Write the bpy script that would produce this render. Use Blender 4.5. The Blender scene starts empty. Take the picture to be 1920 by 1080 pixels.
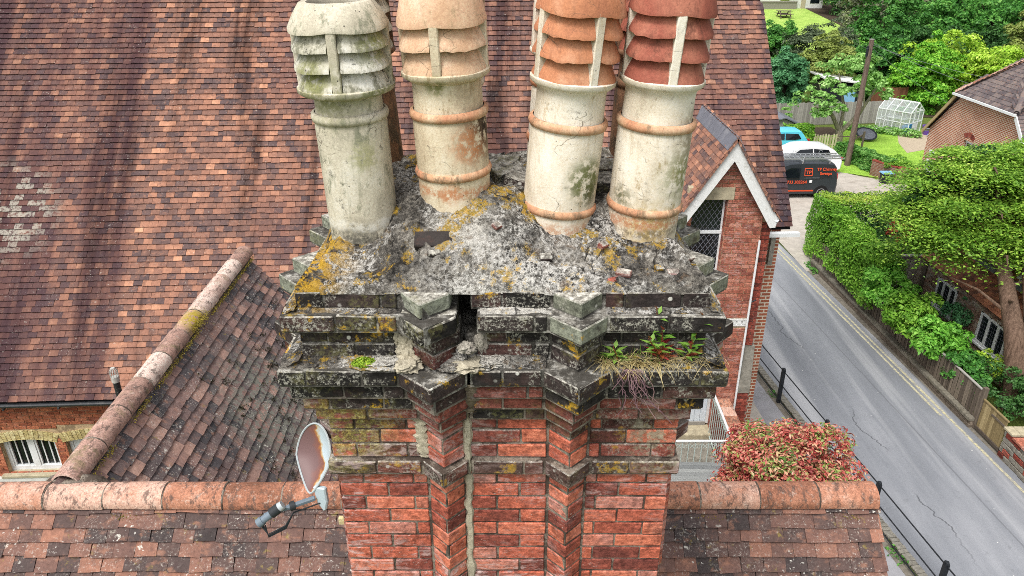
import bpy, bmesh, math, random
import numpy as np
from mathutils import Vector, Matrix, noise

random.seed(7)
R = random.Random(11)
SC = bpy.context.scene
COL = SC.collection
rad = math.radians

# ------------------------------------------------------------------ camera, sky, sun, exposure
CAM_H = 12.4
cam_d = bpy.data.cameras.new('camera')
cam = bpy.data.objects.new('camera', cam_d)
COL.objects.link(cam)
cam.location = (0, 0, CAM_H)
cam.rotation_euler = (rad(90 - 25.45), 0, 0)
cam_d.sensor_width = 36
cam_d.lens = 1400 / 1920 * 36
cam_d.clip_start = 0.05
cam_d.clip_end = 2000
SC.camera = cam

SUN_EL, SUN_AZ = rad(58), rad(215)          # azimuth clockwise from +Y: behind the camera, to the left
wd = bpy.data.worlds.new('World')
SC.world = wd
wd.use_nodes = True
wn = wd.node_tree
for n in list(wn.nodes):
    wn.nodes.remove(n)
w_out = wn.nodes.new('ShaderNodeOutputWorld')
w_bg = wn.nodes.new('ShaderNodeBackground')
w_sky = wn.nodes.new('ShaderNodeTexSky')
w_sky.sky_type = 'NISHITA'
w_sky.sun_disc = False
w_sky.sun_elevation = SUN_EL
w_sky.sun_rotation = SUN_AZ
w_sky.air_density = 1.0
w_sky.dust_density = 4.0
w_sky.ozone_density = 1.0
w_hsv = wn.nodes.new('ShaderNodeHueSaturation')
w_hsv.inputs['Saturation'].default_value = 0.22      # bright overcast: nearly white sky
wn.links.new(w_sky.outputs[0], w_hsv.inputs['Color'])
wn.links.new(w_hsv.outputs[0], w_bg.inputs[0])
w_bg.inputs[1].default_value = 0.15
wn.links.new(w_bg.outputs[0], w_out.inputs[0])

sun_d = bpy.data.lights.new('sun', 'SUN')
sun_d.energy = 1.5
sun_d.angle = rad(22)
sun_d.color = (1.0, 0.96, 0.9)
sun = bpy.data.objects.new('sun', sun_d)
COL.objects.link(sun)
sd = Vector((math.sin(SUN_AZ) * math.cos(SUN_EL), math.cos(SUN_AZ) * math.cos(SUN_EL), math.sin(SUN_EL)))
sun.rotation_euler = sd.to_track_quat('Z', 'Y').to_euler()
sun.location = (0, -5, 40)

vs = SC.view_settings
vs.view_transform = 'Standard'
vs.look = 'None'
vs.exposure = 0.6
vs.gamma = 1
vs.use_curve_mapping = False
SC.cycles.max_bounces = 5
SC.cycles.diffuse_bounces = 2
SC.cycles.pixel_filter_type = 'BLACKMAN_HARRIS'
SC.cycles.filter_width = 0.9
SC.cycles.transparent_max_bounces = 12
SC.cycles.use_denoising = False


# ------------------------------------------------------------------ material helpers
def S(h, k=1.0):
    """sRGB hex -> linear rgba."""
    h = h.lstrip('#')
    out = []
    for i in (0, 2, 4):
        v = int(h[i:i + 2], 16) / 255
        out.append(k * (v / 12.92 if v <= .04045 else ((v + .055) / 1.055) ** 2.4))
    return (*out, 1.0)


class NT:
    def __init__(s, name, rough=.85, spec=.25):
        s.mat = bpy.data.materials.new(name)
        s.mat.use_nodes = True
        s.t = s.mat.node_tree
        s.b = s.t.nodes['Principled BSDF']
        s.b.inputs['Roughness'].default_value = rough
        s.b.inputs['Specular IOR Level'].default_value = spec
        s._pos = None

    def nd(s, typ, **props):
        n = s.t.nodes.new('ShaderNode' + typ)
        for k, v in props.items():
            setattr(n, k, v)
        return n

    def set(s, sock, v):
        if hasattr(v, 'is_output') and v.is_output:
            s.t.links.new(v, sock)
        elif v is not None:
            if sock.type == 'RGBA' and isinstance(v, (int, float)):
                v = (v, v, v, 1)
            sock.default_value = v

    @property
    def pos(s):
        if s._pos is None:
            s._pos = s.nd('NewGeometry').outputs['Position']
        return s._pos

    def obj(s):
        return s.nd('TexCoord').outputs['Object']

    def scl(s, vec, sc, rotz=0.0):
        m = s.nd('Mapping')
        s.set(m.inputs['Vector'], vec)
        m.inputs['Scale'].default_value = sc
        m.inputs['Rotation'].default_value = (0, 0, rotz)
        return m.outputs[0]

    def noise(s, scale, detail=4, rough=.6, vec=None, dist=0.0):
        n = s.nd('TexNoise')
        s.set(n.inputs['Vector'], s.pos if vec is None else vec)
        n.inputs['Scale'].default_value = scale
        n.inputs['Detail'].default_value = detail
        n.inputs['Roughness'].default_value = rough
        n.inputs['Distortion'].default_value = dist
        return n.outputs['Fac']

    def warp(s, scale, amt):
        n = s.nd('TexNoise')
        s.set(n.inputs['Vector'], s.pos)
        n.inputs['Scale'].default_value = scale
        n.inputs['Detail'].default_value = 4
        a = s.nd('VectorMath', operation='SUBTRACT')
        s.t.links.new(n.outputs['Color'], a.inputs[0])
        a.inputs[1].default_value = (.5, .5, .5)
        b = s.nd('VectorMath', operation='SCALE')
        s.t.links.new(a.outputs[0], b.inputs[0])
        b.inputs['Scale'].default_value = amt
        c = s.nd('VectorMath', operation='ADD')
        s.t.links.new(b.outputs[0], c.inputs[0])
        s.set(c.inputs[1], s.pos)
        return c.outputs[0]

    def vor(s, scale, vec=None, feature='F1', out='Distance', rnd=1.0):
        n = s.nd('TexVoronoi', feature=feature)
        s.set(n.inputs['Vector'], s.pos if vec is None else vec)
        n.inputs['Scale'].default_value = scale
        n.inputs['Randomness'].default_value = rnd
        return n.outputs[out]

    def ramp(s, fac, stops, interp='LINEAR'):
        n = s.nd('ValToRGB')
        s.set(n.inputs[0], fac)
        e = n.color_ramp.elements
        n.color_ramp.interpolation = interp
        while len(e) < len(stops):
            e.new(.5)
        for i, (p, cval) in enumerate(stops):
            e[i].position = p
            e[i].color = cval if isinstance(cval, tuple) else (cval, cval, cval, 1)
        return n.outputs[0]

    def step(s, fac, a, b):
        """0 below a, 1 above b (a may exceed b)."""
        n = s.nd('MapRange', interpolation_type='SMOOTHSTEP')
        s.set(n.inputs['Value'], fac)
        n.inputs['From Min'].default_value = min(a, b)
        n.inputs['From Max'].default_value = max(a, b)
        n.inputs['To Min'].default_value = 0 if a < b else 1
        n.inputs['To Max'].default_value = 1 if a < b else 0
        return n.outputs[0]

    def mix(s, fac, a, b, mode='MIX'):
        n = s.nd('MixRGB', blend_type=mode)
        s.set(n.inputs[0], fac)
        s.set(n.inputs[1], a)
        s.set(n.inputs[2], b)
        return n.outputs[0]

    def m(s, op, a, b=None, cl=False):
        n = s.nd('Math', operation=op)
        n.use_clamp = cl
        s.set(n.inputs[0], a)
        if b is not None:
            s.set(n.inputs[1], b)
        return n.outputs[0]

    def sep(s, vec):
        n = s.nd('SeparateXYZ')
        s.set(n.inputs[0], vec)
        return n.outputs

    def rnd(s, salt=0.0):
        """one random value per piece, whether the piece is an object or an island of a joined mesh."""
        a = s.nd('ObjectInfo').outputs['Random']
        b = s.nd('NewGeometry').outputs['Random Per Island']
        v = s.m('ADD', s.m('MULTIPLY', a, 17.31), s.m('MULTIPLY', b, 31.7))
        w = s.nd('TexWhiteNoise', noise_dimensions='1D')
        s.set(w.inputs['W'], s.m('ADD', v, salt))
        return w.outputs['Value']

    def near(s, p, r0, r1, sc=(1, 1, 1)):
        """1 within r0 of the point p, 0 beyond r1."""
        n = s.nd('VectorMath', operation='SUBTRACT')
        s.set(n.inputs[0], s.pos)
        n.inputs[1].default_value = p
        k = s.nd('VectorMath', operation='MULTIPLY')
        s.t.links.new(n.outputs[0], k.inputs[0])
        k.inputs[1].default_value = sc
        l = s.nd('VectorMath', operation='LENGTH')
        s.t.links.new(k.outputs[0], l.inputs[0])
        return s.step(l.outputs['Value'], r1, r0)

    def upness(s, a=.3, b=.8):
        z = s.sep(s.nd('NewGeometry').outputs['Normal'])[2]
        return s.step(z, a, b)

    def bump(s, h, strength=.5, dist=.01, prev=None):
        n = s.nd('Bump')
        n.inputs['Strength'].default_value = strength
        n.inputs['Distance'].default_value = dist
        s.set(n.inputs['Height'], h)
        if prev is not None:
            s.set(n.inputs['Normal'], prev)
        s.t.links.new(n.outputs[0], s.b.inputs['Normal'])
        return n.outputs[0]

    def done(s, colr, rough=None):
        s.set(s.b.inputs['Base Color'], colr)
        if rough is not None:
            s.set(s.b.inputs['Roughness'], rough)
        return s.mat


def plain(name, hexc, rough=.7, var=.25, scale=8, spec=.3, metal=0.0, bump=0.0, dirt=None):
    t = NT(name, rough, spec)
    base = S(hexc)
    n = t.noise(scale, 5, .65)
    dk = tuple(v * (1 - var) for v in base[:3]) + (1,)
    lt = tuple(min(1, v * (1 + var * .6)) for v in base[:3]) + (1,)
    cval = t.ramp(n, [(.3, dk), (.7, lt)])
    if dirt:
        cval = t.mix(t.m('MULTIPLY', t.step(t.noise(scale * .6, 6, .7), .5, .72), .75), cval, S(dirt))
    t.b.inputs['Metallic'].default_value = metal
    if bump:
        t.bump(t.noise(scale * 4, 4), bump, .01)
    return t.done(cval)


def tile_mat(name, stops, streak=None, lichen=0.0, ochre=0.0, moss=None, fine=60, region=None, grain=.35):
    """clay tile: a colour per tile, weathering over it."""
    t = NT(name, .88, .2)
    h = t.rnd()
    h2 = t.m('MULTIPLY', t.m('SUBTRACT', t.noise(2.2, 3), .5), .35)
    cval = t.ramp(t.m('ADD', t.m('MULTIPLY', t.m('SUBTRACT', h, .5), .80), t.m('ADD', h2, .5), True), stops)
    # within-tile mottling
    n = t.noise(fine * .5, 5, .7)
    cval = t.mix(grain, cval, t.ramp(n, [(.25, .25), (.5, .5), (.75, .82)]), 'OVERLAY')
    n2 = t.noise(14, 4, .6)
    cval = t.mix(t.m('MULTIPLY', t.step(n2, .5, .75), .45), cval, S('#4a3a3a'))
    n5 = t.noise(11, 4, .6, vec=t.scl(t.pos, (1, 1.3, 1.3)))
    cval = t.mix(t.m('MULTIPLY', t.step(n5, .52, .72), .4), cval, S('#b27f66'))
    if streak:
        sx, colr, lo, hi, am = streak
        nz = t.noise(1.0, 4, .6, vec=t.scl(t.pos, sx))
        cval = t.mix(t.m('MULTIPLY', t.step(nz, lo, hi), am), cval, S(colr), 'MULTIPLY')
    if region:
        cval = region(t, cval)
    if ochre:
        no = t.noise(9, 6, .7)
        cval = t.mix(t.m('MULTIPLY', t.step(no, .64 - ochre * .1, .72), .8), cval, S('#8d7d45'))
    if moss:
        p, r0, r1, colr = moss
        nm = t.noise(16, 5, .7)
        k = t.m('MULTIPLY', t.near(p, r0, r1), t.step(nm, .42, .56))
        cval = t.mix(k, cval, S(colr))
    if lichen:
        wv = t.warp(22, .075)
        gate = t.step(t.noise(2.6, 5, .65), .47, .60)
        for sc_, th_, colr, am_ in ((9, .17, '#cfcbc0', .85), (21, .20, '#dedbd2', .8), (5, .13, '#a9a295', .6)):
            v = t.vor(sc_, vec=wv)
            sp = t.m('MULTIPLY', t.step(v, th_, th_ * .6), gate)
            sp = t.m('MULTIPLY', sp, t.step(t.noise(70, 4, .75), .38, .52))
            cval = t.mix(t.m('MULTIPLY', sp, am_ * min(1, lichen + .1)), cval, S(colr))
        fw = t.m('MULTIPLY', t.step(t.noise(55, 6, .8), .53, .66), t.step(t.noise(5, 4, .65), .42, .60))
        cval = t.mix(t.m('MULTIPLY', fw, .8 * lichen), cval, S('#c9c2b8'))
        dk = t.step(t.noise(38, 6, .8), .55, .68)
        cval = t.mix(t.m('MULTIPLY', dk, .55 * lichen), cval, S('#2f2a28'))
    b1 = t.bump(t.noise(fine, 4, .7), .5, .006)
    return t.done(cval)


def brick_mat(name, stops, dark=0.0, efflo=.3, lich=0.0, lime=True, fine=70):
    t = NT(name, .9, .2)
    h = t.rnd(3.3)
    h = t.m('ADD', h, t.m('MULTIPLY', t.m('SUBTRACT', t.noise(9, 4), .5), .6), True)
    cval = t.ramp(h, stops)
    n = t.noise(26, 6, .72, vec=t.scl(t.pos, (1, 1, 1.7)))
    cval = t.mix(.85, cval, t.ramp(n, [(.32, .12), (.5, .47), (.68, .88)]), 'OVERLAY')
    gr_ = t.noise(95, 6, .85)
    cval = t.mix(.55, cval, t.ramp(gr_, [(.36, .16), (.5, .5), (.64, .86)]), 'OVERLAY')
    pit = t.step(t.noise(85, 5, .8), .60, .70)
    cval = t.mix(t.m('MULTIPLY', pit, .55), cval, S('#2e201d'))
    # burnt / dirty patches
    nd_ = t.noise(7, 6, .7)
    cval = t.mix(t.m('MULTIPLY', t.step(nd_, .52, .70), .55 + .4 * dark), cval, S('#3a2a27'))
    # salts: thin, chalky, mostly as horizontal wipes
    if efflo:
        ne = t.noise(6, 8, .78, vec=t.scl(t.pos, (1, 1, 3.2)), dist=1.2)
        ng = t.noise(1.8, 3, .5)
        k = t.m('MULTIPLY', t.step(ne, .47, .62), t.step(ng, .38, .58))
        cval = t.mix(t.m('MULTIPLY', k, efflo * .8), cval, S('#c9b2ae'))
        fl_ = t.m('MULTIPLY', t.step(t.noise(48, 6, .8, vec=t.scl(t.pos, (1, 1, 2.2))), .57, .67), t.step(t.noise(3.1, 3), .42, .6))
        cval = t.mix(t.m('MULTIPLY', fl_, efflo * .7), cval, S('#d8cdc6'))
    if lich:
        up = t.upness(.45, .9)
        ng = t.noise(38, 6, .75)
        g = t.ramp(ng, [(.36, S('#45423e')), (.5, S('#8f8b82')), (.62, S('#d3d0c6'))])
        cval = t.mix(t.m('MULTIPLY', up, .9), cval, g)
        nf = t.noise(5, 6, .75)
        cval = t.mix(t.m('MULTIPLY', t.m('MULTIPLY', t.step(nf, .50, .60), t.step(t.noise(80, 6, .82), .49, .57)), .95 * lich), cval, S('#b5b2a6'))
        cval = t.mix(t.m('MULTIPLY', t.step(t.noise(75, 6, .8), .56, .66), .6 * lich), cval, S('#1d1b1a'))
        gz_ = t.m('MULTIPLY', t.step(t.noise(3.3, 5, .7), .52, .64), t.step(t.noise(50, 5, .75), .42, .56))
        cval = t.mix(t.m('MULTIPLY', gz_, .6 * lich), cval, S('#7d7a4e'))
        no = t.noise(4.4, 7, .72, vec=t.scl(t.pos, (1.1, 1, 1)))
        oc = t.ramp(t.noise(50, 3), [(.35, S('#9d8434')), (.65, S('#c99a2c'))])
        cval = t.mix(t.m('MULTIPLY', t.m('MULTIPLY', t.step(no, .585, .63), t.step(t.noise(34, 6, .75), .40, .54)), .95 * min(1, lich * 1.3)), cval, oc)
        v = t.vor(15)
        sp = t.m('MULTIPLY', t.step(t.m('ADD', v, t.m('MULTIPLY', t.noise(70, 2), .08)), .20, .14), t.step(t.noise(3.1, 2), .50, .58))
        cval = t.mix(t.m('MULTIPLY', sp, lich), cval, S('#d5d3ca'))
    if lime:
        k = t.m('MULTIPLY', t.near((-.72, 2.6, 10.52), .06, .30, (1, .6, .9)), t.step(t.noise(20, 6, .7), .40, .52))
        cval = t.mix(t.m('MULTIPLY', k, .78), cval, t.ramp(t.noise(62, 6, .8), [(.36, S('#3f3b2c')), (.48, S('#77703f')), (.56, S('#a89d4c')), (.66, S('#cfc9ab'))]))
        k2 = t.m('MULTIPLY', t.near((.62, 2.6, 10.45), .03, .20, (1, .6, .8)), t.step(t.noise(24, 6, .7), .45, .56))
        cval = t.mix(t.m('MULTIPLY', k2, .8), cval, t.ramp(t.noise(45, 4, .7), [(.3, S('#55503f')), (.65, S('#b5b09a'))]))
    b1 = t.bump(t.noise(18, 5, .65), .55, .008)
    t.bump(t.noise(120, 4, .7), .5, .003, b1)
    return t.done(cval)


MAT = {}
MAT['brick_red'] = brick_mat('brick_red', [(0, S('#6d3c35')), (.2, S('#934e40')), (.5, S('#b05f4a')), (.78, S('#c27158')), (1, S('#ab7468'))], efflo=.95)
MAT['brick_mid'] = brick_mat('brick_sooty_red', [(0, S('#452d2a')), (.4, S('#6f3f37')), (.75, S('#874a40')), (1, S('#5a403a'))], dark=.5, efflo=.8, lich=.4)
MAT['brick_dark'] = brick_mat('brick_blackened', [(0, S('#201e1d')), (.4, S('#322e2d')), (.75, S('#3c3230')), (1, S('#513833'))], dark=.3, efflo=.0, lich=.8, lime=False)
MAT['brick_green'] = brick_mat('brick_greenish', [(0, S('#66675a')), (.5, S('#85887a')), (1, S('#7b7f70'))], dark=.2, efflo=0, lich=.55, lime=False)
MAT['brick_string'] = brick_mat('brick_string_course', [(0, S('#40322e')), (.5, S('#55403a')), (1, S('#74443a'))], dark=.5, efflo=.9, lich=.5)


def mortar_mat(name, a, b, lich, dk_=.5):
    t = NT(name, .95, .1)
    n = t.noise(45, 6, .8)
    cval = t.ramp(n, [(.3, S(a)), (.7, S(b))])
    cval = t.mix(t.m('MULTIPLY', t.step(t.noise(7, 6, .75), .44, .56), dk_), cval, S('#40352f'))
    cval = t.mix(t.m('MULTIPLY', t.step(t.noise(70, 5, .8), .56, .66), .6), cval, S('#3a332d'))
    if lich:
        z = t.sep(t.pos)[2]
        up = t.step(z, 10.68, 10.82)
        g = t.ramp(t.noise(36, 6, .75), [(.3, S('#55524c')), (.5, S('#8f8c84')), (.68, S('#cfcdc6'))])
        cval = t.mix(t.m('MULTIPLY', up, .9), cval, g)
        cval = t.mix(t.m('MULTIPLY', t.m('MULTIPLY', t.step(t.noise(8, 6, .75), .40, .52), up), .85), cval, S('#33302c'))
        no = t.noise(4.4, 7, .72)
        cval = t.mix(t.m('MULTIPLY', t.m('MULTIPLY', t.step(no, .58, .64), up), .8), cval, S('#a58a3c'))
    t.bump(t.noise(60, 5, .7), .7, .006)
    return t.done(cval)


MAT['mortar'] = mortar_mat('lime_mortar', '#6c6258', '#a1978a', True, .85)
MAT['mortar_pale'] = mortar_mat('fresh_mortar', '#9c947f', '#c6beaa', False, .25)
MAT['mortar_brown'] = mortar_mat('old_mortar', '#7c6f62', '#a59888', False)
MAT['mortar_buff'] = mortar_mat('buff_mortar', '#b59a78', '#d0b896', False)


def flaunch_mat():
    t = NT('lichened_flaunching', .95, .1)
    n1 = t.noise(75, 8, .85)
    n2 = t.noise(13, 7, .75)
    n3 = t.noise(3.4, 5, .65)
    mixn = t.m('ADD', t.m('ADD', t.m('MULTIPLY', n1, .38), t.m('MULTIPLY', n2, .34)), t.m('MULTIPLY', n3, .28))
    g = t.ramp(mixn, [(.42, S('#1c1b1a')), (.475, S('#474440')), (.525, S('#79746c')), (.57, S('#a8a399')), (.63, S('#dcd8d0'))])
    w = t.m('MULTIPLY', t.step(t.noise(4.2, 6, .7), .47, .56), t.step(t.noise(60, 6, .8), .47, .56))
    g = t.mix(t.m('MULTIPLY', w, .75), g, S('#dcd9d2'))
    w2 = t.m('MULTIPLY', t.near((.05, 2.54, 11.2), .06, .36, (.62, 1, 1.2)), t.step(t.noise(48, 7, .8), .46, .56))
    g = t.mix(t.m('MULTIPLY', w2, .85), g, S('#e3e0d9'))
    for pp_, ra, rb, sc_ in (((-.46, 2.50, 10.885), .06, .20, (.8, 1, 1)), ((-.12, 2.50, 10.885), .04, .16, (.8, 1, 1)), ((-.02, 2.52, 11.10), .04, .16, (.6, 1, 1)), ((-.20, 2.72, 11.40), .05, .18, (1, 1, 1))):
        w3 = t.m('MULTIPLY', t.near(pp_, ra, rb, sc_), t.step(t.noise(40, 7, .8), .42, .54))
        g = t.mix(t.m('MULTIPLY', w3, .8), g, S('#d6d2c8'))
    br = t.m('MULTIPLY', t.step(t.noise(6.5, 6, .72), .55, .63), t.step(t.noise(55, 5, .75), .40, .55))
    g = t.mix(t.m('MULTIPLY', br, .8), g, S('#3b3835'))
    bw_ = t.m('MULTIPLY', t.step(t.noise(8.3, 5, .7, vec=t.scl(t.pos, (1, 1, 1))), .60, .66), .55)
    g = t.mix(bw_, g, S('#6d5a48'))
    no = t.noise(6.0, 8, .75)
    oc = t.ramp(t.noise(70, 5, .75), [(.35, S('#86742f')), (.52, S('#b59438')), (.66, S('#dba62a'))])
    k = t.m('MULTIPLY', t.step(no, .530, .58), t.step(t.noise(45, 6, .8), .41, .52))
    g = t.mix(t.m('MULTIPLY', k, .85), g, oc)
    yl = t.m('MULTIPLY', t.near((-.80, 2.74, 11.25), .05, .32, (1.5, .6, 1)), t.step(t.noise(26, 7, .75), .43, .53))
    g = t.mix(t.m('MULTIPLY', yl, .92), g, t.ramp(t.noise(80, 4, .7), [(.35, S('#b78a20')), (.65, S('#e0b43a'))]))
    v = t.vor(4.0, vec=t.warp(9, .12), feature='DISTANCE_TO_EDGE')
    ck = t.m('MULTIPLY', t.step(v, .020, .006), t.step(t.noise(4.7, 4), .52, .58))
    g = t.mix(t.m('MULTIPLY', ck, .85), g, S('#24211f'))
    b1 = t.bump(t.noise(16, 8, .75), .9, .022)
    b2 = t.bump(ck, -.8, .012, b1)
    t.bump(t.noise(110, 6, .8), 1.0, .007, b2)
    return t.done(g)


MAT['flaunch'] = flaunch_mat()


def pot_mat(name, stops, patches=(), speck=.5, grime='#6f6a58', grime_lo=.55, bands=(), dark=.35):
    t = NT(name, .8, .25)
    n = t.noise(5, 5, .6, vec=t.scl(t.pos, (1.4, 1.4, .8)))
    cval = t.ramp(n, stops)
    nf = t.noise(90, 4, .7)
    cval = t.mix(.25, cval, t.ramp(nf, [(.3, .3), (.7, .7)]), 'OVERLAY')
    gk = t.m('MULTIPLY', t.step(t.noise(9, 8, .78, vec=t.scl(t.pos, (1.5, 1.5, .7))), grime_lo - .02, grime_lo + .09), .8)
    cval = t.mix(gk, cval, S(grime))
    for p, r0, r1, colr in patches:
        k = t.m('MULTIPLY', t.near(p, r0, r1), t.step(t.noise(30, 7, .75), .40, .54))
        cval = t.mix(t.m('MULTIPLY', k, .92), cval, S(colr))
    # rain streaks and a scatter of hairline cracks
    st = t.m('MULTIPLY', t.step(t.noise(16, 6, .75, vec=t.scl(t.pos, (2.2, 2.2, .22))), .54, .66), .35)
    cval = t.mix(st, cval, S(grime))
    wv = t.warp(7, .16)
    ve = t.vor(5, vec=t.scl(wv, (1, 1, 2.6)), feature='DISTANCE_TO_EDGE')
    ck = t.m('MULTIPLY', t.step(ve, .012, .003), t.step(t.noise(5, 4), .54, .60))
    cval = t.mix(t.m('MULTIPLY', ck, .7), cval, S('#5d5346'))
    gr_ = t.noise(120, 5, .8)
    cval = t.mix(.4, cval, t.ramp(gr_, [(.32, .25), (.5, .5), (.68, .75)]), 'OVERLAY')
    for (zc, r0, r1, colr, am) in bands:
        zz = t.m('ABSOLUTE', t.m('SUBTRACT', t.m('ADD', t.sep(t.pos)[2], t.m('MULTIPLY', t.m('SUBTRACT', t.noise(14, 4), .5), .05)), zc))
        kb = t.m('MULTIPLY', t.step(zz, r1, r0), t.step(t.noise(42, 7, .8), .42, .54))
        cval = t.mix(t.m('MULTIPLY', kb, am), cval, S(colr))
    if speck:
        v = t.vor(42)
        k = t.m('MULTIPLY', t.step(t.m('ADD', v, t.m('MULTIPLY', t.noise(140, 2), .15)), .22, .15), t.step(t.noise(6, 3), .52, .60))
        cval = t.mix(t.m('MULTIPLY', k, speck), cval, S('#3c3833'))
    blk = t.m('MULTIPLY', t.step(t.noise(13, 8, .8), .565, .64), t.step(t.noise(65, 6, .8), .42, .55))
    cval = t.mix(t.m('MULTIPLY', blk, dark), cval, S('#35322b'))
    t.bump(t.noise(70, 5, .7), .35, .004)
    return t.done(cval)


CREAM = [(.3, S('#c4b8a3')), (.5, S('#ded3c0')), (.7, S('#ebe4d6'))]
MAT['pot_grey'] = pot_mat('pot_grey_clay', [(.3, S('#a59d8a')), (.5, S('#c6beaa')), (.7, S('#d8d2c2'))],
                          [((-.56, 2.80, 11.62), .02, .10, '#a3a07a'), ((-.70, 2.80, 11.88), .04, .2, '#88865f'), ((-.50, 2.8, 11.92), .03, .16, '#6d7337'),
                           ((-.62, 2.80, 11.25), .04, .11, '#6f6c60'), ((-.60, 2.8, 11.22), .01, .05, '#e0a71e')], .9, '#7d7f6a', .55, [(11.335, .01, .03, '#dcd9ce', .7), (11.26, .03, .08, '#55534c', .75)], .7)
MAT['pot_greyl'] = pot_mat('pot_grey_lichened', [(.3, S('#9a9582')), (.5, S('#c4bfae')), (.7, S('#e6e3da'))],
                           [((-.52, 2.84, 12.03), .02, .12, '#7f8440'), ((-.72, 2.8, 11.92), .02, .12, '#7f8145')], .8, '#6b6a55', .48, dark=.9)
MAT['pot_cream'] = pot_mat('pot_cream_clay', CREAM, [((.30, 2.82, 11.52), .05, .125, '#5f6530'), ((.33, 2.82, 11.45), .02, .09, '#4b4d2c')], .8, '#b39a72', .6, [(11.31, .01, .05, '#b9825c', .7)])
MAT['pot_cream2'] = pot_mat('pot_cream_stained', CREAM, [((.67, 2.86, 11.55), .03, .17, '#7a7b45'), ((.69, 2.88, 11.70), .03, .16, '#9a8c76'), ((.55, 2.80, 11.33), .03, .16, '#b79f68'),
                                                         ((.45, 2.86, 11.45), .01, .08, '#5a5a3a')], .8, '#a08a60', .58, [(11.345, .01, .04, '#b0724e', .75), (11.30, .005, .03, '#4a4034', .6)])
MAT['pot_buff'] = pot_mat('pot_buff_clay', [(.3, S('#b7a58a')), (.5, S('#d0c1a6')), (.7, S('#e0d5bf'))],
                          [((-.10, 2.86, 11.70), .04, .16, '#5e4a36'), ((-.16, 2.83, 11.66), .02, .12, '#b57a52'), ((-.28, 2.8, 11.9), .02, .07, '#7b7a48'), ((-.09, 2.88, 11.72), .02, .10, '#2f261f'), ((-.24, 2.80, 11.47), .02, .06, '#c08a63')], .8, '#a08c6c', .54, [(11.47, .008, .035, '#b67b54', .8)])
MAT['pot_ring'] = pot_mat('pot_ring_worn', [(.3, S('#b3775a')), (.5, S('#c79a78')), (.7, S('#dcc6a8'))], (), .5, '#7d6a54', .54)
MAT['terracotta'] = pot_mat('terracotta_orange', [(.3, S('#ac6f53')), (.5, S('#c0825f')), (.7, S('#d09e7f'))], (), .15, '#94654e', .6)
MAT['terracotta_red'] = pot_mat('terracotta_red', [(.3, S('#84493d')), (.5, S('#9c5a4a')), (.7, S('#b2745f'))], (), .15, '#6d4438', .55)
MAT['terracotta_pale'] = pot_mat('terracotta_pale', [(.3, S('#c49c7b')), (.5, S('#d8b596')), (.7, S('#e4cdb4'))], (), .3, '#a08a6c', .55)
MAT['pot_brown'] = pot_mat('pot_brown_clay', [(.3, S('#5e4636')), (.5, S('#84614a')), (.7, S('#9c8468'))], (), .7, '#4a4338', .5)
MAT['soot'] = plain('soot', '#15120f', .95, .2)

ROOF = [(0, S('#43383b')), (.15, S('#5d4c4b')), (.4, S('#785a4f')), (.68, S('#8e6656')), (.84, S('#a1745f')), (.93, S('#c28f72')), (1, S('#d8ab8c'))]


def main_region(t, cval):
    x = t.sep(t.pos)[0]
    xx = t.m('ADD', x, t.m('MULTIPLY', t.m('SUBTRACT', t.noise(1.3, 3), .5), .5))
    k = t.step(xx, -7.05, -7.45)
    cval = t.mix(t.m('MULTIPLY', k, t.m('ADD', t.m('MULTIPLY', t.step(t.noise(1.1, 4, .6, vec=t.scl(t.pos, (2.4, .25, .25))), .38, .62), .42), .30)), cval, S('#452f34'))
    k2 = t.m('MULTIPLY', t.step(xx, -5.2, -4.4), t.step(t.noise(.55, 4), .42, .6))
    cval = t.mix(t.m('MULTIPLY', k2, .40), cval, S('#53393c'))
    g = t.m('MULTIPLY', t.m('MULTIPLY', t.near((-9.5, 13.4, 7.6), .5, 1.2), t.step(t.rnd(4.4), .52, .56)), t.step(t.noise(16, 6, .75), .40, .54))
    cval = t.mix(t.m('MULTIPLY', g, .7), cval, S('#aaa699'))
    xe = t.step(x, 5.15, 5.3)
    r = t.step(t.rnd(9.1), .45, .5)
    cval = t.mix(t.m('MULTIPLY', t.m('MULTIPLY', xe, r), .75), cval, S('#39323a'))
    return cval


MAT['tile_main'] = tile_mat('clay_tile_main_roof', ROOF, streak=((1.6, .12, .12), '#4c3b42', .47, .64, .78), lichen=.25, region=main_region, fine=45)
NEAR = [(0, S('#332f2f')), (.2, S('#4a4140')), (.45, S('#5f4c47')), (.7, S('#75584f')), (.88, S('#8f6757')), (1, S('#b5806a'))]
MAT['tile_near'] = tile_mat('clay_tile_near_roof', NEAR, lichen=.9, ochre=.35, fine=60, grain=.5)
WING = [(0, S('#363537')), (.25, S('#524d4f')), (.5, S('#6e5d5a')), (.75, S('#886d66')), (.92, S('#a68578')), (1, S('#c09d8e'))]
MAT['tile_wing'] = tile_mat('clay_tile_wing_roof', WING, lichen=1.15, ochre=.35, moss=((-2.75, 7.2, 7.4), .35, 1.15, '#74736a'), fine=55, grain=.5)
MAT['tile_bay'] = tile_mat('clay_tile_bay_roof', ROOF, lichen=.3, ochre=.3)
MAT['tile_cottage'] = tile_mat('clay_tile_cottage', [(0, S('#5c4238')), (.4, S('#93604a')), (.8, S('#b8785a')), (1, S('#cf9270'))], lichen=.2, ochre=.3)
MAT['tile_orange'] = tile_mat('clay_tile_orange', [(0, S('#b35a40')), (1, S('#d98563'))])
MAT['tile_grey'] = tile_mat('concrete_tile_grey', [(0, S('#4a4448')), (.5, S('#655d5e')), (1, S('#7d716c'))], lichen=.2, fine=20)


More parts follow.
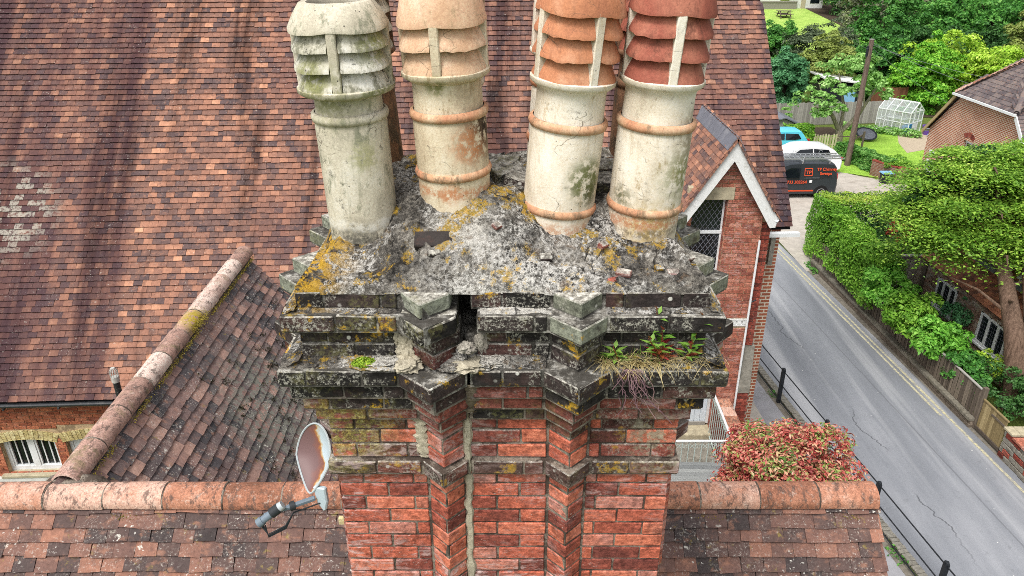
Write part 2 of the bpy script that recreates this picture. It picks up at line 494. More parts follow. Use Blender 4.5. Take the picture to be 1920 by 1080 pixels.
def ridge_mat(name, stops, mossy):
    t = NT(name, .9, .2)
    h = t.m('ADD', t.m('MULTIPLY', t.rnd(5.5), .45), t.m('MULTIPLY', t.noise(7, 6, .7), .75), True)
    cval = t.ramp(h, stops)
    cval = t.mix(.75, cval, t.ramp(t.noise(60, 7, .8), [(.34, .18), (.5, .5), (.66, .82)]), 'OVERLAY')
    cval = t.mix(t.m('MULTIPLY', t.step(t.noise(9, 8, .78, vec=t.scl(t.pos, (2, 1, 1))), .50, .60), .8), cval, S('#574a44'))
    cval = t.mix(t.m('MULTIPLY', t.step(t.noise(26, 6, .75), .56, .66), .5), cval, S('#cdbcae'))
    if mossy:
        k = t.m('MULTIPLY', t.near((-3.48, 7.35, 8.5), .05, .32), t.step(t.noise(20, 5), .36, .5))
        cval = t.mix(k, cval, S('#a8942e'))
        cval = t.mix(t.m('MULTIPLY', t.step(t.noise(5, 6, .7), .55, .65), .5), cval, S('#77704c'))
    t.bump(t.noise(45, 6, .72), .6, .008)
    return t.done(cval)


MAT['ridge'] = ridge_mat('ridge_tile_clay', [(.25, S('#74503f')), (.42, S('#9c6a54')), (.58, S('#b58169')), (.78, S('#c9a593'))], False)
MAT['ridge_wing'] = ridge_mat('ridge_tile_weathered', [(.25, S('#8a6d62')), (.5, S('#b39082')), (.75, S('#d3bdb0'))], True)
MAT['brick_bay'] = brick_mat('brick_bay', [(0, S('#7f493d')), (.4, S('#9b5b49')), (.8, S('#ad6d59')), (1, S('#b8806d'))], efflo=.5, lime=False, fine=40)
MAT['brick_buttress'] = brick_mat('brick_buttress', [(0, S('#5f2f28')), (.5, S('#874034')), (1, S('#9d5344'))], efflo=.15, lime=False)
MAT['brick_left'] = brick_mat('brick_orange_wall', [(0, S('#8a4c38')), (.4, S('#a86146')), (.8, S('#b57052')), (1, S('#a1644f'))], efflo=.15, lime=False)
MAT['brick_yellow'] = brick_mat('brick_yellow_arch', [(0, S('#b3a26e')), (.5, S('#c9ba86')), (1, S('#d6ca9c'))], efflo=.1, lime=False)
MAT['stone'] = plain('pale_stone', '#b3a98f', .9, .25, 9, bump=.4, dirt='#857c68')
MAT['stone_grey'] = plain('grey_stone', '#8a867c', .95, .35, 12, bump=.5, dirt='#5c594f')
MAT['white_paint'] = plain('white_paint', '#dcdfe0', .55, .07, 6, .4, dirt='#bdbfb9')
MAT['white_flaky'] = plain('white_flaking_paint', '#dadcda', .7, .08, 20, .3, bump=.3, dirt='#aeada4')
MAT['blue_white'] = plain('blue_white_paint', '#d3dde6', .6, .05, 5, .3)
MAT['render_white'] = plain('white_render', '#d5d6d2', .85, .08, 5, .2, dirt='#a9a99f')
MAT['lead'] = plain('lead_sheet', '#6e717a', .6, .2, 7, .4, bump=.3, dirt='#8b8d92')
MAT['black_metal'] = plain('black_metal', '#1d2126', .5, .2, 20, .4)
MAT['gutter_black'] = plain('black_gutter', '#33363a', .5, .3, 9, .4, dirt='#5a5a58')
MAT['dark_gap'] = plain('dark_interior', '#0d0d0e', .9, .2)
MAT['rail_pale'] = plain('pale_painted_iron', '#b9c6c0', .5, .1, 12, .4, dirt='#8fa39b')
MAT['pipe_black'] = plain('black_pipe', '#26282a', .55, .4, 30, .4, dirt='#777a78')
MAT['cage'] = plain('pale_wire_cage', '#b8b6b0', .6, .15)


def glass_mat():
    t = NT('dark_glass', .08, .5)
    return t.done(t.ramp(t.noise(3, 2), [(.35, S('#0c1113')), (.7, S('#20282b'))]))


MAT['glass'] = glass_mat()
MAT['glass_car'] = plain('car_glass', '#10151a', .06, .2, 3, .5)


def asphalt():
    t = NT('grey_asphalt', .9, .2)
    x = t.sep(t.pos)
    n = t.noise(.7, 5, .6, vec=t.scl(t.pos, (1.2, .18, 1), .0))
    cval = t.ramp(n, [(.3, S('#6f7278')), (.5, S('#7e8187')), (.72, S('#96989d'))])
    cval = t.mix(.35, cval, t.ramp(t.noise(60, 4, .8), [(.3, .25), (.7, .75)]), 'OVERLAY')
    cval = t.mix(t.m('MULTIPLY', t.step(t.noise(3, 7, .78), .56, .66), .35), cval, S('#66686c'))
    tr_ = t.noise(.9, 3, .5, vec=t.scl(t.pos, (1.6, .05, 1)))
    cval = t.mix(t.m('MULTIPLY', t.step(tr_, .5, .62), .35), cval, S('#bdbec0'))
    # one wandering crack and one seam
    xw = t.m('ADD', x[0], t.m('MULTIPLY', t.m('SUBTRACT', t.noise(.55, 5, .62, vec=t.scl(t.pos, (0, 1, 0))), .5), 1.6))
    xl = t.m('ADD', xw, t.m('MULTIPLY', x[1], .07))
    ck = t.step(t.m('ABSOLUTE', t.m('SUBTRACT', xl, 11.0)), .03, .008)
    ck = t.m('MULTIPLY', ck, t.step(t.noise(.28, 2, .5, vec=t.scl(t.pos, (0, 1, 0))), .47, .53))
    cval = t.mix(t.m('MULTIPLY', ck, .75), cval, S('#4c4e52'))
    xm = t.m('ADD', x[0], t.m('MULTIPLY', x[1], .075))
    sm = t.step(t.m('ABSOLUTE', t.m('SUBTRACT', t.m('ADD', xm, t.m('MULTIPLY', t.noise(2, 3), .06)), 12.42)), .03, .012)
    cval = t.mix(t.m('MULTIPLY', sm, .45), cval, S('#5a5b5f'))
    spk = t.m('MULTIPLY', t.step(t.vor(2.5), .045, .03), 1.0)
    cval = t.mix(spk, cval, S('#c9c9c6'))
    t.bump(t.noise(90, 3, .7), .3, .004)
    return t.done(cval)


MAT['asphalt'] = asphalt()
MAT['pavement'] = plain('pavement_tarmac', '#96969a', .9, .15, 3, .2, bump=.2, dirt='#807f7e')
MAT['concrete'] = plain('pale_concrete', '#b3aca2', .92, .2, 2.5, .2, bump=.3, dirt='#8e8579')
MAT['dirt'] = plain('road_edge_dirt', '#7d776d', .95, .35, 6, .1, bump=.5, dirt='#565043')


def yellow_line():
    t = NT('worn_yellow_paint', .8, .2)
    cval = t.mix(t.step(t.noise(9, 7, .8), .43, .58), S('#c2bb97'), S('#94938d'))
    return t.done(cval)


MAT['yellow'] = yellow_line()


def grass_mat(name, a, b, c2):
    t = NT(name, .95, .1)
    cval = t.ramp(t.noise(.8, 6, .7), [(.3, S(a)), (.55, S(b)), (.75, S(c2))])
    cval = t.mix(.5, cval, t.ramp(t.noise(9, 5, .8), [(.3, .3), (.7, .7)]), 'OVERLAY')
    t.bump(t.noise(20, 4, .8), .8, .05)
    return t.done(cval)


MAT['ground'] = grass_mat('earth_and_grass', '#4d5a2c', '#5f6e34', '#73803c')
MAT['lawn'] = grass_mat('lawn_grass', '#7fa63c', '#94bb4a', '#a9c95c')
MAT['field'] = grass_mat('field_grass', '#88ab4b', '#9fbb5c', '#b3c66d')
MAT['soil'] = plain('dark_soil', '#4a4036', .95, .3, 5, .1)


def leaf_mat(name, stops, trans=.35, rough=.5, big=.6):
    t = NT(name, rough, .3)
    h = t.m('ADD', t.m('MULTIPLY', t.nd('NewGeometry').outputs['Random Per Island'], .65),
            t.m('MULTIPLY', t.step(t.noise(big, 3, .6), .3, .7), .35))
    cval = t.ramp(h, stops)
    t.done(cval)
    tr = t.nd('BsdfTranslucent')
    t.set(tr.inputs[0], cval)
    mx = t.nd('MixShader')
    mx.inputs[0].default_value = trans
    t.t.links.new(t.b.outputs[0], mx.inputs[1])
    t.t.links.new(tr.outputs[0], mx.inputs[2])
    t.t.links.new(mx.outputs[0], t.t.nodes['Material Output'].inputs[0])
    return t.mat


def leafs(name, a, b, c2, d=None, **k):
    return leaf_mat(name, [(0, S(a)), (.4, S(b)), (.75, S(c2)), (1, S(d or c2))], **k)


MAT['leaf_hedge'] = leafs('leaf_hedge', '#47751f', '#6a9e30', '#93c348', '#c0df6c')
MAT['leaf_hedge_b'] = leafs('leaf_hedge_b', '#6d9030', '#98ba43', '#b8d058', '#d3b96c')
MAT['leaf_shrub'] = leafs('leaf_shrub', '#4c8629', '#6aac3b', '#90cc54', '#b9e276')
MAT['leaf_yew'] = leafs('leaf_yew', '#55802f', '#82ae42', '#aed255', '#d6e67c')
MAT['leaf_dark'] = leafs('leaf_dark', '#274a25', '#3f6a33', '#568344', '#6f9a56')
MAT['leaf_mid'] = leafs('leaf_mid', '#37692a', '#4f8c3c', '#6fac4d', '#93c765')
MAT['leaf_deep'] = leafs('leaf_deep', '#2b5a25', '#437a34', '#619c46', '#86bd5c')
MAT['leaf_vivid'] = leafs('leaf_vivid', '#488a26', '#6bae33', '#97d047', '#bfe766')
MAT['leaf_bright'] = leafs('leaf_bright', '#7aa82c', '#a3cd3f', '#c5e355', '#e0ee84')
MAT['leaf_sage'] = leafs('leaf_sage_grey', '#3f4f38', '#556549', '#6b7a5a', '#82906e')
MAT['leaf_apple'] = leafs('leaf_apple', '#5f8a42', '#83b45a', '#a8d27c', '#c8e79c')
MAT['leaf_blue'] = leafs('leaf_blue', '#3c6f49', '#548d5d', '#70aa76', '#94c792')
MAT['leaf_olive'] = leafs('leaf_olive_cream', '#6a7c38', '#8a9b4c', '#a9b765', '#c3cb84')
MAT['leaf_grey'] = leafs('leaf_grey', '#62665a', '#80836f', '#90a06c', '#a9b880')
MAT['leaf_red'] = leaf_mat('leaf_red_new_growth', [(0, S('#6f2f30')), (.22, S('#a84a45')), (.40, S('#c96c60')), (.54, S('#de9c88')), (.64, S('#cdb386')), (.76, S('#93aa52')), (.88, S('#5f8440')), (1, S('#3f6030'))], .25, .4, 2.0)
MAT['leaf_maple'] = leafs('leaf_dark_red', '#5d2a22', '#85382a', '#a24a34')
MAT['leaf_ivy'] = leafs('leaf_ivy', '#37692a', '#568f3e', '#7cae56', '#aed27e')
MAT['moss_ochre'] = leafs('moss_ochre', '#4d4526', '#74682f', '#978636', trans=.05, rough=.95)
MAT['weed_green'] = leafs('leaf_weed_green', '#4d7a2e', '#6d9c3c', '#8cb450')
MAT['weed_red'] = leafs('leaf_weed_red', '#8c2a36', '#b53a4a', '#a5603a')
MAT['weed_bronze'] = leafs('leaf_weed_bronze', '#7d5a2c', '#8f6a30', '#9c4a3a')
MAT['straw'] = leafs('dry_straw', '#9d8c5c', '#bba874', '#d3c393', trans=.2)
MAT['roots'] = leafs('dead_purple_roots', '#56424a', '#73585e', '#8a6f6e', trans=.05)
MAT['moss'] = leafs('moss_green', '#6f8f28', '#8cab34', '#a9c043', trans=.15, rough=.9)


def bark(name, a, b):
    t = NT(name, .95, .1)
    n = t.noise(5, 7, .7, vec=t.scl(t.pos, (3, 3, .5)))
    cval = t.ramp(n, [(.3, S(a)), (.7, S(b))])
    t.bump(n, 1, .05)
    return t.done(cval)


MAT['bark'] = bark('bark_brown', '#4a3a30', '#8a7262')
MAT['bark_apple'] = bark('bark_lichened', '#5f5b4c', '#a39c88')
MAT['bark_dark'] = bark('bark_dark', '#2d2620', '#4f4337')
MAT['pole_wood'] = bark('creosoted_pole', '#55483f', '#85746a')


def wood(name, stops, sc=(1.5, 1.5, 18)):
    t = NT(name, .9, .15)
    h = t.m('ADD', t.m('MULTIPLY', t.rnd(1.7), .5), t.m('MULTIPLY', t.noise(4, 6, .7, vec=t.scl(t.pos, sc)), .6), True)
    cval = t.ramp(h, stops)
    t.bump(t.noise(10, 5, .7, vec=t.scl(t.pos, sc)), .5, .008)
    return t.done(cval)


MAT['fence_wood'] = wood('fence_weathered_wood', [(.15, S('#453e38')), (.5, S('#645a50')), (.85, S('#857a6c'))], (6, 6, 1))
MAT['gate_wood'] = wood('gate_pale_wood', [(.15, S('#6f6145')), (.5, S('#95845f')), (.85, S('#b3a27a'))], (6, 6, 1))
MAT['grey_fence'] = wood('grey_fence_wood', [(.15, S('#76736c')), (.5, S('#93908a')), (.85, S('#aaa79f'))], (6, 6, 1))
MAT['deck_wood'] = wood('grey_deck_wood', [(.15, S('#6b6e6f')), (.5, S('#8a8d8c')), (.85, S('#a3a6a3'))], (1, 14, 14))
MAT['pale_wood'] = wood('pale_picket_wood', [(.15, S('#8b8468')), (.6, S('#b0a98c')), (.9, S('#c4bda2'))], (6, 6, 1))
MAT['brown_wood'] = wood('brown_panel_wood', [(.2, S('#5c3d2c')), (.8, S('#7d5640'))], (6, 6, 1))


def rust_mat():
    t = NT('rusting_white_dish', .5, .4)
    d_ = t.nd('VectorMath', operation='DOT_PRODUCT')
    df_ = t.nd('VectorMath', operation='SUBTRACT')
    t.set(df_.inputs[0], t.pos)
    df_.inputs[1].default_value = (-.895, 2.83, 10.175)
    t.t.links.new(df_.outputs[0], d_.inputs[0])
    nr_ = Vector((-.62, -.66, .43)).normalized()
    uv_ = (Vector((-.34, 0, 1)) - nr_ * Vector((-.34, 0, 1)).dot(nr_)).normalized()
    sx_ = uv_.cross(nr_)
    if sx_.x < 0: sx_ = -sx_
    d_.inputs[1].default_value = sx_ / .128
    k = t.m('ADD', t.m('MULTIPLY', d_.outputs['Value'], .5), t.m('MULTIPLY', t.m('SUBTRACT', t.noise(8, 3, .5), .5), 1.1))
    k = t.m('ADD', k, t.m('ADD', t.m('MULTIPLY', t.m('SUBTRACT', t.noise(70, 4, .7), .5), .07), .62))
    cval = t.ramp(k, [(.30, S('#6b5150')), (.50, S('#7a5046')), (.545, S('#a06a3a')), (.58, S('#b8a684')), (.63, S('#b3c0c7'))])
    return t.done(cval)


MAT['dish'] = rust_mat()
MAT['dish_rim'] = plain('dish_rim_white', '#a9b1b4', .5, .1, 9, .4, dirt='#a9a49a')
MAT['arm_grey'] = plain('grey_plastic', '#6d7a85', .5, .15, 10, .4)
MAT['arm_dark'] = plain('dark_plastic', '#2c3033', .6, .2, 10, .3)
MAT['van_black'] = plain('van_charcoal_paint', '#2f3439', .25, .08, 2, .5)
MAT['car_white'] = plain('car_white_paint', '#e3e6e8', .25, .03, 2, .5)
MAT['car_blue'] = plain('car_bright_blue_paint', '#5cc3dd', .25, .05, 2, .5)
MAT['orange_vinyl'] = plain('orange_lettering', '#d9532e', .5, .04, 2, .3)
MAT['tyre'] = plain('tyre_rubber', '#1b1b1c', .85, .2)
MAT['alloy'] = plain('alloy_silver', '#b5b8bb', .35, .05, 3, .5, .6)
MAT['red_lamp'] = plain('red_tail_lamp', '#b02a34', .3, .05)
MAT['bin_black'] = plain('black_plastic_box', '#23282c', .5, .1)
MAT['lid_blue'] = plain('pale_blue_lid', '#86b6d6', .5, .05)
MAT['purple'] = plain('purple_pot', '#6a4b9a', .5, .05)
MAT['blue_tub'] = plain('blue_plastic', '#3d8fd0', .5, .05)
MAT['gravel'] = plain('gravel_patch', '#b3a48e', .95, .3, 14)
MAT['wire'] = plain('grey_wire', '#6f7478', .6, .05)


def ghglass():
    t = NT('greenhouse_glass', .08, .5)
    t.done(S('#dfe8e6'))
    tr = t.nd('BsdfTransparent')
    mx = t.nd('MixShader')
    mx.inputs[0].default_value = .84
    t.t.links.new(t.b.outputs[0], mx.inputs[1])
    t.t.links.new(tr.outputs[0], mx.inputs[2])
    t.t.links.new(mx.outputs[0], t.t.nodes['Material Output'].inputs[0])
    return t.mat


MAT['greenhouse_glass'] = ghglass()


def brick_far(nm='brick_far_wall', c1='#9a5a44', c2='#b36b50', cm_='#d3c6b2'):
    """a wall whose bricks are a few pixels: colour and relief only"""
    t = NT(nm, .9, .2)
    x = t.sep(t.pos)
    cm = t.nd('CombineXYZ')
    t.set(cm.inputs[0], t.m('ADD', x[0], x[1]))
    t.set(cm.inputs[1], x[2])
    br = t.nd('TexBrick')
    t.t.links.new(cm.outputs[0], br.inputs['Vector'])
    br.inputs['Color1'].default_value = S(c1)
    br.inputs['Color2'].default_value = S(c2)
    br.inputs['Mortar'].default_value = S(cm_)
    br.inputs['Scale'].default_value = 1.0
    br.inputs['Brick Width'].default_value = .225
    br.inputs['Row Height'].default_value = .078
    br.inputs['Mortar Size'].default_value = .014
    br.inputs['Bias'].default_value = -.1
    cval = t.mix(t.m('MULTIPLY', t.step(t.noise(1.2, 5), .45, .65), .25), br.outputs[0], S('#7d4a3a'))
    cval = t.mix(.3, cval, t.ramp(t.noise(12, 4, .7), [(.3, .3), (.7, .7)]), 'OVERLAY')
    t.bump(t.m('SUBTRACT', 1.0, br.outputs[1]), .4, .01)
    return t.done(cval)


MAT['brick_far'] = brick_far()
MAT['brick_brown_far'] = brick_far('brick_brown_far', '#6f4f40', '#8a6350', '#8f8272')


# ------------------------------------------------------------------ object helpers
I4 = Matrix.Identity(4)
W = {}


def put(name, data, parent=None, M=I4):
    o = bpy.data.objects.new(name, data)
    COL.objects.link(o)
    W[o.name] = M.copy()
    if parent is not None:
        o.parent = parent
        o.matrix_basis = W[parent.name].inverted() @ M
    else:
        o.matrix_basis = M
    return o


def tag(o, label=None, cat=None, group=None, kind=None):
    if label: o['label'] = label
    if cat: o['category'] = cat
    if group: o['group'] = group
    if kind: o['kind'] = kind
    return o


def thing(name, label, cat, loc=(0, 0, 0), group=None, kind=None, M=None):
    return tag(put(name, None, None, M if M is not None else Matrix.Translation(loc)), label, cat, group, kind)


def mesh(name, vs_, fs, mat, smooth=False):
    me = bpy.data.meshes.new(name)
    me.from_pydata([tuple(v) for v in vs_], [], fs)
    if mat is not None:
        me.materials.append(MAT[mat] if isinstance(mat, str) else mat)
    if smooth:
        me.shade_smooth()
    me.update()
    return me


class MB:
    def __init__(s):
        s.v, s.f = [], []

    def add(s, vs_, fs):
        k = len(s.v)
        s.v += [Vector(v) for v in vs_]
        s.f += [tuple(i + k for i in q) for q in fs]
        return s

    def box(s, x0, x1, y0, y1, z0, z1, M=None):
        p = [Vector((x, y, z)) for z in (z0, z1) for y in (y0, y1) for x in (x0, x1)]
        if M is not None: p = [M @ q for q in p]
        return s.add(p, [(0, 2, 3, 1), (4, 5, 7, 6), (0, 1, 5, 4), (2, 6, 7, 3), (0, 4, 6, 2), (1, 3, 7, 5)])

    def bar(s, a, b, w, h=None, up=(0, 0, 1)):
        a, b = Vector(a), Vector(b)
        h = w if h is None else h
        d = (b - a).normalized()
        u = Vector(up)
        if abs(d.dot(u)) > .98: u = Vector((0, 1, 0))
        sx = d.cross(u).normalized() * w / 2
        sz = sx.cross(d).normalized() * h / 2
        p = [q + i * sx + j * sz for q in (a, b) for i, j in ((-1, -1), (1, -1), (1, 1), (-1, 1))]
        return s.add(p, [(0, 1, 2, 3), (7, 6, 5, 4), (0, 4, 5, 1), (1, 5, 6, 2), (2, 6, 7, 3), (3, 7, 4, 0)])

    def tube(s, pts, rs, n=10, cap=True):
        pts = [Vector(p) for p in pts]
        if not isinstance(rs, (list, tuple)): rs = [rs] * len(pts)
        rings = []
        pv = None
        for i, p in enumerate(pts):
            d = (pts[min(i + 1, len(pts) - 1)] - pts[max(i - 1, 0)]).normalized()
            u = Vector((0, 0, 1)) if abs(d.z) < .95 else Vector((1, 0, 0))
            if pv is not None and abs(d.dot(pv)) < .95: u = pv
            sx = (u - d * u.dot(d)).normalized()
            sy = d.cross(sx)
            pv = sx
            rings.append([p + rs[i] * (math.cos(2 * math.pi * k / n) * sx + math.sin(2 * math.pi * k / n) * sy) for k in range(n)])
        vs_ = [v for r in rings for v in r]
        fs = []
        for i in range(len(pts) - 1):
            for k in range(n):
                fs.append((i * n + k, i * n + (k + 1) % n, (i + 1) * n + (k + 1) % n, (i + 1) * n + k))
        if cap:
            fs.append(tuple(range(n - 1, -1, -1)))
            fs.append(tuple((len(pts) - 1) * n + k for k in range(n)))
        return s.add(vs_, fs)

    def lathe(s, prof, n=32, a0=0.0, a1=2 * math.pi, closed=False, M=None):
        full = abs(a1 - a0 - 2 * math.pi) < 1e-6
        m_ = n if full else n + 1
        vs_ = []
        for r, z in prof:
            for k in range(m_):
                a = a0 + (a1 - a0) * k / n
                q = Vector((r * math.cos(a), r * math.sin(a), z))
                vs_.append(M @ q if M is not None else q)
        fs = []
        L = len(prof)
        for i in range(L if closed else L - 1):
            j = (i + 1) % L
            for k in range(n):
                kk = (k + 1) % m_
                fs.append((i * m_ + k, i * m_ + kk, j * m_ + kk, j * m_ + k))
        if closed and not full:
            fs.append(tuple(i * m_ for i in range(L)))
            fs.append(tuple(i * m_ + n for i in range(L - 1, -1, -1)))
        return s.add(vs_, fs)

    def prism(s, poly, d0, d1, axis='z', M=None):
        """extrude a 2-D polygon: axis z -> (x,y), axis y -> (x,z), axis x -> (y,z)."""
        def P(a, b, t):
            q = Vector((a, b, t)) if axis == 'z' else Vector((a, t, b)) if axis == 'y' else Vector((t, a, b))
            return M @ q if M is not None else q
        n = len(poly)
        vs_ = [P(a, b, d0) for a, b in poly] + [P(a, b, d1) for a, b in poly]
        fs = [tuple(range(n - 1, -1, -1)), tuple(range(n, 2 * n))] + [(i, (i + 1) % n, n + (i + 1) % n, n + i) for i in range(n)]
        return s.add(vs_, fs)

    def data(s, name, mat, smooth=False, centre=True, bevel=0, angle=None):
        c = Vector((0, 0, 0))
        if centre:
            lo = [min(v[i] for v in s.v) for i in range(3)]
            hi = [max(v[i] for v in s.v) for i in range(3)]
            c = Vector([(a + b) / 2 for a, b in zip(lo, hi)])
        me = bpy.data.meshes.new(name)
        me.from_pydata([tuple(v - c) for v in s.v], [], s.f)
        me.materials.append(MAT[mat] if isinstance(mat, str) else mat)
        bm = bmesh.new()
        bm.from_mesh(me)
        bmesh.ops.recalc_face_normals(bm, faces=bm.faces)
        if bevel:
            ed = [e for e in bm.edges if len(e.link_faces) == 2 and e.calc_face_angle(0) > .4]
            bmesh.ops.bevel(bm, geom=ed, offset=bevel, segments=1 if bevel < .02 else 2, affect='EDGES', clamp_overlap=True)
        bm.to_mesh(me)
        bm.free()
        if smooth:
            me.shade_smooth()
            if angle:
                try:
                    me.set_sharp_from_angle(angle=angle)
                except Exception:
                    pass
        return me, c

    def build(s, name, mat, parent=None, smooth=False, bevel=0, angle=rad(40), M=None):
        me, c = s.data(name, mat, smooth, True, bevel, angle)
        X = Matrix.Translation(c)
        if M is not None: X = M @ X
        return put(name, me, parent, X)


def sbox(name, mat, parent, *b, bevel=0, M=None):
    return MB().box(*b).build(name, mat, parent, bevel=bevel, M=M)


# ------------------------------------------------------------------ leaves (numpy, one mesh each)
def leaf_mesh(name, C_, N_, size, mat, aspect=.55, seed=0, fold=.25):
    g = np.random.default_rng(seed)
    n = len(C_)
    N_ = N_ / (np.linalg.norm(N_, axis=1, keepdims=True) + 1e-9)
    t = g.normal(size=(n, 3))
    t -= N_ * np.sum(t * N_, axis=1, keepdims=True)
    t /= np.linalg.norm(t, axis=1, keepdims=True) + 1e-9
    b = np.cross(N_, t)
    sz = (size * g.uniform(.65, 1.3, n))[:, None]
    v = np.empty((n, 4, 3))
    v[:, 0] = C_ - t * sz * .5
    v[:, 1] = C_ + b * sz * aspect * .5 + N_ * sz * fold * .5 - t * sz * .05
    v[:, 2] = C_ + t * sz * .5
    v[:, 3] = C_ - b * sz * aspect * .5 + N_ * sz * fold * .5 - t * sz * .05
    me = bpy.data.meshes.new(name)
    me.vertices.add(n * 4)
    me.loops.add(n * 4)
    me.polygons.add(n)
    me.vertices.foreach_set('co', v.reshape(-1).astype(np.float32))
    me.loops.foreach_set('vertex_index', np.arange(n * 4, dtype=np.int32))
    me.polygons.foreach_set('loop_start', np.arange(0, n * 4, 4, dtype=np.int32))
    me.update(calc_edges=True)
    me.materials.append(MAT[mat] if isinstance(mat, str) else mat)
    return me


def crown_pts(seed, nc, per, rc, flat=1.0, zlo=-.55, inner=.35, up=.5):
    """leaf centres and normals of a crown of radius 1, in clumps"""
    g = np.random.default_rng(seed)
    d = g.normal(size=(nc * 4, 3))
    d /= np.linalg.norm(d, axis=1, keepdims=True)
    d = d[d[:, 2] > zlo][:nc]
    nc = len(d)
    r = g.uniform(inner ** 2, .92, nc) ** .5
    cen = d * r[:, None] * (1 + .12 * np.sin(d[:, :1] * 5 + seed) + .1 * np.cos(d[:, 1:2] * 7))
    k = np.repeat(np.arange(nc), per)
    o = g.normal(size=(nc * per, 3))
    o /= np.linalg.norm(o, axis=1, keepdims=True)
    o[:, 2] = np.where(o[:, 2] < -.25, -o[:, 2], o[:, 2])
    o += .45 * d[k]
    o /= np.linalg.norm(o, axis=1, keepdims=True)
    rs = rc * g.uniform(.65, 1.35, nc)[k] * g.uniform(.55, 1.1, nc * per)
    P = cen[k] + o * rs[:, None] * np.array([1, 1, flat])
    Nn = o + np.array([0, 0, up]) + .55 * g.normal(size=o.shape)
    return P, Nn


def trunk_mb(h, r, seed, limbs=5, spread=(1, 1, 1), lean=0.0, z0=0.0):
    g = random.Random(seed)
    mb = MB()
    top = Vector((lean + g.uniform(-.2, .2), g.uniform(-.2, .2), h))
    pts = [Vector((0, 0, z0 - .2)), Vector((lean * .2, 0, h * .3)), Vector((lean * .6, 0, h * .65)), top]
    mb.tube(pts, [r * 1.25, r, r * .75, r * .4], 9)
    for i in range(limbs):
        a = 2 * math.pi * i / limbs + g.uniform(-.4, .4)
        zb = h * g.uniform(.35, .8)
        b = Vector((lean * zb / h, 0, zb))
        e = b + Vector((math.cos(a) * spread[0], math.sin(a) * spread[1], spread[2] * g.uniform(.3, .8)))
        mid = (b + e) / 2 + Vector((0, 0, -.08 * spread[2]))
        mb.tube([b, mid, e], [r * .45, r * .3, r * .1], 6)
    return mb


def tree(name, label, loc, radii, h_centre, mat, cat='tree', seed=1, nc=70, per=90, rc=.26, leaf=.3, flat=.8, bark_='bark_dark',
         tr=.2, zlo=-.5, group=None, limbs=5, lean=0.0, inner=.35):
    rt = thing(name, label, cat, loc, group)
    P, N_ = crown_pts(seed, nc, per, rc, flat, zlo, inner)
    P = P * np.array(radii) + np.array([lean, 0, h_centre])
    me = leaf_mesh('crown', P, N_, leaf, mat, seed=seed)
    put('crown', me, rt, Matrix.Translation(loc))
    mb = trunk_mb(h_centre + radii[2] * .4, tr, seed, limbs, (radii[0] * .7, radii[1] * .7, radii[2] * .7), lean)
    me2, c = mb.data('trunk', bark_, True, False)
    put('trunk', me2, rt, Matrix.Translation(loc))
    return rt


def leaf_box(P0, u, v, n_, cnt, depth, seed, lump=.15, lf=2.0):
    """leaf points over a parallelogram P0 + a*u + b*v, scattered to a depth under it, lumpy outward along n_."""
    g = np.random.default_rng(seed)
    a, b = g.random(cnt), g.random(cnt)
    u, v, n_ = np.array(u), np.array(v), np.array(n_)
    P = np.array(P0) + a[:, None] * u + b[:, None] * v
    L = np.array([noise.noise(Vector(p * lf)) for p in P])
    dd = -g.random(cnt) ** 1.6 * depth + L * lump
    P = P + n_ * dd[:, None]
    N_ = n_ + np.array([0, 0, .35]) + .6 * g.normal(size=P.shape)
    return P, N_


# ------------------------------------------------------------------ ground, road, pavements (structure)
def sheet(name, poly, z, mat):
    return tag(MB().add([(x, y, z) for x, y in poly], [tuple(range(len(poly)))]).build(name, mat), kind='structure')


def terrain():
    xs = np.linspace(-260, 340, 61)
    ys = np.concatenate([np.linspace(-60, 55, 8), np.linspace(62, 420, 50)])
    vs_, fs = [], []
    for y in ys:
        for x in xs:
            z = 0.0 if y < 60 else (y - 60) * .07 + .004 * max(0, y - 112) ** 1.35
            vs_.append((x, y, z - .02))
    nx = len(xs)
    for j in range(len(ys) - 1):
        for i in range(nx - 1):
            fs.append((j * nx + i, j * nx + i + 1, (j + 1) * nx + i + 1, (j + 1) * nx + i))
    return tag(put('ground', mesh('ground', vs_, fs, 'ground', True)), kind='structure')


terrain()


def hillz(y):
    return 0.0 if y < 60 else (y - 60) * .07 + .004 * max(0, y - 112) ** 1.35


def yel(y): return 12.5 - .0625 * (y - 15.3)
def railx(y): return 8.52 - .115 * (y - 11.75)
def wallx(y): return 12.76 - .033 * (y - 17)


YS = [-6, 4, 12, 18, 24, 28, 31, 36, 44, 60]
sheet('road', [(railx(y) + .35, y) for y in YS] + [(yel(y) + .25, y) for y in reversed(YS)], .004, 'asphalt')
sheet('road_verge', [(yel(y) + .25, y) for y in YS[:6]] + [(wallx(y) + .3, y) for y in reversed(YS[:6])], .006, 'dirt')
sheet('pavement', [(4.6, y) for y in YS[:8]] + [(railx(y) - .12, y) for y in reversed(YS[:8])], .01, 'pavement')
sheet('pavement_patch', [(6.35, 10), (6.35, 15), (6.15, 24), (6.9, 24), (7.15, 15), (7.35, 10)], .014, 'concrete')
sheet('gutter_edge', [(railx(y) - .12, y) for y in YS[:8]] + [(railx(y) + .10, y) for y in reversed(YS[:8])], .013, 'dirt')
sheet('driveway', [(yel(27.6) + .2, 27.6), (13.2, 28.2), (14.5, 31.0), (21.5, 37.6), (21.9, 38.8), (20.6, 39.9), (19.4, 40.9), (15, 46.5), (11, 48), (yel(31) + .1, 44)], .009, 'concrete')
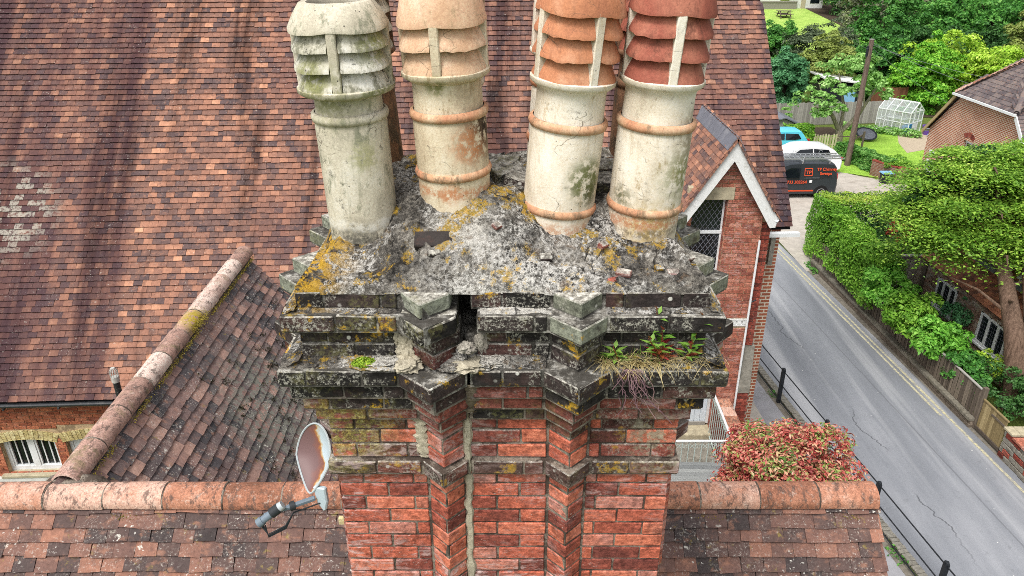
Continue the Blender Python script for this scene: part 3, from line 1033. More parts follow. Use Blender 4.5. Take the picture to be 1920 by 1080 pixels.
# kerb of laid bricks between the railing and the road
kerb = tag(MB().box(0, .01, 0, .01, 0, .004).build('kerb', 'dirt', M=Matrix.Translation((8.6, 8.9, 0))), kind='structure')
kb_me = [MB().box(-.10, .10, -.05, .05, 0, .045 + .006 * i).data('brick', 'stone_grey', bevel=.006, centre=False)[0] for i in range(3)]
yk = 9.2
i = 0
while yk < 24:
    M = Matrix.Translation((railx(yk) + .225 + R.uniform(-.008, .008), yk, 0)) @ Matrix.Rotation(.115 + R.uniform(-.03, .03), 4, 'Z')
    put('brick', kb_me[i % 3], kerb, M)
    yk += .115 if yk < 21 else .115
    i += 1
# yellow lines
for nm, off, y0, y1 in (('road_line', 0.0, 10, 31.5), ('road_line', -.17, 17.6, 31.5)):
    ysl = np.linspace(y0, y1, 12)
    sheet(nm, [(yel(y) + off - .04, y) for y in ysl] + [(yel(y) + off + .04, y) for y in reversed(ysl)], .0085, 'yellow')
# lawns and the field
sheet('lawn', [(13.5, 44.5), (19.4, 41.1), (20.8, 40.2), (21.7, 39.6), (21.8, 39.2), (34, 39.2), (34, 51), (27, 52), (18, 51.3), (13, 50)], .012, 'lawn')
sheet('gravel_path', [(24.6, 45.6), (27.8, 47.2), (28.5, 50.8), (26.4, 50.8), (25.2, 48)], .018, 'gravel')
sheet('flower_bed', [(16, 49.2), (22.5, 50.2), (22.5, 52.4), (16, 52)], .02, 'soil')
fv = [(x, y, hillz(y) + .1) for y in (68, 76, 84, 95, 104, 112) for x in (14, 46)]
ff = [(2 * i, 2 * i + 1, 2 * i + 3, 2 * i + 2) for i in range(5)]
tag(MB().add(fv, ff).build('field', 'field'), kind='structure')

# ------------------------------------------------------------------ chimney stack
XL, XR, YF, YB = -.765, .694, 2.615, 3.715
TOP, CH = 11.171, .075
stack = thing('chimney_stack', 'tall corbelled red brick chimney stack with ribbed front and wide crack near its blackened top', 'chimney', (-.035, 3.16, 8.0))
PROJ = {0: .065, 1: .12, 2: .066, 3: .066, 4: .15, 5: .12, 6: .085, 7: .05, 8: .012, 9: .012, 10: .012, 11: .034}
RW = {0: .098, 1: .112, 2: .10, 3: .10, 4: .132, 5: .122, 6: .11, 7: .10, 8: .085, 9: .085, 10: .085, 11: .098}
LDX = {0: -.045, 1: -.035, 2: -.014, 3: -.012, 4: -.022, 5: -.012}
RB1, RB2 = -.287, .240
NCR = 26


def cparm(k):
    return PROJ.get(k, 0.0), RW.get(k, .080), TOP - CH * k


HOLE = {0: -.158, 1: -.134, 2: -.134}


def core_outline(k, off=.008, notch=False):
    p, w, _ = cparm(k)
    p -= off
    w2 = w - off * .4
    a, b = XL - p, XR + p
    yf, yb = YF - p, YB + p
    l1 = RB1 + LDX.get(k, 0)
    r1 = RB2 + (.012 if k < 6 else 0)
    pts = [(a, yf), (l1 - w2, yf), (l1, yf - w2), (l1 + w2, yf)]
    if notch:
        e = l1 + w2 + .001
        pts += [(e - .004, yf + .34), (HOLE[k] + .015, yf + .34), (HOLE[k], yf)]
    elif 3 <= k <= 11:
        e = l1 + w2 + .004 + .004 * math.sin(k * 2.3)
        pts += [(e, yf), (e + .002, yf + .12), (e + .012, yf + .12), (e + .013, yf)]
    pts += [(r1 - w2, yf), (r1, yf - w2), (r1 + w2, yf), (b, yf)]
    for yc in (YF + .27, YF + .80):
        pts += [(b, yc - w2), (b + w2, yc), (b, yc + w2)]
    pts += [(b, yb), (a, yb)]
    for yc in (YF + .80, YF + .27):
        pts += [(a, yc + w2), (a - w2, yc), (a, yc - w2)]
    return pts


mb = MB()
for k in range(NCR):
    z1 = TOP - CH * k - (0.002 if k else .02)
    z0 = TOP - CH * (k + 1) - .002
    mb.prism(core_outline(k, notch=k in (0, 1, 2)), z0, z1)
mb.build('mortar_core', 'mortar', stack)
sbox('stack_base', 'mortar', stack, XL + .005, XR - .005, YF + .005, YB, 2.2, TOP - CH * NCR - .002)

_bc = {}


def brick_me(L, D, H, mat, var):
    key = (round(L / .004), round(D / .01), round(H / .004), mat, var)
    if key not in _bc:
        g = random.Random(hash(key) & 0xffff)
        m_ = MB().box(-L / 2, L / 2, -D / 2, D / 2, -H / 2, H / 2)
        for v in m_.v:
            v += Vector((g.uniform(-1, 1), g.uniform(-1, 1), g.uniform(-1, 1))) * .0018
        _bc[key] = m_.data('brick', mat, centre=False, bevel=.0035)[0]
    return _bc[key]


n_front = [0]


def brick_mat_for(k, g):
    if k <= 3: return 'brick_dark'
    if k == 4: return 'brick_dark'
    if k == 5: return g.choice(['brick_dark', 'brick_dark', 'brick_mid'])
    if k in (6, 7): return g.choice(['brick_mid', 'brick_mid', 'brick_dark'])
    if k in (8, 9, 10): return g.choice(['brick_mid', 'brick_red', 'brick_red'])
    if k == 11: return 'brick_string'
    return 'brick_red'


def lay(x0, x1, lens, yfront, zt, k, g, loose=0.0):
    """lay bricks from x0 to x1 with the lengths given (repeating)."""
    x = x0
    i = 0
    D = .10
    while x1 - x > .03:
        L = lens[min(i, len(lens) - 1)]
        if x1 - (x + L) < .05: L = x1 - x
        H = .064
        me = brick_me(L - .009, D, H, brick_mat_for(k, g), g.randrange(3))
        c = Vector((x + L / 2, yfront + D / 2 + g.uniform(-.0025, .0025), zt - H / 2 - .004 + g.uniform(-.0015, .0015)))
        M = Matrix.Translation(c) @ Matrix.Rotation(g.gauss(0, .006 + loose), 4, 'Z') @ Matrix.Rotation(g.gauss(0, .006 + loose * .5), 4, 'Y')
        put('brick', me, stack, M)
        n_front[0] += 1
        x += L
        i += 1


def vee(cx, yfront, w, zt, k, g, mat=None, dirn=(0, -1), tilt=0.0, rz=0.0, whole=True):
    """the pointed rib brick: a squint block whose point stands out of the face"""
    H = .064
    w0 = w - .004
    if whole:
        polys = [[(-w0, .07), (-w0, .0), (0, -w0), (w0, 0), (w0, .07)]]
    else:
        t = g.choice([-.004, .004])
        polys = [[(-w0, .07), (-w0, 0), (t - .003, -w0 + abs(t) + .002), (t - .003, .07)], [(t + .003, .07), (t + .003, -w0 + abs(t) + .002), (w0, 0), (w0, .07)]]
    ang = math.atan2(dirn[1], dirn[0]) + math.pi / 2
    for q in polys:
        m_ = MB().prism(q, -H / 2, H / 2)
        for v in m_.v:
            v += Vector((g.uniform(-1, 1), g.uniform(-1, 1), g.uniform(-1, 1))) * .002
        me, _ = m_.data('brick', mat or brick_mat_for(k, g), centre=False, bevel=.004)
        M = Matrix.Translation((cx, yfront, zt - H / 2 - .004)) @ Matrix.Rotation(ang + rz, 4, 'Z') @ Matrix.Rotation(tilt, 4, 'X')
        put('brick', me, stack, M)
        n_front[0] += 1


g = random.Random(5)
side = {}
for k in range(23):
    p, w, zt = cparm(k)
    yf = YF - p
    l1, r1 = RB1 + LDX.get(k, 0), RB2 + (.012 if k < 6 else 0)
    ev = k % 2 == 0
    loose = .012 if k < 6 else .003
    a, b = XL - p, XR + p
    lay(a, l1 - w - .004, [.11, .22, .12] if ev else [.215, .16], yf, zt, k, g, loose)
    c0 = l1 + w + .004
    c0 = {0: -.158, 1: -.134, 2: -.134, 3: -.137}.get(k, c0 + (.016 if k < 8 else 0))
    if k > 7: c0 += .016
    lay(c0, r1 - w - .004, [.12, .22, .1] if ev else [.22, .13], yf, zt, k, g, loose)
    rr = b - (r1 + w + .004)
    lay(r1 + w + .004, b, ([max(.05, rr - .33), .22, .11] if ev else [max(.05, rr - .22), .22]) if rr > .36 else ([.06, .22, .1] if ev else [.16, .22]), yf, zt, k, g, loose)
    top_m = {0: 'brick_green', 1: None, 4: None}.get(k)
    vee(l1, yf, w, zt, k, g, top_m if k == 0 else ('brick_mid' if k == 3 else None), tilt=g.gauss(0, .01) + (.05 if k in (0, 1) else 0), rz=(-.12 if k in (0, 1) else .03 if k in (3, 4) else 0), whole=k < 5 or ev)
    vee(r1, yf, w, zt, k, g, 'brick_green' if k in (0, 1) else None, tilt=g.gauss(0, .008), rz=.04 if k == 0 else 0, whole=k < 4 or not ev)
    # ribs on the flanks, only the ones that show past the corners
    if k in (0, 1, 4):
        for yc in (YF + .27, YF + .80):
            vee(a, yc, w, zt, k, g, 'brick_green' if k < 2 else None, (-1, 0))
            vee(b, yc, w, zt, k, g, 'brick_green' if k < 2 else None, (1, 0))
    # flanks and back: laid the same way, joined per brick kind
    kind_m = brick_mat_for(k, g)
    mbs = side.setdefault(kind_m, MB())
    ys_ = [YF - p + .11]
    while ys_[-1] < YB + p - .24: ys_.append(ys_[-1] + (.225 if ev else .2))
    ys_.append(YB + p)
    ribs = (YF + .27, YF + .80)
    segs = []
    lo = YF - p + .105
    for yc in ribs:
        segs.append((lo, yc - w - .004)); lo = yc + w + .004
    segs.append((lo, YB + p))
    for s0, s1 in segs:
        y = s0
        while s1 - y > .03:
            L = .22 if s1 - y > .26 else s1 - y
            for xo, sg in ((a, 1), (b, -1)):
                x0_, x1_ = sorted((xo, xo + sg * .08))
                mbs.box(x0_ + g.uniform(-.002, .002), x1_, y + .004, y + L - .005, zt - .068, zt - .004)
            y += L
    if k not in (0, 1, 4):
        for yc in ribs:
            for xo, sg in ((a, -1), (b, 1)):
                q = [(xo - sg * .04, yc - w), (xo, yc - w), (xo + sg * w, yc), (xo, yc + w), (xo - sg * .04, yc + w)]
                mbs.prism(q if sg < 0 else q[::-1], zt - .068, zt - .004)
    x = a + .1
    while x < b - .1:
        L = min(.22, b - .1 - x)
        mbs.box(x + .004, x + L - .005, YB + p - .08, YB + p + g.uniform(-.002, .002), zt - .068, zt - .004)
        x += L
for mname, m_ in side.items():
    tag(m_.build('flank_brick', mname, stack), kind='stuff')


# weathered mortar fillets laid over the ledges and down the crack
def lump(name, mat, pts, parent, seed=0, sub=2, rough=.25):
    """an irregular daub of mortar: a stretched ball pushed about by noise. pts = (x,y,z,rx,ry,rz)"""
    out = []
    for i, (x, y, z, rx, ry, rz) in enumerate(pts):
        bm = bmesh.new()
        bmesh.ops.create_icosphere(bm, subdivisions=sub, radius=1)
        for v in bm.verts:
            n_ = noise.noise(v.co * 1.7 + Vector((seed + i * 3.1, 0, 0))) + .6 * noise.noise(v.co * 4 + Vector((0, seed + i, 0))) + .35 * noise.noise(v.co * 9 + Vector((0, 0, seed + i)))
            v.co *= 1 + rough * n_
            v.co.x *= rx; v.co.y *= ry; v.co.z *= rz
        me = bpy.data.meshes.new(name)
        bm.to_mesh(me); bm.free()
        me.materials.append(MAT[mat])
        me.shade_smooth()
        out.append(put(name, me, parent, Matrix.Translation((x, y, z))))
    return out


def strip(name, mat, path, w, d, seed, parent):
    """a ragged band of mortar smeared on a face: path of (x, yface, z), lumpy width"""
    n = 40
    m_ = MB()
    rows = []
    for i in range(n + 1):
        t = i / n * (len(path) - 1)
        j = min(int(t), len(path) - 2)
        f_ = t - j
        P = Vector(path[j]).lerp(Vector(path[j + 1]), f_) + Vector((.010 * noise.noise(Vector((seed + 3, i * .3, 0))) + .005 * noise.noise(Vector((seed, i * .9, 2))), 0, 0))
        a = w * (1 + 1.1 * noise.noise(Vector((seed, i * .55, 0))))
        b = w * (1 + 1.1 * noise.noise(Vector((seed + 9, i * .55, 0))))
        dd = d * (1 + .5 * noise.noise(Vector((seed, 5, i * .5))))
        rows.append([P + Vector((-a, .004, 0)), P + Vector((-a * .6, -dd * .8, 0)), P + Vector((0, -dd, 0)), P + Vector((b * .6, -dd * .8, 0)), P + Vector((b, .004, 0))])
    vs_ = [v for r in rows for v in r]
    fs = [(i * 5 + j, i * 5 + j + 1, (i + 1) * 5 + j + 1, (i + 1) * 5 + j) for i in range(n) for j in range(4)]
    m_.add(vs_, fs)
    return m_.build(name, mat, parent, smooth=True)


def ledge(k, x0, x1, seed, run=None, mat='flaunch', hgt=.02, ov=.0):
    """the sloping weathering of mortar on top of a projecting course"""
    p, w, zt = cparm(k)
    pu = cparm(k - 1)[0]
    yf, yb = YF - p + .012 - ov, YF - pu + .004
    n = max(6, int((x1 - x0) / .02))
    m_ = 6
    vs_, fs = [], []
    for i in range(n + 1):
        for j in range(m_ + 1):
            x = x0 + (x1 - x0) * i / n
            t = j / m_
            yy = yf + (yb - yf) * t + .006 * noise.noise(Vector((x * 20, seed, j))) * (1 - t)
            z = zt - .004 + hgt * t + .008 * noise.noise(Vector((x * 14, yy * 20, seed))) + (.0 if 0 < j else -.008)
            vs_.append((x, yy, z))
    for i in range(n):
        for j in range(m_):
            q = i * (m_ + 1) + j
            fs.append((q, q + m_ + 1, q + m_ + 2, q + 1))
    return MB().add(vs_, fs).build('ledge_mortar', mat, stack, smooth=True)


for k, hg in ((1, .012), (4, .028)):
    p = cparm(k)[0]
    w = cparm(k)[1]
    wu = cparm(k - 1)[1]
    l1, r1 = RB1 + LDX[k], RB2 + .012
    ledge(k, XL - p + .012, l1 - w * .9, k + .3, hgt=hg)
    ledge(k, (HOLE[1] + .012) if k == 1 else l1 + w, r1 - w * .9, k + 2.3, hgt=hg)
    ledge(k, r1 + w * .9, XR + p - .012, k + 5.3, hgt=hg)
    # end caps over the corner returns
    for sx, xa in ((-1, XL), (1, XR)):
        m_ = MB()
        xo, xi = xa + sx * (p - .01), xa + sx * (cparm(k - 1)[0] - .004)
        zt = cparm(k)[2]
        y0_, y1_ = YF - p + .02, YB
        ny = 40
        vs_, fs = [], []
        for i in range(ny + 1):
            y = y0_ + (y1_ - y0_) * i / ny
            for j in range(5):
                t = j / 4
                vs_.append((xo + (xi - xo) * t, y, zt - .004 + hg * 1.3 * t + .008 * noise.noise(Vector((y * 12, t * 3, k * sx)))))
        for i in range(ny):
            for j in range(4):
                q = i * 5 + j
                fs.append((q, q + 1, q + 6, q + 5))
        m_.add(vs_, fs).build('ledge_mortar', 'flaunch', stack, smooth=True)
# pointing daubs round the crack
yE = YF - .066
lump('mortar_daub', 'mortar_pale', [(-.415, yE - .004, 10.93, .045, .016, .065), (-.44, yE, 10.99, .020, .010, .045), (-.40, yE - .03, 10.885, .06, .07, .022),
                                    (-.17, yE - .05, 10.882, .075, .055, .018)], stack, 3, 5, .55)
MAT['cement_grey'] = mortar_mat('grey_cement', '#6f6b63', '#bdb7aa', False, .4)
MAT['cement_white'] = mortar_mat('white_cement', '#a09b91', '#dcd8ce', False, .3)
lump('mortar_daub', 'cement_grey', [(-.118, yE + .004, 10.955, .024, .012, .055), (-.175, yE - .05, 10.955, .030, .03, .020)], stack, 4, 5, .45)
lump('mortar_daub', 'flaunch', [(-.20, YF - .06, 10.905, .045, .05, .022), (-.24, YF - .11, 10.882, .07, .05, .016), (-.50, YF - .11, 10.88, .12, .05, .016), (-.10, YF - .10, 10.884, .07, .045, .014)], stack, 8, 5, .5)
strip('mortar_smear', 'mortar_pale', [(-.405, YF - .06, 10.73), (-.385, YF - .022, 10.62), (-.385, YF - .014, 10.50), (-.372, YF - .014, 10.36)], .030, .012, 1.0, stack)
strip('mortar_smear', 'mortar_pale', [(-.190, YF - .016, 10.65), (-.190, YF - .016, 10.36), (-.190, YF - .004, 10.25), (-.192, YF - .003, 9.98), (-.19, YF - .003, 9.60)], .017, .009, 5.0, stack)
strip('mortar_smear', 'mortar_brown', [(-.160, YF - .125, 10.80), (-.165, YF - .09, 10.70), (-.185, YF - .03, 10.60)], .035, .012, 7.0, stack)

# flaunching: the mortar mound the pots stand in
POTS = [(-.618, 2.95, 11.246), (-.232, 2.95, 11.413), (.186, 2.95, 11.305), (.540, 2.95, 11.265),
        (-.628, 3.42, 11.36), (-.262, 3.42, 11.40), (.20, 3.42, 11.40), (.585, 3.42, 11.38)]
AX0, AX1, AY0, AY1 = XL - .065, XR + .065, YF - .065, YB + .065


def flaunch_h(x, y):
    de = min(y - AY0, (AY1 - y) * 1.0)
    dx = min(x - AX0, AX1 - x)
    t = max(0, min(1, de / .40))
    h = .285 * (1 - (1 - t) ** 1.9)
    tx = max(0, min(1, dx / .22))
    h = min(h, .30 * (1 - (1 - tx) ** 2.0) + .0)
    for cx, cy, amp, sg in ((-.63, 2.81, -.175, .17), (.19, 2.79, -.115, .115), (.54, 2.81, -.16, .165), (-.05, 2.86, .035, .08), (-.42, 2.90, .03, .05)):
        h += amp * math.exp(-((x - cx) ** 2 + (y - cy) ** 2) / (2 * sg * sg)) * min(1, de / .12)
    e = min(1, min(de, dx) / .04)
    P = Vector((x, y, 0))
    h += e * (.022 * noise.noise(P * 7) + .018 * noise.noise(P * 16) + .009 * noise.noise(P * 38) + .004 * noise.noise(P * 80))
    # cracks and spalled hollows
    v = noise.voronoi(Vector((x * 4.2 + .3 * noise.noise(P * 6), y * 4.2, 1.7)))[0]
    ck = v[1] - v[0]
    if ck < .03 and noise.noise(P * 5 + Vector((3, 1, 0))) > .02: h -= .016 * (1 - ck / .03) * e
    v2 = noise.voronoi(Vector((x * 7.5, y * 7.5 + .2 * noise.noise(P * 9), 4.2)))
    h += e * .026 * (noise.noise(v2[1][0] * 3.1) )
    q = ((x + .28) / .085) ** 2 + ((y - 2.715) / .028) ** 2
    if q < 1: h -= .022
    q = ((x - .42) / .07) ** 2 + ((y - 2.60) / .022) ** 2
    if q < 1: h -= .012
    return TOP + .004 + max(h, .002)


NX, NY = 230, 165
vs_, fs = [], []
for j in range(NY + 1):
    for i in range(NX + 1):
        x = AX0 + (AX1 - AX0) * i / NX
        y = AY0 + (AY1 - AY0) * j / NY
        ex = .012 * noise.noise(Vector((x * 9, y * 9, 4)))
        edge = i in (0, NX) or j in (0, NY)
        z = flaunch_h(x, y)
        if edge: z = TOP - .012
        xx = x + (ex if edge else 0)
        yy = y + (ex if edge else 0) - (0)
        vs_.append((xx, yy, z))
for j in range(NY):
    for i in range(NX):
        q = j * (NX + 1) + i
        fs.append((q, q + 1, q + NX + 2, q + NX + 1))
fl = put('flaunching', mesh('flaunching', vs_, fs, 'flaunch', True), stack)
# pieces of broken brick and slate bedded in the mound
MAT['brick_exposed'] = plain('exposed_dark_brick', '#383331', .85, .3, 25, .2, bump=.4, dirt='#57403a')
for x, y, L, D, H, mt, rz in ((-.28, 2.715, .20, .075, .03, 'brick_exposed', .05), (.39, 2.60, .05, .03, .025, 'brick_red', .5), (.43, 2.625, .06, .03, .02, 'brick_mid', -.4), (.62, 2.63, .045, .03, .03, 'brick_mid', .1),
                              (.57, 2.64, .035, .03, .02, 'brick_dark', .3), (.36, 2.75, .04, .03, .03, 'brick_mid', .8), (.13, 2.66, .05, .03, .03, 'brick_dark', .2), (-.06, 2.72, .035, .03, .02, 'brick_mid', .9),
                              (-.30, 2.64, .05, .025, .02, 'brick_dark', .1), (.70, 2.74, .05, .03, .03, 'brick_mid', .7)):
    z = flaunch_h(x, y)
    M = Matrix.Translation((x, y, z + .003)) @ Matrix.Rotation(rz, 4, 'Z') @ Matrix.Rotation(.55, 4, 'X')
    put('brick_shard', brick_me(L, D, H, mt, 0), stack, M)
# loose bricks at the back, seen between the pots
for x, y, z, rz, mt in ((-.02, 3.12, 11.46, .5, 'brick_dark'), (.03, 3.05, 11.45, 1.3, 'brick_dark'), (-.05, 3.20, 11.47, -.4, 'brick_dark'), (.40, 3.25, 11.44, .1, 'brick_dark'), (.42, 3.40, 11.45, .2, 'brick_mid'), (.36, 3.06, 11.44, -.3, 'brick_dark')):
    put('brick_shard', brick_me(.15, .10, .064, mt, 1), stack, Matrix.Translation((x, y, z)) @ Matrix.Rotation(rz, 4, 'Z') @ Matrix.Rotation(.25, 4, 'X'))


# ------------------------------------------------------------------ chimney pots
def pot(i, label, body_m, ring_m, louv_m, rib_m, r, zr, tilt, louvres, lip_r, lip_z, n_l, pitch, caph, low_ring=None, up_ring=None, rot=0.0, fwd=-.045, capr=None, jag=.006):
    x, y, zb = POTS[i]
    M = Matrix.Translation((x, y, zb)) @ Matrix.Rotation(tilt, 4, 'Y') @ Matrix.Rotation(-fwd, 4, 'X')
    rt = thing('chimney_pot', label, 'chimney pot', group='chimney pots on the stack', M=M)
    rm = rt
    z = lambda w: w - zb
    b = MB()
    nk = (r * .93) if up_ring else r
    prof = [(r * 1.0, -.12), (r * 1.0, .05), (r * .995, z(up_ring or lip_z) - .03)]
    if up_ring: prof += [(nk, z(up_ring) + .02)]
    prof += [(nk * .985, z(lip_z) - .05), (nk * 1.0, z(lip_z) - .028), (lip_r * .95, z(lip_z) - .012), (lip_r, z(lip_z) - .004), (lip_r, z(lip_z) + .010), (lip_r * .97, z(lip_z) + .014), (r * .70, z(lip_z) + .014)]
    b.lathe(prof, 40)
    me, _ = b.data('body', body_m, True, False, angle=rad(50))
    put('body', me, rt, M)
    for zz in (low_ring, up_ring):
        if zz:
            q = MB().lathe([(r * .96, z(zz) - .018), (r * 1.04, z(zz) - .015), (r * 1.075, z(zz)), (r * 1.04, z(zz) + .015), (r * .96, z(zz) + .018)], 40)
            me, _ = q.data('ring', ring_m, True, False)
            put('ring', me, rt, M)
    # dark flue inside
    q = MB().lathe([(r * .60, z(lip_z)), (r * .60, z(lip_z) + pitch * n_l + .06)], 20)
    me, _ = q.data('flue_liner', 'soot', True, False)
    put('flue_liner', me, rt, M)
    # slanted louvres in four panels between the ribs
    gg = random.Random(i * 7 + 1)
    ribw = .115
    for t in range(n_l):
        z0 = z(lip_z) + .012 + pitch * t
        ro, ri = lip_r * (1.0 if t else .97), lip_r * .73
        for s in range(4):
            a0 = rot + s * math.pi / 2 + ribw
            a1 = rot + (s + 1) * math.pi / 2 - ribw
            n = 10
            m_ = MB()
            vs2 = []
            for k in range(n + 1):
                u = k / n
                a = a0 + (a1 - a0) * u
                sag = .010 * math.sin(math.pi * u)
                fl_ = 1 - .045 * math.cos(2 * math.pi * u) * .5
                jj = jag * gg.uniform(-.5, .5)
                for rr_, zz in ((ro * fl_, z0 - sag * .5 + jj), (ro * fl_ * .995, z0 - sag * .5 + .013 + jj * .5), (ri, z0 + pitch * .98 + .012), (ri - .006, z0 + pitch * .98 - .002)):
                    vs2.append(Vector((rr_ * math.cos(a), rr_ * math.sin(a), zz)))
            f2 = []
            for k in range(n):
                for q_ in range(4):
                    f2.append((k * 4 + q_, (k + 1) * 4 + q_, (k + 1) * 4 + (q_ + 1) % 4, k * 4 + (q_ + 1) % 4))
            f2 += [(0, 1, 2, 3), (n * 4 + 3, n * 4 + 2, n * 4 + 1, n * 4)]
            m_.add(vs2, f2)
            me, _ = m_.data('louvre', louv_m, True, False, angle=rad(35))
            put('louvre', me, rt, M)
    zt0 = z(lip_z) + .012
    zt1 = z(lip_z) + .012 + pitch * n_l
    for s in range(4):
        a = rot + s * math.pi / 2
        m_ = MB()
        Rm = Matrix.Rotation(a, 4, 'Z')
        hw = .017
        q = [(lip_r * .64, zt0 - .002), (lip_r * .97, zt0 - .002), (lip_r * .975, zt0 + pitch), (lip_r * .975, zt1 + .01), (lip_r * .64, zt1 + pitch * .3)]
        m_.prism(q, -hw, hw, 'y', Rm)
        me, _ = m_.data('rib', rib_m, False, False, bevel=.004)
        put('rib', me, rt, M)
    cr = capr or lip_r * 1.0
    n = 48
    prof = [(cr, zt1 - .004), (cr * 1.0, zt1 + .008), (cr * .87, zt1 + .012 + (caph - .012) * .47), (cr * .73, zt1 + caph * .97), (cr * .70, zt1 + caph), (cr * .58, zt1 + caph), (cr * .56, zt1 + caph * .8), (cr * .66, zt1 + .02), (cr * .95, zt1 - .004)]
    m_ = MB().lathe(prof, n, closed=True)
    for v in m_.v:
        a = math.atan2(v.y, v.x)
        lob = 1 - .022 * math.cos(4 * (a - rot))
        v.x *= lob; v.y *= lob
        if v.z < zt1 + .02: v.z -= .010 * abs(math.sin(2 * (a - rot))) + jag * .6 * noise.noise(Vector((a * 6, i, 0)))
    me, _ = m_.data('cap', louv_m if i else body_m, True, False, angle=rad(40))
    put('cap', me, rt, M)
    return rt


F = -math.pi / 2      # faces the camera
pot(0, 'grey lichened louvred chimney pot, leftmost of the front row', 'pot_grey', 'pot_grey', 'pot_greyl', 'pot_grey', .141, 0, -.027, 0, .186, 11.868, 3, .072, .085, None, 11.765, F + .02, capr=.188, jag=.003)
pot(1, 'buff chimney pot with pale peach louvres, dark stained right flank, in front row', 'pot_buff', 'pot_ring', 'terracotta_pale', 'pot_buff', .145, 0, -.04, 0, .170, 11.925, 2, .088, .17, 11.54, 11.775, F - .12)
pot(2, 'cream chimney pot with orange louvres and green moss patch low on its front, leaning right', 'pot_cream', 'pot_ring', 'terracotta', 'pot_cream', .147, 0, .080, 0, .166, 11.895, 3, .082, .15, 11.39, 11.735, F + .42)
pot(3, 'cream chimney pot with dark red louvres, rightmost of the front row', 'pot_cream2', 'pot_ring', 'terracotta_red', 'pot_cream2', .147, 0, .055, 0, .163, 11.895, 3, .082, .15, 11.395, 11.735, F + .06)
pot(4, 'rusty brown chimney pot in the back row behind the grey lichened pot', 'pot_brown', 'pot_brown', 'pot_greyl', 'pot_brown', .125, 0, -.06, 0, .150, 11.93, 3, .075, .12, None, 11.80, F + .3, fwd=-.02)
pot(5, 'stained pot in the back row half hidden behind the buff pot with peach louvres', 'pot_buff', 'pot_buff', 'terracotta_pale', 'pot_buff', .135, 0, -.015, 0, .160, 11.93, 3, .082, .15, 11.55, 11.80, F + .2, fwd=-.02)
pot(6, 'cream pot in the back row almost wholly hidden behind the mossy cream pot', 'pot_cream', 'terracotta', 'terracotta', 'pot_cream', .135, 0, .06, 0, .155, 11.93, 3, .082, .15, 11.55, 11.80, F + .2, fwd=-.02)
pot(7, 'brown pot in the back row showing as a sliver left of the red louvred pot', 'pot_brown', 'pot_brown', 'terracotta_red', 'pot_brown', .135, 0, .03, 0, .155, 11.93, 3, .082, .15, None, 11.80, F + .2, fwd=-.02)

# ------------------------------------------------------------------ growth on the stack
zE = cparm(4)[2]
# moss cushion on the left ledge
def tuft(name, label, cat, loc, mat, n, rx, ry, rz, leaf, seed, aspect=.3, up=1.2):
    gg = np.random.default_rng(seed)
    d = gg.normal(size=(n, 3)); d /= np.linalg.norm(d, axis=1, keepdims=True); d[:, 2] = abs(d[:, 2])
    P = d * gg.uniform(.5, 1.0, (n, 1)) * np.array([rx, ry, rz])
    return tag(put(name, leaf_mesh(name, P, d + .5 * gg.normal(size=d.shape), leaf, mat, aspect, seed), None, Matrix.Translation(loc)), label, cat)


tuft('moss_cushion', 'small bright green moss cushion on the left brick ledge of the stack', 'moss', (-.575, YF - .115, zE + .012), 'moss', 900, .050, .030, .026, .010, 4, .7)


def blade_mb(p0, d, L, w, droop, n=5):
    p0, d = Vector(p0), Vector(d).normalized()
    sx = d.cross(Vector((0, 0, 1)))
    sx = (sx if sx.length > .1 else Vector((1, 0, 0))).normalized()
    vs_, fs = [], []
    p = p0.copy()
    for i in range(n + 1):
        t = i / n
        ww = w * (1 - t) ** .6
        vs_ += [p - sx * ww / 2, p + sx * ww / 2]
        dd = (d + Vector((0, 0, -droop * t))).normalized()
        p = p + dd * L / n
    for i in range(n):
        fs.append((2 * i, 2 * i + 1, 2 * i + 3, 2 * i + 2))
    return vs_, fs


gs = random.Random(3)
m_ = MB()
for i in range(420):
    x = gs.gauss(.50, .13)
    x = min(max(x, .36), .80)
    d = (gs.gauss(.15, .6), gs.gauss(-.45, .5), gs.uniform(.1, .9))
    a, b = blade_mb((x, YF - .085 + gs.uniform(-.03, .02), zE + .006), d, gs.uniform(.04, .15), .0028, gs.uniform(.3, 1.6))
    m_.add(a, b)
tag(m_.build('dry_grass', 'straw', None), 'matted dry straw coloured grass on the right brick ledge', 'grass', kind='stuff')
m_ = MB()
for i in range(60):
    x = gs.uniform(.36, .62)
    a, b = blade_mb((x, YF - .08 + gs.uniform(-.02, .02), zE + .006), (gs.gauss(0, .4), gs.gauss(-.2, .3), 1), gs.uniform(.03, .08), .004, gs.uniform(.2, 1))
    m_.add(a, b)
tag(m_.build('green_grass', 'weed_green', None), 'short green grass blades growing through the straw on the ledge', 'grass', kind='stuff')
m_ = MB()
for i in range(30):
    p = [Vector((.45 + gs.gauss(0, .02), YF - .15, zE + .008))]
    dx = gs.uniform(-.2, 1.0)
    for s in range(7):
        p.append(p[-1] + Vector((dx * .022 + gs.gauss(0, .016), -.010 + gs.gauss(0, .008) if s < 2 else gs.gauss(0, .010), -.002 if s < 1 else -.032 + gs.gauss(0, .006))))
    k = gs.randint(4, 8)
    m_.tube(p[:k], [.0016] * k, 4, False)
tag(m_.build('dead_roots', 'roots', None), 'purple brown dead roots trailing over the right ledge', 'roots')


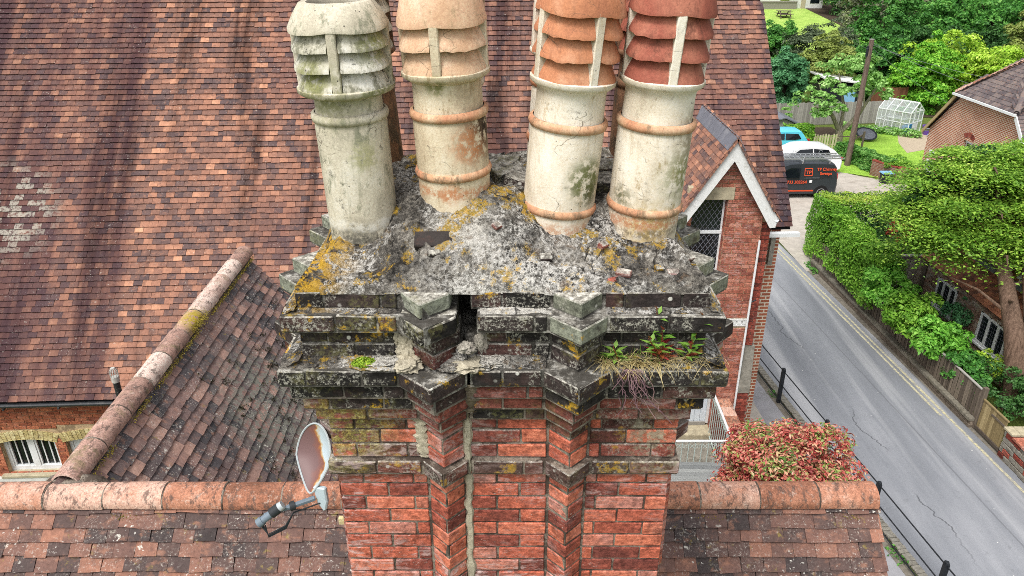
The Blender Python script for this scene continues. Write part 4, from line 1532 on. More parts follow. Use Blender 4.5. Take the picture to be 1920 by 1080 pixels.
def weed(name, label, loc, stems, seed):
    gg = random.Random(seed)
    rt = thing(name, label, 'plant', loc)
    st = MB()
    grn, red, brz = MB(), MB(), MB()
    for dx, dy, h, redbase in stems:
        base = Vector(loc)
        pts = [base + Vector((dx * t + .008 * math.sin(5 * t), dy * t, h * t)) for t in (0, .25, .5, .75, 1)]
        st.tube(pts, [.0028, .0026, .0022, .0018, .001], 5)
        nl = 13
        for i in range(nl):
            t = .08 + .92 * i / nl
            P = base + Vector((dx * t, dy * t, h * t))
            a = i * 2.4 + gg.uniform(-.4, .4)
            tgt = red if t < .30 and redbase else brz if t > .86 else grn
            up = .35 if t < .8 else 1.6
            L = .075 - .02 * t if t < .8 else .042
            d = Vector((math.cos(a), math.sin(a), up)).normalized()
            sx = d.cross(Vector((0, 0, 1))).normalized()
            w = .0095 if tgt is not red else .010
            q = [P, P + d * L * .4 + sx * w, P + d * L + Vector((0, 0, -.008)), P + d * L * .4 - sx * w, P + d * L * .45 + Vector((0, 0, -.003))]
            tgt.add(q, [(0, 1, 4), (1, 2, 4), (2, 3, 4), (3, 0, 4)])
    st.build('stem', 'weed_bronze', rt)
    for m2, nm, mt in ((grn, 'green_leaves', 'weed_green'), (red, 'red_leaves', 'weed_red'), (brz, 'tip_leaves', 'weed_bronze')):
        if m2.v: m2.build(nm, mt, rt)
    return rt


weed('weed_plant', 'tall weed with long green leaves and crimson leaves at its foot on the right ledge', (.585, YF - .09, zE + .01), [(-.035, -.02, .25, True), (-.06, -.05, .13, True), (-.01, -.04, .17, True)], 2)
weed('weed_plant', 'second slanting weed with bronze tips beside the tall weed on the ledge', (.675, YF - .085, zE + .01), [(.055, -.02, .22, True), (.02, -.05, .12, False)], 5)
weed('weed_plant', 'tiny upright green sprig on the ledge just right of the rib', (.405, YF - .10, zE + .008), [(-.005, 0, .075, False)], 8)

# ------------------------------------------------------------------ tiled roofs
def tile_shape(w, L, th, lift, seed, camber=.003):
    """one plain tile lying on the roof: x across, y up the slope, bottom edge at y=0 lifted clear of the tile below"""
    gg = random.Random(seed)
    vs_, fs = [], []
    for iy, y in enumerate((0, L)):
        for ix, x in enumerate((-w / 2, 0, w / 2)):
            jx, jy = gg.uniform(-.002, .002), gg.uniform(-.003, .003)
            zz = lift * (1 - y / L) + (camber if ix == 1 else 0) + gg.uniform(-.001, .001)
            vs_.append((x + jx, y + (jy if iy == 0 else 0), zz + th))
            vs_.append((x + jx, y + (jy if iy == 0 else 0), zz))
    # index = (iy*3+ix)*2 + (0 top,1 bottom)
    I_ = lambda iy, ix, b: (iy * 3 + ix) * 2 + b
    for ix in (0, 1):
        fs.append((I_(0, ix, 0), I_(0, ix + 1, 0), I_(1, ix + 1, 0), I_(1, ix, 0)))
        fs.append((I_(0, ix, 1), I_(0, ix + 1, 1), I_(0, ix + 1, 0), I_(0, ix, 0)))
    fs.append((I_(0, 0, 1), I_(0, 0, 0), I_(1, 0, 0), I_(1, 0, 1)))
    fs.append((I_(0, 2, 0), I_(0, 2, 1), I_(1, 2, 1), I_(1, 2, 0)))
    return vs_, fs


def tile_roof(root, M, width, rows, gauge, tw, mat, keep=None, want=None, cap=300, seed=0, L=None, th=.012, lift=.026, gap=.003, jit=1.0, name='tile', skip_small=.05):
    """rows of tiles on the plane of M (x along the eave, y up the slope, z out). The nearest ones in the wanted area are
    objects of their own, the rest one joined part."""
    gg = random.Random(seed)
    L = L or gauge * 1.85
    shapes = [tile_shape(tw - gap, L, th, lift, seed * 10 + i) for i in range(6)]
    mes = []
    for a, b in shapes:
        mes.append(mesh(name, a, b, mat))
    items = []
    camp = Vector((0, 0, CAM_H))
    for r in range(rows):
        off = (tw / 2 if r % 2 else 0) + gg.uniform(-.02, .02)
        wob = gg.uniform(-.004, .004) * jit
        x = -tw + off
        while x < width:
            x0, x1 = max(x, 0), min(x + tw, width)
            if x1 - x0 > skip_small:
                cx = (x0 + x1) / 2
                y = r * gauge
                if keep is None or keep(cx, y):
                    T = Matrix.Translation((cx, y + wob + gg.gauss(0, .0022) * jit, gg.uniform(0, .0035) * jit)) @ Matrix.Rotation(gg.gauss(0, .011) * jit, 4, 'Z') @ Matrix.Rotation(gg.gauss(0, .006) * jit, 4, 'Y')
                    if x1 - x0 < tw - .001: T = T @ Matrix.Diagonal(((x1 - x0) / tw, 1, 1, 1))
                    wp = M @ Vector((cx, y, 0))
                    items.append(((wp - camp).length if (want is None or want(cx, y, wp)) else 1e6, M @ T, gg.randrange(6)))
            x += tw
    items.sort(key=lambda t: t[0])
    V, Fc = [], []
    for i, (d, T, s) in enumerate(items):
        if i < cap and d < 1e6:
            put(name, mes[s], root, T)
        else:
            k = len(V)
            V += [T @ Vector(v) for v in shapes[s][0]]
            Fc += [tuple(a + k for a in q) for q in shapes[s][1]]
    if V:
        tag(MB().add(V, Fc).build(name + '_courses', mat, root), kind='stuff')


def roof_frame(O, u, v):
    u, v = Vector(u).normalized(), Vector(v).normalized()
    n = u.cross(v)
    M = Matrix((( u.x, v.x, n.x, O[0]), (u.y, v.y, n.y, O[1]), (u.z, v.z, n.z, O[2]), (0, 0, 0, 1)))
    return M


def ridge_run(root, a, b, r, mat, L=.45, seed=0, arc=rad(205), flat=.9, th=.016, mort='mortar', name='ridge_tile', end=False):
    a, b = Vector(a), Vector(b)
    n = max(1, round((b - a).length / L))
    L = (b - a).length / n
    d = (b - a).normalized()
    gg = random.Random(seed)
    sx = d.cross(Vector((0, 0, 1))).normalized()
    for i in range(n):
        c = a + d * (i + .5) * L
        m_ = MB()
        k = 14
        ring = []
        for e in (-1, 1):
            f_ = 1 + (.05 if e > 0 else 0) + gg.uniform(-.02, .02)
            for rr in (r * f_, r * f_ - th):
                for j in range(k + 1):
                    an = math.pi / 2 - arc / 2 + arc * j / k
                    ring.append(c + d * e * (L / 2 - .004) + sx * math.cos(an) * rr + Vector((0, 0, math.sin(an) * rr * flat)))
        K = k + 1
        fs = []
        for j in range(k):
            fs.append((j, j + 1, 2 * K + j + 1, 2 * K + j))
            fs.append((K + j, K + j + 1, j + 1, j))
            fs.append((2 * K + j, 2 * K + j + 1, 3 * K + j + 1, 3 * K + j))
        fs += [(0, 2 * K, 3 * K, K), (k, K + k, 3 * K + k, 2 * K + k)]
        m_.add(ring, fs)
        o = m_.build(name, mat, root, smooth=True, angle=rad(50))
        o.matrix_basis = o.matrix_basis @ Matrix.Translation((0, 0, gg.uniform(-.006, .006)))
        if i:
            q = MB()
            cc = a + d * i * L
            q.lathe([(r * 1.0 - .003, -.011), (r * 1.035, -.006), (r * 1.04, .006), (r * 1.0 - .003, .011)], 14, math.pi / 2 - arc / 2 * .96, math.pi / 2 + arc / 2 * .96,
                    M=Matrix.Translation(cc) @ Matrix((( sx.x, 0, d.x, 0), (sx.y, 0, d.y, 0), (sx.z, flat, d.z, 0), (0, 0, 0, 1))))
            q.build('joint_mortar', mort, root, smooth=True)


# ---- nearest house: straight ridge just behind the stack, slope falling towards the viewer
RZ, RY = 8.40, 4.60
house = thing('near_house', 'nearest house with a straight clay ridge and mossy tiles behind the chimney stack', 'house', (-1.8, 4.6, 0))
pit = rad(48)
cs, sn = math.cos(pit), math.sin(pit)
fx0, fx1 = -6.4, 2.86
rows = 22
gz = .108
O = (fx0, RY - (rows * gz - .02) * cs - .02, RZ - .03 - (rows * gz - .02) * sn)
Mf = roof_frame(O, (1, 0, 0), (0, cs, sn))
tile_roof(house, Mf, fx1 - fx0, rows, gz, .168, 'tile_near', want=lambda cx, y, wp: -4.3 < wp.x and wp.z > 7.7 and not (-1.35 < wp.x < 1.1), seed=3, L=.21, th=.016, lift=.036, jit=2.6)
ridge_run(house, (fx0, RY, RZ - .015), (fx1 - .02, RY, RZ + .0), .118, 'ridge', .46, 4)
zb_ = O[2]
MB().add([(fx0, RY + .02, RZ - .05), (fx1 - .05, RY + .02, RZ - .05), (fx1 - .05, O[1], O[2] - .03), (fx0, O[1], O[2] - .03)], [(0, 1, 2, 3)]).build('roof_deck', 'dark_gap', house)
MB().add([(fx0, RY, RZ - .05), (fx1 - .03, RY, RZ - .05), (fx1 - .03, RY + 2.1, RZ - 2.3), (fx0, RY + 2.1, RZ - 2.3)], [(0, 1, 2, 3)]).build('rear_slope', 'tile_near', house)
MB().prism([(O[1] + .25, 0), (O[1] + .25, O[2] - .02), (RY, RZ - .1), (RY + 2.0, RZ - 2.22), (RY + 2.0, 0)], fx0 + .1, fx1 - .08, 'x').build('wall', 'brick_left', house)
# mossy pads under the ridge
for i, (x, w_) in enumerate(((1.55, .20), (2.62, .13), (-1.9, .12), (-3.0, .10))):
    p_ = np.random.default_rng(40 + i)
    n = 500
    P = p_.normal(size=(n, 3)) * np.array([w_ * .4, .016, .010])
    me = leaf_mesh('moss_pad', P, np.array([0, -.5, 1.0]) + .5 * p_.normal(size=(n, 3)), .010, 'moss_ochre', .8, i)
    tag(put('moss_pad', me, house, Matrix.Translation((x, RY - .115, RZ - .10))), kind='stuff')
sbox('pale_flashing', 'brick_yellow', house, -1.335, -1.235, 4.42, 4.45, 8.235, 8.335)

# ---- the wing that runs back from it, its right slope in view
wing = thing('house_wing', 'roof wing with lichened dark tiles and weathered ridge running back left of the stack', 'house', (-3.0, 7.0, 0))
wp0, wp1 = Vector((-3.54, 4.62, 8.455)), Vector((-3.655, 9.36, 8.455))
wu = (wp1 - wp0).normalized()
wn_ = Vector((wu.y, -wu.x, 0)).normalized()          # to the right
wpit = rad(51)
rows_w = 34
gw = .104
vdir = (-wn_ * math.cos(wpit) + Vector((0, 0, math.sin(wpit))))
Ow = wp0 - vdir * (rows_w * gw) + Vector((0, 0, -.02))
# x axis must run so that x cross y points out (to the right and up): run from near to far
Mw = roof_frame(Ow, wu, vdir)
tile_roof(wing, Mw, (wp1 - wp0).length, rows_w, gw, .168, 'tile_wing', want=lambda cx, y, wp: wp.y > 4.9 and (wp.x - wp0.x) < (wp.y - 4.75) * .62, seed=8, L=.2, th=.015, lift=.034, jit=2.3)
ridge_run(wing, wp0 + wu * .05, wp1 + wu * .06, .112, 'ridge_wing', .46, 9)
Ol = wp0 + wn_ * -.0
le = (wn_ * -math.cos(wpit) - Vector((0, 0, math.sin(wpit)))) * 3.2
MB().add([wp0, wp1, wp1 + le, wp0 + le], [(0, 1, 2, 3)]).build('rear_slope', 'tile_wing', wing)
ri = (wn_ * math.cos(wpit) - Vector((0, 0, math.sin(wpit)))) * (rows_w * gw)
dn = Vector((0, 0, -.06))
MB().add([wp0 + dn, wp1 + dn, wp1 + ri + dn, wp0 + ri + dn], [(0, 1, 2, 3)]).build('roof_deck', 'dark_gap', wing)
a_, b_ = wp1 + ri * .93, wp1 + le * .9
MB().add([wp1 - wu * .1 + dn, a_ - wu * .1, Vector((a_.x, a_.y - .1, 0)), Vector((b_.x, b_.y - .1, 0)), b_ - wu * .1], [(0, 1, 2, 3, 4)]).build('wall', 'brick_left', wing)
# mortar and moss line along the ridge foot
m_ = MB()
gs = random.Random(12)
lump('ridge_mortar', 'mortar', [(-3.40, 4.72, 8.40, .16, .10, .09), (-3.62, 4.70, 8.42, .12, .10, .08), (-3.50, 4.66, 8.44, .12, .08, .06)], wing, 5)
n = 2600
g_ = np.random.default_rng(31)
tpos = g_.random(n) ** .8
base = np.array(wp0)[None] + (np.array(wp1) - np.array(wp0))[None] * tpos[:, None]
off = np.array(wn_) * .125 + np.array([0, 0, -.055])
dens = np.array([noise.noise(Vector((t * 9, 3, 0))) for t in tpos]) > -.12
P = (base + off + g_.normal(size=(n, 3)) * np.array([.012, .03, .012]))[dens]
c = Vector(P.mean(axis=0))
me = leaf_mesh('moss_line', P - np.array(c), np.array([.5, 0, 1.0]) + .6 * g_.normal(size=P.shape), .014, 'moss_ochre', .8, 3)
put('moss_line', me, wing, Matrix.Translation(c))
g_ = np.random.default_rng(33)
n = 1500
P = g_.normal(size=(n, 3)) * np.array([.035, .13, .02])
c = wp0 + wu * 2.75 + wn_ * .10 + Vector((0, 0, .02))
me = leaf_mesh('moss_cushion', P, np.array([.5, 0, 1.0]) + .6 * g_.normal(size=P.shape), .013, 'moss_ochre', .8, 3)
put('moss_cushion', me, wing, Matrix.Translation(c))
# clumps of dark moss lying on the slope
g_ = np.random.default_rng(35)
cl = []
for i in range(60):
    u_, v_ = g_.normal(2.9, .65), g_.normal(-1.25, .38) + rows_w * gw
    cl.append(np.array(Mw @ Vector((u_, v_, .045))))
cl = np.array(cl)
k = np.repeat(np.arange(len(cl)), 50)
P = cl[k] + g_.normal(size=(len(k), 3)) * np.array([.026, .026, .015]) * g_.uniform(.5, 1.4, len(cl))[k][:, None]
c = Vector(P.mean(axis=0))
MAT['moss_dark'] = leafs('moss_dark', '#1d1b13', '#2b281b', '#3d3a26', trans=.05, rough=.95)
put('moss_clumps', leaf_mesh('moss_clumps', P - np.array(c), np.array([.6, 0, .8]) + .7 * g_.normal(size=P.shape), .017, 'moss_dark', .8, 5), tag(wing), Matrix.Translation(c))

# ---- the big house behind: long steep roof, brick wall with arched windows at the left
TH = .05
Mm = Matrix.Translation((-8.013, 11.124, 4.88)) @ Matrix.Rotation(TH, 4, 'Z')
main = thing('main_house', 'large house with a huge red clay tiled roof filling the background', 'house', M=Mm.copy())
mp = rad(50)
mc, ms = math.cos(mp), math.sin(mp)
mx0, mxs, mx1 = -6.0, 10.2, 13.62       # left end, where the low eave stops, right verge (local x)
rows_m, gm = 84, .1155
zhi = 26                                 # rows below which the right part has no roof
Mr = Mm @ roof_frame((mx0, 0, 0), (1, 0, 0), (0, mc, ms))
tile_roof(main, Mr, mx1 - mx0, rows_m, gm, .165, 'tile_main', keep=lambda cx, y: y > zhi * gm - .05 or cx + mx0 < mxs, want=lambda cx, y, wp: (wp.x < -6.3 and y < 3.2) or (wp.x < -5.0 and .8 < y < 3.0 and wp.x < -6.3 + y * .5), seed=21, L=.2, th=.013, lift=.040, jit=1.5)
U = lambda x, y, z: Mm @ Vector((x, y, z))
yr, zr_ = rows_m * gm * mc, rows_m * gm * ms
yh, zh_ = zhi * gm * mc, zhi * gm * ms
MB().add([U(mx0, .02, -.04), U(mxs, .02, -.04), U(mxs, yh, zh_ - .04), U(mx1 - .03, yh, zh_ - .04), U(mx1 - .03, yr, zr_ - .04), U(mx0, yr, zr_ - .04)], [(0, 1, 2, 3, 4, 5)]).build('roof_deck', 'dark_gap', main)
ridge_run(main, U(mx0, yr + .05, zr_), U(mx1, yr + .05, zr_), .13, 'ridge', .46, 30)
MB().add([U(mx0, yr + .1, zr_), U(mx1, yr + .1, zr_), U(mx1, yr + 5.5, zr_ - 6), U(mx0, yr + 5.5, zr_ - 6)], [(0, 1, 2, 3)]).build('rear_slope', 'tile_main', main)
# right gable wall and the hidden walls
MB().prism([(yh + .15, -4.88), (yh + .15, zh_ - .1), (yr + .05, zr_ - .12), (yr + 4, zr_ - 4.4), (yr + 4, -4.88)], mx1 - .45, mx1 - .15, 'x', Mm).build('wall', 'brick_far', main)
sbox('wall', 'brick_far', main, mxs, mx1 - .45, yh + .15, yh + .45, -4.88, zh_ - .12, M=Mm)
sbox('wall', 'brick_far', main, mxs - .1, mxs + .15, .25, yh + .2, -4.88, zh_ - .3, M=Mm)
# white eaves box and gutter at the right corner
sbox('gutter', 'white_paint', main, mx1 - 1.0, mx1 + .12, yh - .14, yh - .03, zh_ - .15, zh_ - .07, M=Mm)
sbox('downpipe', 'stone_grey', main, mx1 - .42, mx1 - .33, yh - .10, yh - .01, zh_ - .75, zh_ - .16, M=Mm)
# front wall at the left: mortar body with a brick skin
wy = .24
H_ = 4.88
win = [(-1.50, -.50, -1.74, -.98), (-.30, 1.25, -1.9, -1.0)]


def holed_wall(x0, x1, z0, z1, holes, y0, y1, mat, par, M):
    xs = sorted({x0, x1, *[h[0] for h in holes], *[h[1] for h in holes]})
    m_ = MB()
    for a, b in zip(xs[:-1], xs[1:]):
        cut = [h for h in holes if h[0] <= a + 1e-6 and h[1] >= b - 1e-6]
        z = z0
        for h in sorted(cut, key=lambda h: h[2]):
            if h[2] > z: m_.box(a, b, y0, y1, z, h[2])
            z = h[3]
        if z < z1: m_.box(a, b, y0, y1, z, z1)
    return m_.build('wall', mat, par, M=M)


holed_wall(mx0, mxs, -H_, -.10, win, wy, wy + .35, 'mortar_buff', main, Mm)


def brick_skin(par, M, x0, x1, z0, z1, holes, yf, mat, cap, seed, L=.225, H=.0755, keep=None, want=None, name='brick', D=.05, jt=.010, keepfn=None):
    gg = random.Random(seed)
    items = []
    camp = Vector((0, 0, CAM_H))
    r = 0
    z = z1 - H
    while z > z0:
        x = x0 - (L / 2 if r % 2 else 0)
        while x < x1:
            ln = L if (r % 2 or True) else L
            a, b = max(x, x0), min(x + ln, x1)
            segs = [(a, b)]
            for h in holes:
                if h[2] < z + H * .6 and h[3] > z + H * .4:
                    ns = []
                    for p, q in segs:
                        if q <= h[0] or p >= h[1]: ns.append((p, q)); continue
                        if p < h[0]: ns.append((p, h[0]))
                        if q > h[1]: ns.append((h[1], q))
                    segs = ns
            for p, q in segs:
                if keepfn:
                    pq = keepfn(p, q, z + H / 2)
                    if not pq: continue
                    p, q = pq
                if q - p > .035:
                    wp = M @ Vector(((p + q) / 2, yf, z + H / 2))
                    d = (wp - camp).length if (want is None or want(wp)) else 1e6
                    items.append((d, p, q, z, gg.uniform(-.002, .002)))
            x += ln
        z -= H
        r += 1
    items.sort(key=lambda t: t[0])
    rest = MB()
    for i, (d, p, q, z, j) in enumerate(items):
        if i < cap and d < 1e6:
            key = ('w', round((q - p) / .004), mat)
            if key not in _bc:
                w_ = round((q - p) / .004) * .004 - jt
                _bc[key] = MB().box(-w_ / 2, w_ / 2, 0, D, 0, H - jt).data('brick', mat, centre=False, bevel=.003)[0]
            put(name, _bc[key], par, M @ Matrix.Translation(((p + q) / 2, yf + j, z)))
        else:
            rest.box(p + jt / 2, q - jt / 2, yf + j, yf + D, z, z + H - jt, M=M)
    if rest.v:
        tag(rest.build('brick_courses', mat, par), kind='stuff')


arch_h = [(-1.62, -.40, -1.0, -.72), (-.38, 1.35, -1.0, -.70)]
brick_skin(main, Mm, -2.6, 1.8, -2.3, -.14, win + arch_h, wy - .012, 'brick_left', 260, 5)


def arched_window(par, M, x0, x1, z0, z1, rise, name_w, boarded=False):
    """casement under a shallow arch of yellow bricks"""
    # arch bricks: two rings of headers
    cx, hw = (x0 + x1) / 2, (x1 - x0) / 2 + .05
    Rr = (hw * hw + rise * rise) / (2 * rise)
    zc = z1 - .04 + rise - Rr
    amax = math.asin(min(1, hw / Rr))
    nb = max(6, int(2 * amax * Rr / .078))
    for i in range(nb):
        a = -amax + 2 * amax * (i + .5) / nb
        for r0, r1 in ((Rr, Rr + .108), (Rr + .113, Rr + .20)):
            da = amax / nb * .90
            q = [(cx + math.sin(a + s * da) * rr, zc + math.cos(a + s * da) * rr) for rr, s in ((r0, -1), (r0, 1), (r1, 1), (r1, -1))]
            MB().prism(q, wy - .018, wy + .06, 'y', M).build('brick', 'brick_yellow', par)
    MB().prism([(cx + math.sin(-amax + 2 * amax * i / 10) * (Rr + .20), zc + math.cos(-amax + 2 * amax * i / 10) * (Rr + .20)) for i in range(11)] +
               [(cx + math.sin(amax - 2 * amax * i / 10) * (Rr - .002), zc + math.cos(amax - 2 * amax * i / 10) * (Rr - .002)) for i in range(11)], wy - .008, wy + .1, 'y', M).build('arch_mortar', 'mortar_buff', par)
    fr = MB()
    y0, y1 = wy + .09, wy + .16
    t = .065
    zt = z1 + rise
    fr.box(x0, x0 + t, y0, y1, z0, zt, M=M); fr.box(x1 - t, x1, y0, y1, z0, zt, M=M)
    fr.box(x0, x1, y0 + .003, y1 - .003, z0, z0 + t * 1.3, M=M); fr.box(x0, x1, y0 + .002, y1 - .002, zt - t * 1.5, zt + .05, M=M)
    w_ = fr.build('window', 'white_paint', par)
    if boarded:
        n = 9
        for i in range(n):
            a = x0 + t + (x1 - x0 - 2 * t) * i / n
            b = x0 + t + (x1 - x0 - 2 * t) * (i + 1) / n
            sbox('panel', 'white_paint', w_, a + .003, b - .003, y0 + .012, y1 - .01, z0 + t * 1.3, zt - t * 1.5, M=M)
        return w_
    m_ = MB()
    m_.box(cx - .05, cx + .05, y0 + .004, y1 - .002, z0 + .02, zt - .02, M=M)
    m_.build('mullion', 'white_paint', w_)
    for s in (0, 1):
        a, b = (x0 + t, cx - .05) if s == 0 else (cx + .05, x1 - t)
        fr = MB()
        k = .035
        fr.box(a, a + k, y0 + .02, y1 - .015, z0 + t, zt, M=M); fr.box(b - k, b, y0 + .02, y1 - .015, z0 + t, zt, M=M)
        fr.box(a, b, y0 + .022, y1 - .017, z0 + t, z0 + t + k, M=M); fr.box(a, b, y0 + .022, y1 - .017, zt - t - k, zt - t, M=M)
        for j in (1, 2):
            xx = a + (b - a) * j / 3
            fr.box(xx - .010, xx + .010, y0 + .03, y1 - .02, z0 + t, zt - .02, M=M)
        fr.build('sash', 'white_paint', w_)
        sbox('pane', 'glass', w_, a, b, y1 - .012, y1 - .004, z0 + t, zt, M=M)
    return w_


arched_window(main, Mm, -1.50, -.50, -1.74, -1.02, .09, 'window')
arched_window(main, Mm, -.30, 1.25, -1.9, -1.02, .10, 'window', True)
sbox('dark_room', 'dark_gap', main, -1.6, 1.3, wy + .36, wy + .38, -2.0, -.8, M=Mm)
sbox('sill', 'stone', main, -1.62, -.36, wy - .10, wy + .10, -1.80, -1.738, bevel=.01, M=Mm)
sbox('white_plinth', 'render_white', main, -2.4, .2, wy - .085, wy - .013, -2.9, -1.803, M=Mm)
sbox('projecting_ledge', 'stone_grey', main, -1.95, -1.70, wy - .35, wy - .08, -2.05, -1.93, bevel=.01, M=Mm)
# black half-round gutter with debris
m_ = MB()
m_.lathe([(.055, mx0), (.055, mxs), (.047, mxs), (.047, mx0)], 10, math.pi, 2 * math.pi, closed=True, M=Mm @ Matrix.Translation((0, -.035, -.035)) @ Matrix(((0, 0, 1, 0), (1, 0, 0, 0), (0, 1, 0, 0), (0, 0, 0, 1))))
gt = m_.build('gutter', 'gutter_black', main, smooth=True)
for i in range(10):
    sbox('bracket', 'gutter_black', gt, -2.9 + i * .95, -2.87 + i * .95, -.10, .20, -.11, -.075, M=Mm)
sbox('fascia', 'gutter_black', main, mx0, mxs, .06, .085, -.13, -.02, M=Mm)
# small black vent on the wall by the boarded window
sbox('wall_vent', 'black_metal', main, .10, .24, wy - .09, wy + .02, -1.12, -1.0, bevel=.01, M=Mm)

# vent pipe in front of the eave
vp = thing('vent_pipe', 'black soil vent pipe with pale wire cage on top beside the wing ridge', 'pipe', (-6.85, 11.0, 2.6))
MB().tube([(-6.87, 11.0, 2.6), (-6.87, 11.0, 5.45)], .055, 16).build('pipe', 'pipe_black', vp, smooth=True)
MB().tube([(-6.87, 11.0, 5.37), (-6.87, 11.0, 5.47)], .066, 16).build('collar', 'cage', vp, smooth=True)
m_ = MB()
for i in range(10):
    a = i * math.pi / 5
    m_.tube([(-6.87 + .062 * math.cos(a), 11.0 + .062 * math.sin(a), 5.46), (-6.87 + .066 * math.cos(a), 11.0 + .066 * math.sin(a), 5.58), (-6.87 + .03 * math.cos(a), 11.0 + .03 * math.sin(a), 5.64)], .005, 5)
m_.tube([(-6.87, 11.0, 5.625), (-6.87, 11.0, 5.645)], .035, 10)
m_.build('wire_cage', 'cage', vp)

# ------------------------------------------------------------------ gabled bay to the right
bay = thing('gabled_bay', 'narrow red brick gabled bay with white bargeboards right of the stack', 'house', (3.8, 13.2, 0))
BY, bx0, bx1 = 12.90, 2.98, 4.60
ax, az = 3.885, 9.02            # apex of the wall
ez = 7.60
bp = math.atan2(az - ez, ax - bx0)
bwin = (3.28, 3.92, 6.55, 8.03)
bdoor = (3.05, 4.15, 2.97, 5.05)


def gable_clip(p, q, z):
    lim = (az - z) / math.tan(bp) if z > ez else 10
    a, b = max(p, ax - lim), min(q, ax + lim)
    return (a, b) if b - a > .04 else None


lint = (3.18, 4.02, 8.03, 8.275)
band = (3.75, bx1, 5.44, 5.60)
m_ = MB()
xs = [bx0, bdoor[0], bwin[0], bwin[1], bdoor[1], bx1]
for a, b in zip(xs[:-1], xs[1:]):
    spans = [(2.0, ez)]
    for h in (bwin, bdoor):
        if h[0] <= a + 1e-6 and h[1] >= b - 1e-6:
            ns = []
            for s0, s1 in spans:
                if h[2] > s0: ns.append((s0, min(s1, h[2])))
                if h[3] < s1: ns.append((h[3], s1))
            spans = ns
    for s0, s1 in spans: m_.box(a, b, BY, BY + .28, s0, s1)
lz = lambda x: az - abs(x - ax) * math.tan(bp)
m_.prism([(bx0, ez), (bwin[0], ez), (bwin[0], lz(bwin[0]))], BY, BY + .28, 'y')
m_.prism([(bwin[0], bwin[3]), (bwin[1], bwin[3]), (bwin[1], lz(bwin[1])), (ax, az), (bwin[0], lz(bwin[0]))], BY, BY + .28, 'y')
m_.prism([(bwin[1], ez), (2 * ax - bx0, ez), (bwin[1], lz(bwin[1]))], BY, BY + .28, 'y')
m_.build('wall', 'mortar_buff', bay)
brick_skin(bay, I4, bx0, bx1, 2.2, az, [bwin, bdoor, lint, band], BY - .012, 'brick_bay', 300, 15, keepfn=gable_clip, want=lambda wp: wp.x > 2.9 and wp.z > 2.9)
# reveals, side walls
sbox('wall', 'brick_bay', bay, bx0, bx0 + .25, BY + .28, 15.2, 2.0, ez)
sbox('wall', 'brick_bay', bay, bx1 - .25, bx1, BY + .28, 15.2, 2.0, ez)
for x0_, x1_, za, zb2 in ((bwin[0] - .002, bwin[0] + .012, bwin[2], bwin[3]), (bwin[1] - .012, bwin[1] + .002, bwin[2], bwin[3]), (bdoor[1] - .012, bdoor[1] + .002, bdoor[2], bdoor[3])):
    m2 = MB()
    z = za
    while z < zb2 - .05:
        m2.box(x0_, x1_, BY + .005, BY + .24, z + .005, z + .070)
        z += .0755
    tag(m2.build('reveal_brick', 'brick_bay', bay), kind='stuff')
MB().box(lint[0], lint[1], BY - .016, BY + .10, lint[2] + .002, lint[3] - .002).build('lintel', 'stone', bay, bevel=.008)
sbox('sill', 'stone', bay, bwin[0] - .08, bwin[1] + .08, BY - .05, BY + .2, bwin[2] - .09, bwin[2] - .002, bevel=.008)
# leaded window
wf = MB()
y0, y1 = BY + .13, BY + .19
for a, b, c_, d_ in ((bwin[0], bwin[0] + .035, bwin[2], bwin[3]), (bwin[1] - .045, bwin[1], bwin[2], bwin[3])):
    wf.box(a, b, y0, y1, c_, d_)
wf.box(bwin[0], bwin[1], y0 + .002, y1 - .002, bwin[2], bwin[2] + .05)
wf.box(bwin[0], bwin[1], y0 + .003, y1 - .003, bwin[3] - .03, bwin[3])
wf.box(bwin[0], bwin[1], y0 - .01, y1 - .004, 7.33, 7.39)
wd_ = wf.build('window', 'white_paint', bay)
sbox('pane', 'glass', wd_, bwin[0] + .03, bwin[1] - .04, y0 + .02, y0 + .03, bwin[2] + .04, bwin[3] - .02)
ld = MB()
dxl, dzl = .095, .14
for za, zb2 in ((bwin[2] + .05, 7.33), (7.39, bwin[3] - .03)):
    wx0, wx1 = bwin[0] + .035, bwin[1] - .045
    for sgn in (1, -1):
        c0 = -2.0
        while c0 < 3:
            pts = []
            # line x = wx0 + c0 + sgn * (z-za) * dxl/dzl clipped to the light
            for i in range(41):
                z = za + (zb2 - za) * i / 40
                x = wx0 + c0 + sgn * (z - za) * dxl / dzl
                if wx0 <= x <= wx1: pts.append((x, z))
            if len(pts) > 2:
                ld.bar((pts[0][0], y0 + .016, pts[0][1]), (pts[-1][0], y0 + .016, pts[-1][1]), .008)
            c0 += dxl
ld.build('lead_lattice', 'lead', wd_)
# white dentil band
MB().box(band[0], band[1], BY - .02, BY + .02, band[2], band[2] + .035).box(band[0], band[1], BY - .03, BY + .02, band[3] - .03, band[3]).box(band[0], band[1], BY - .006, BY + .02, band[2] + .034, band[3] - .029).build('white_band', 'white_flaky', bay)
x = band[0] + .02
while x < band[1] - .08:
    sbox('dentil', 'white_flaky', bay, x, x + .075, BY - .024, BY + .01, band[2] + .04, band[3] - .036)
    x += .105
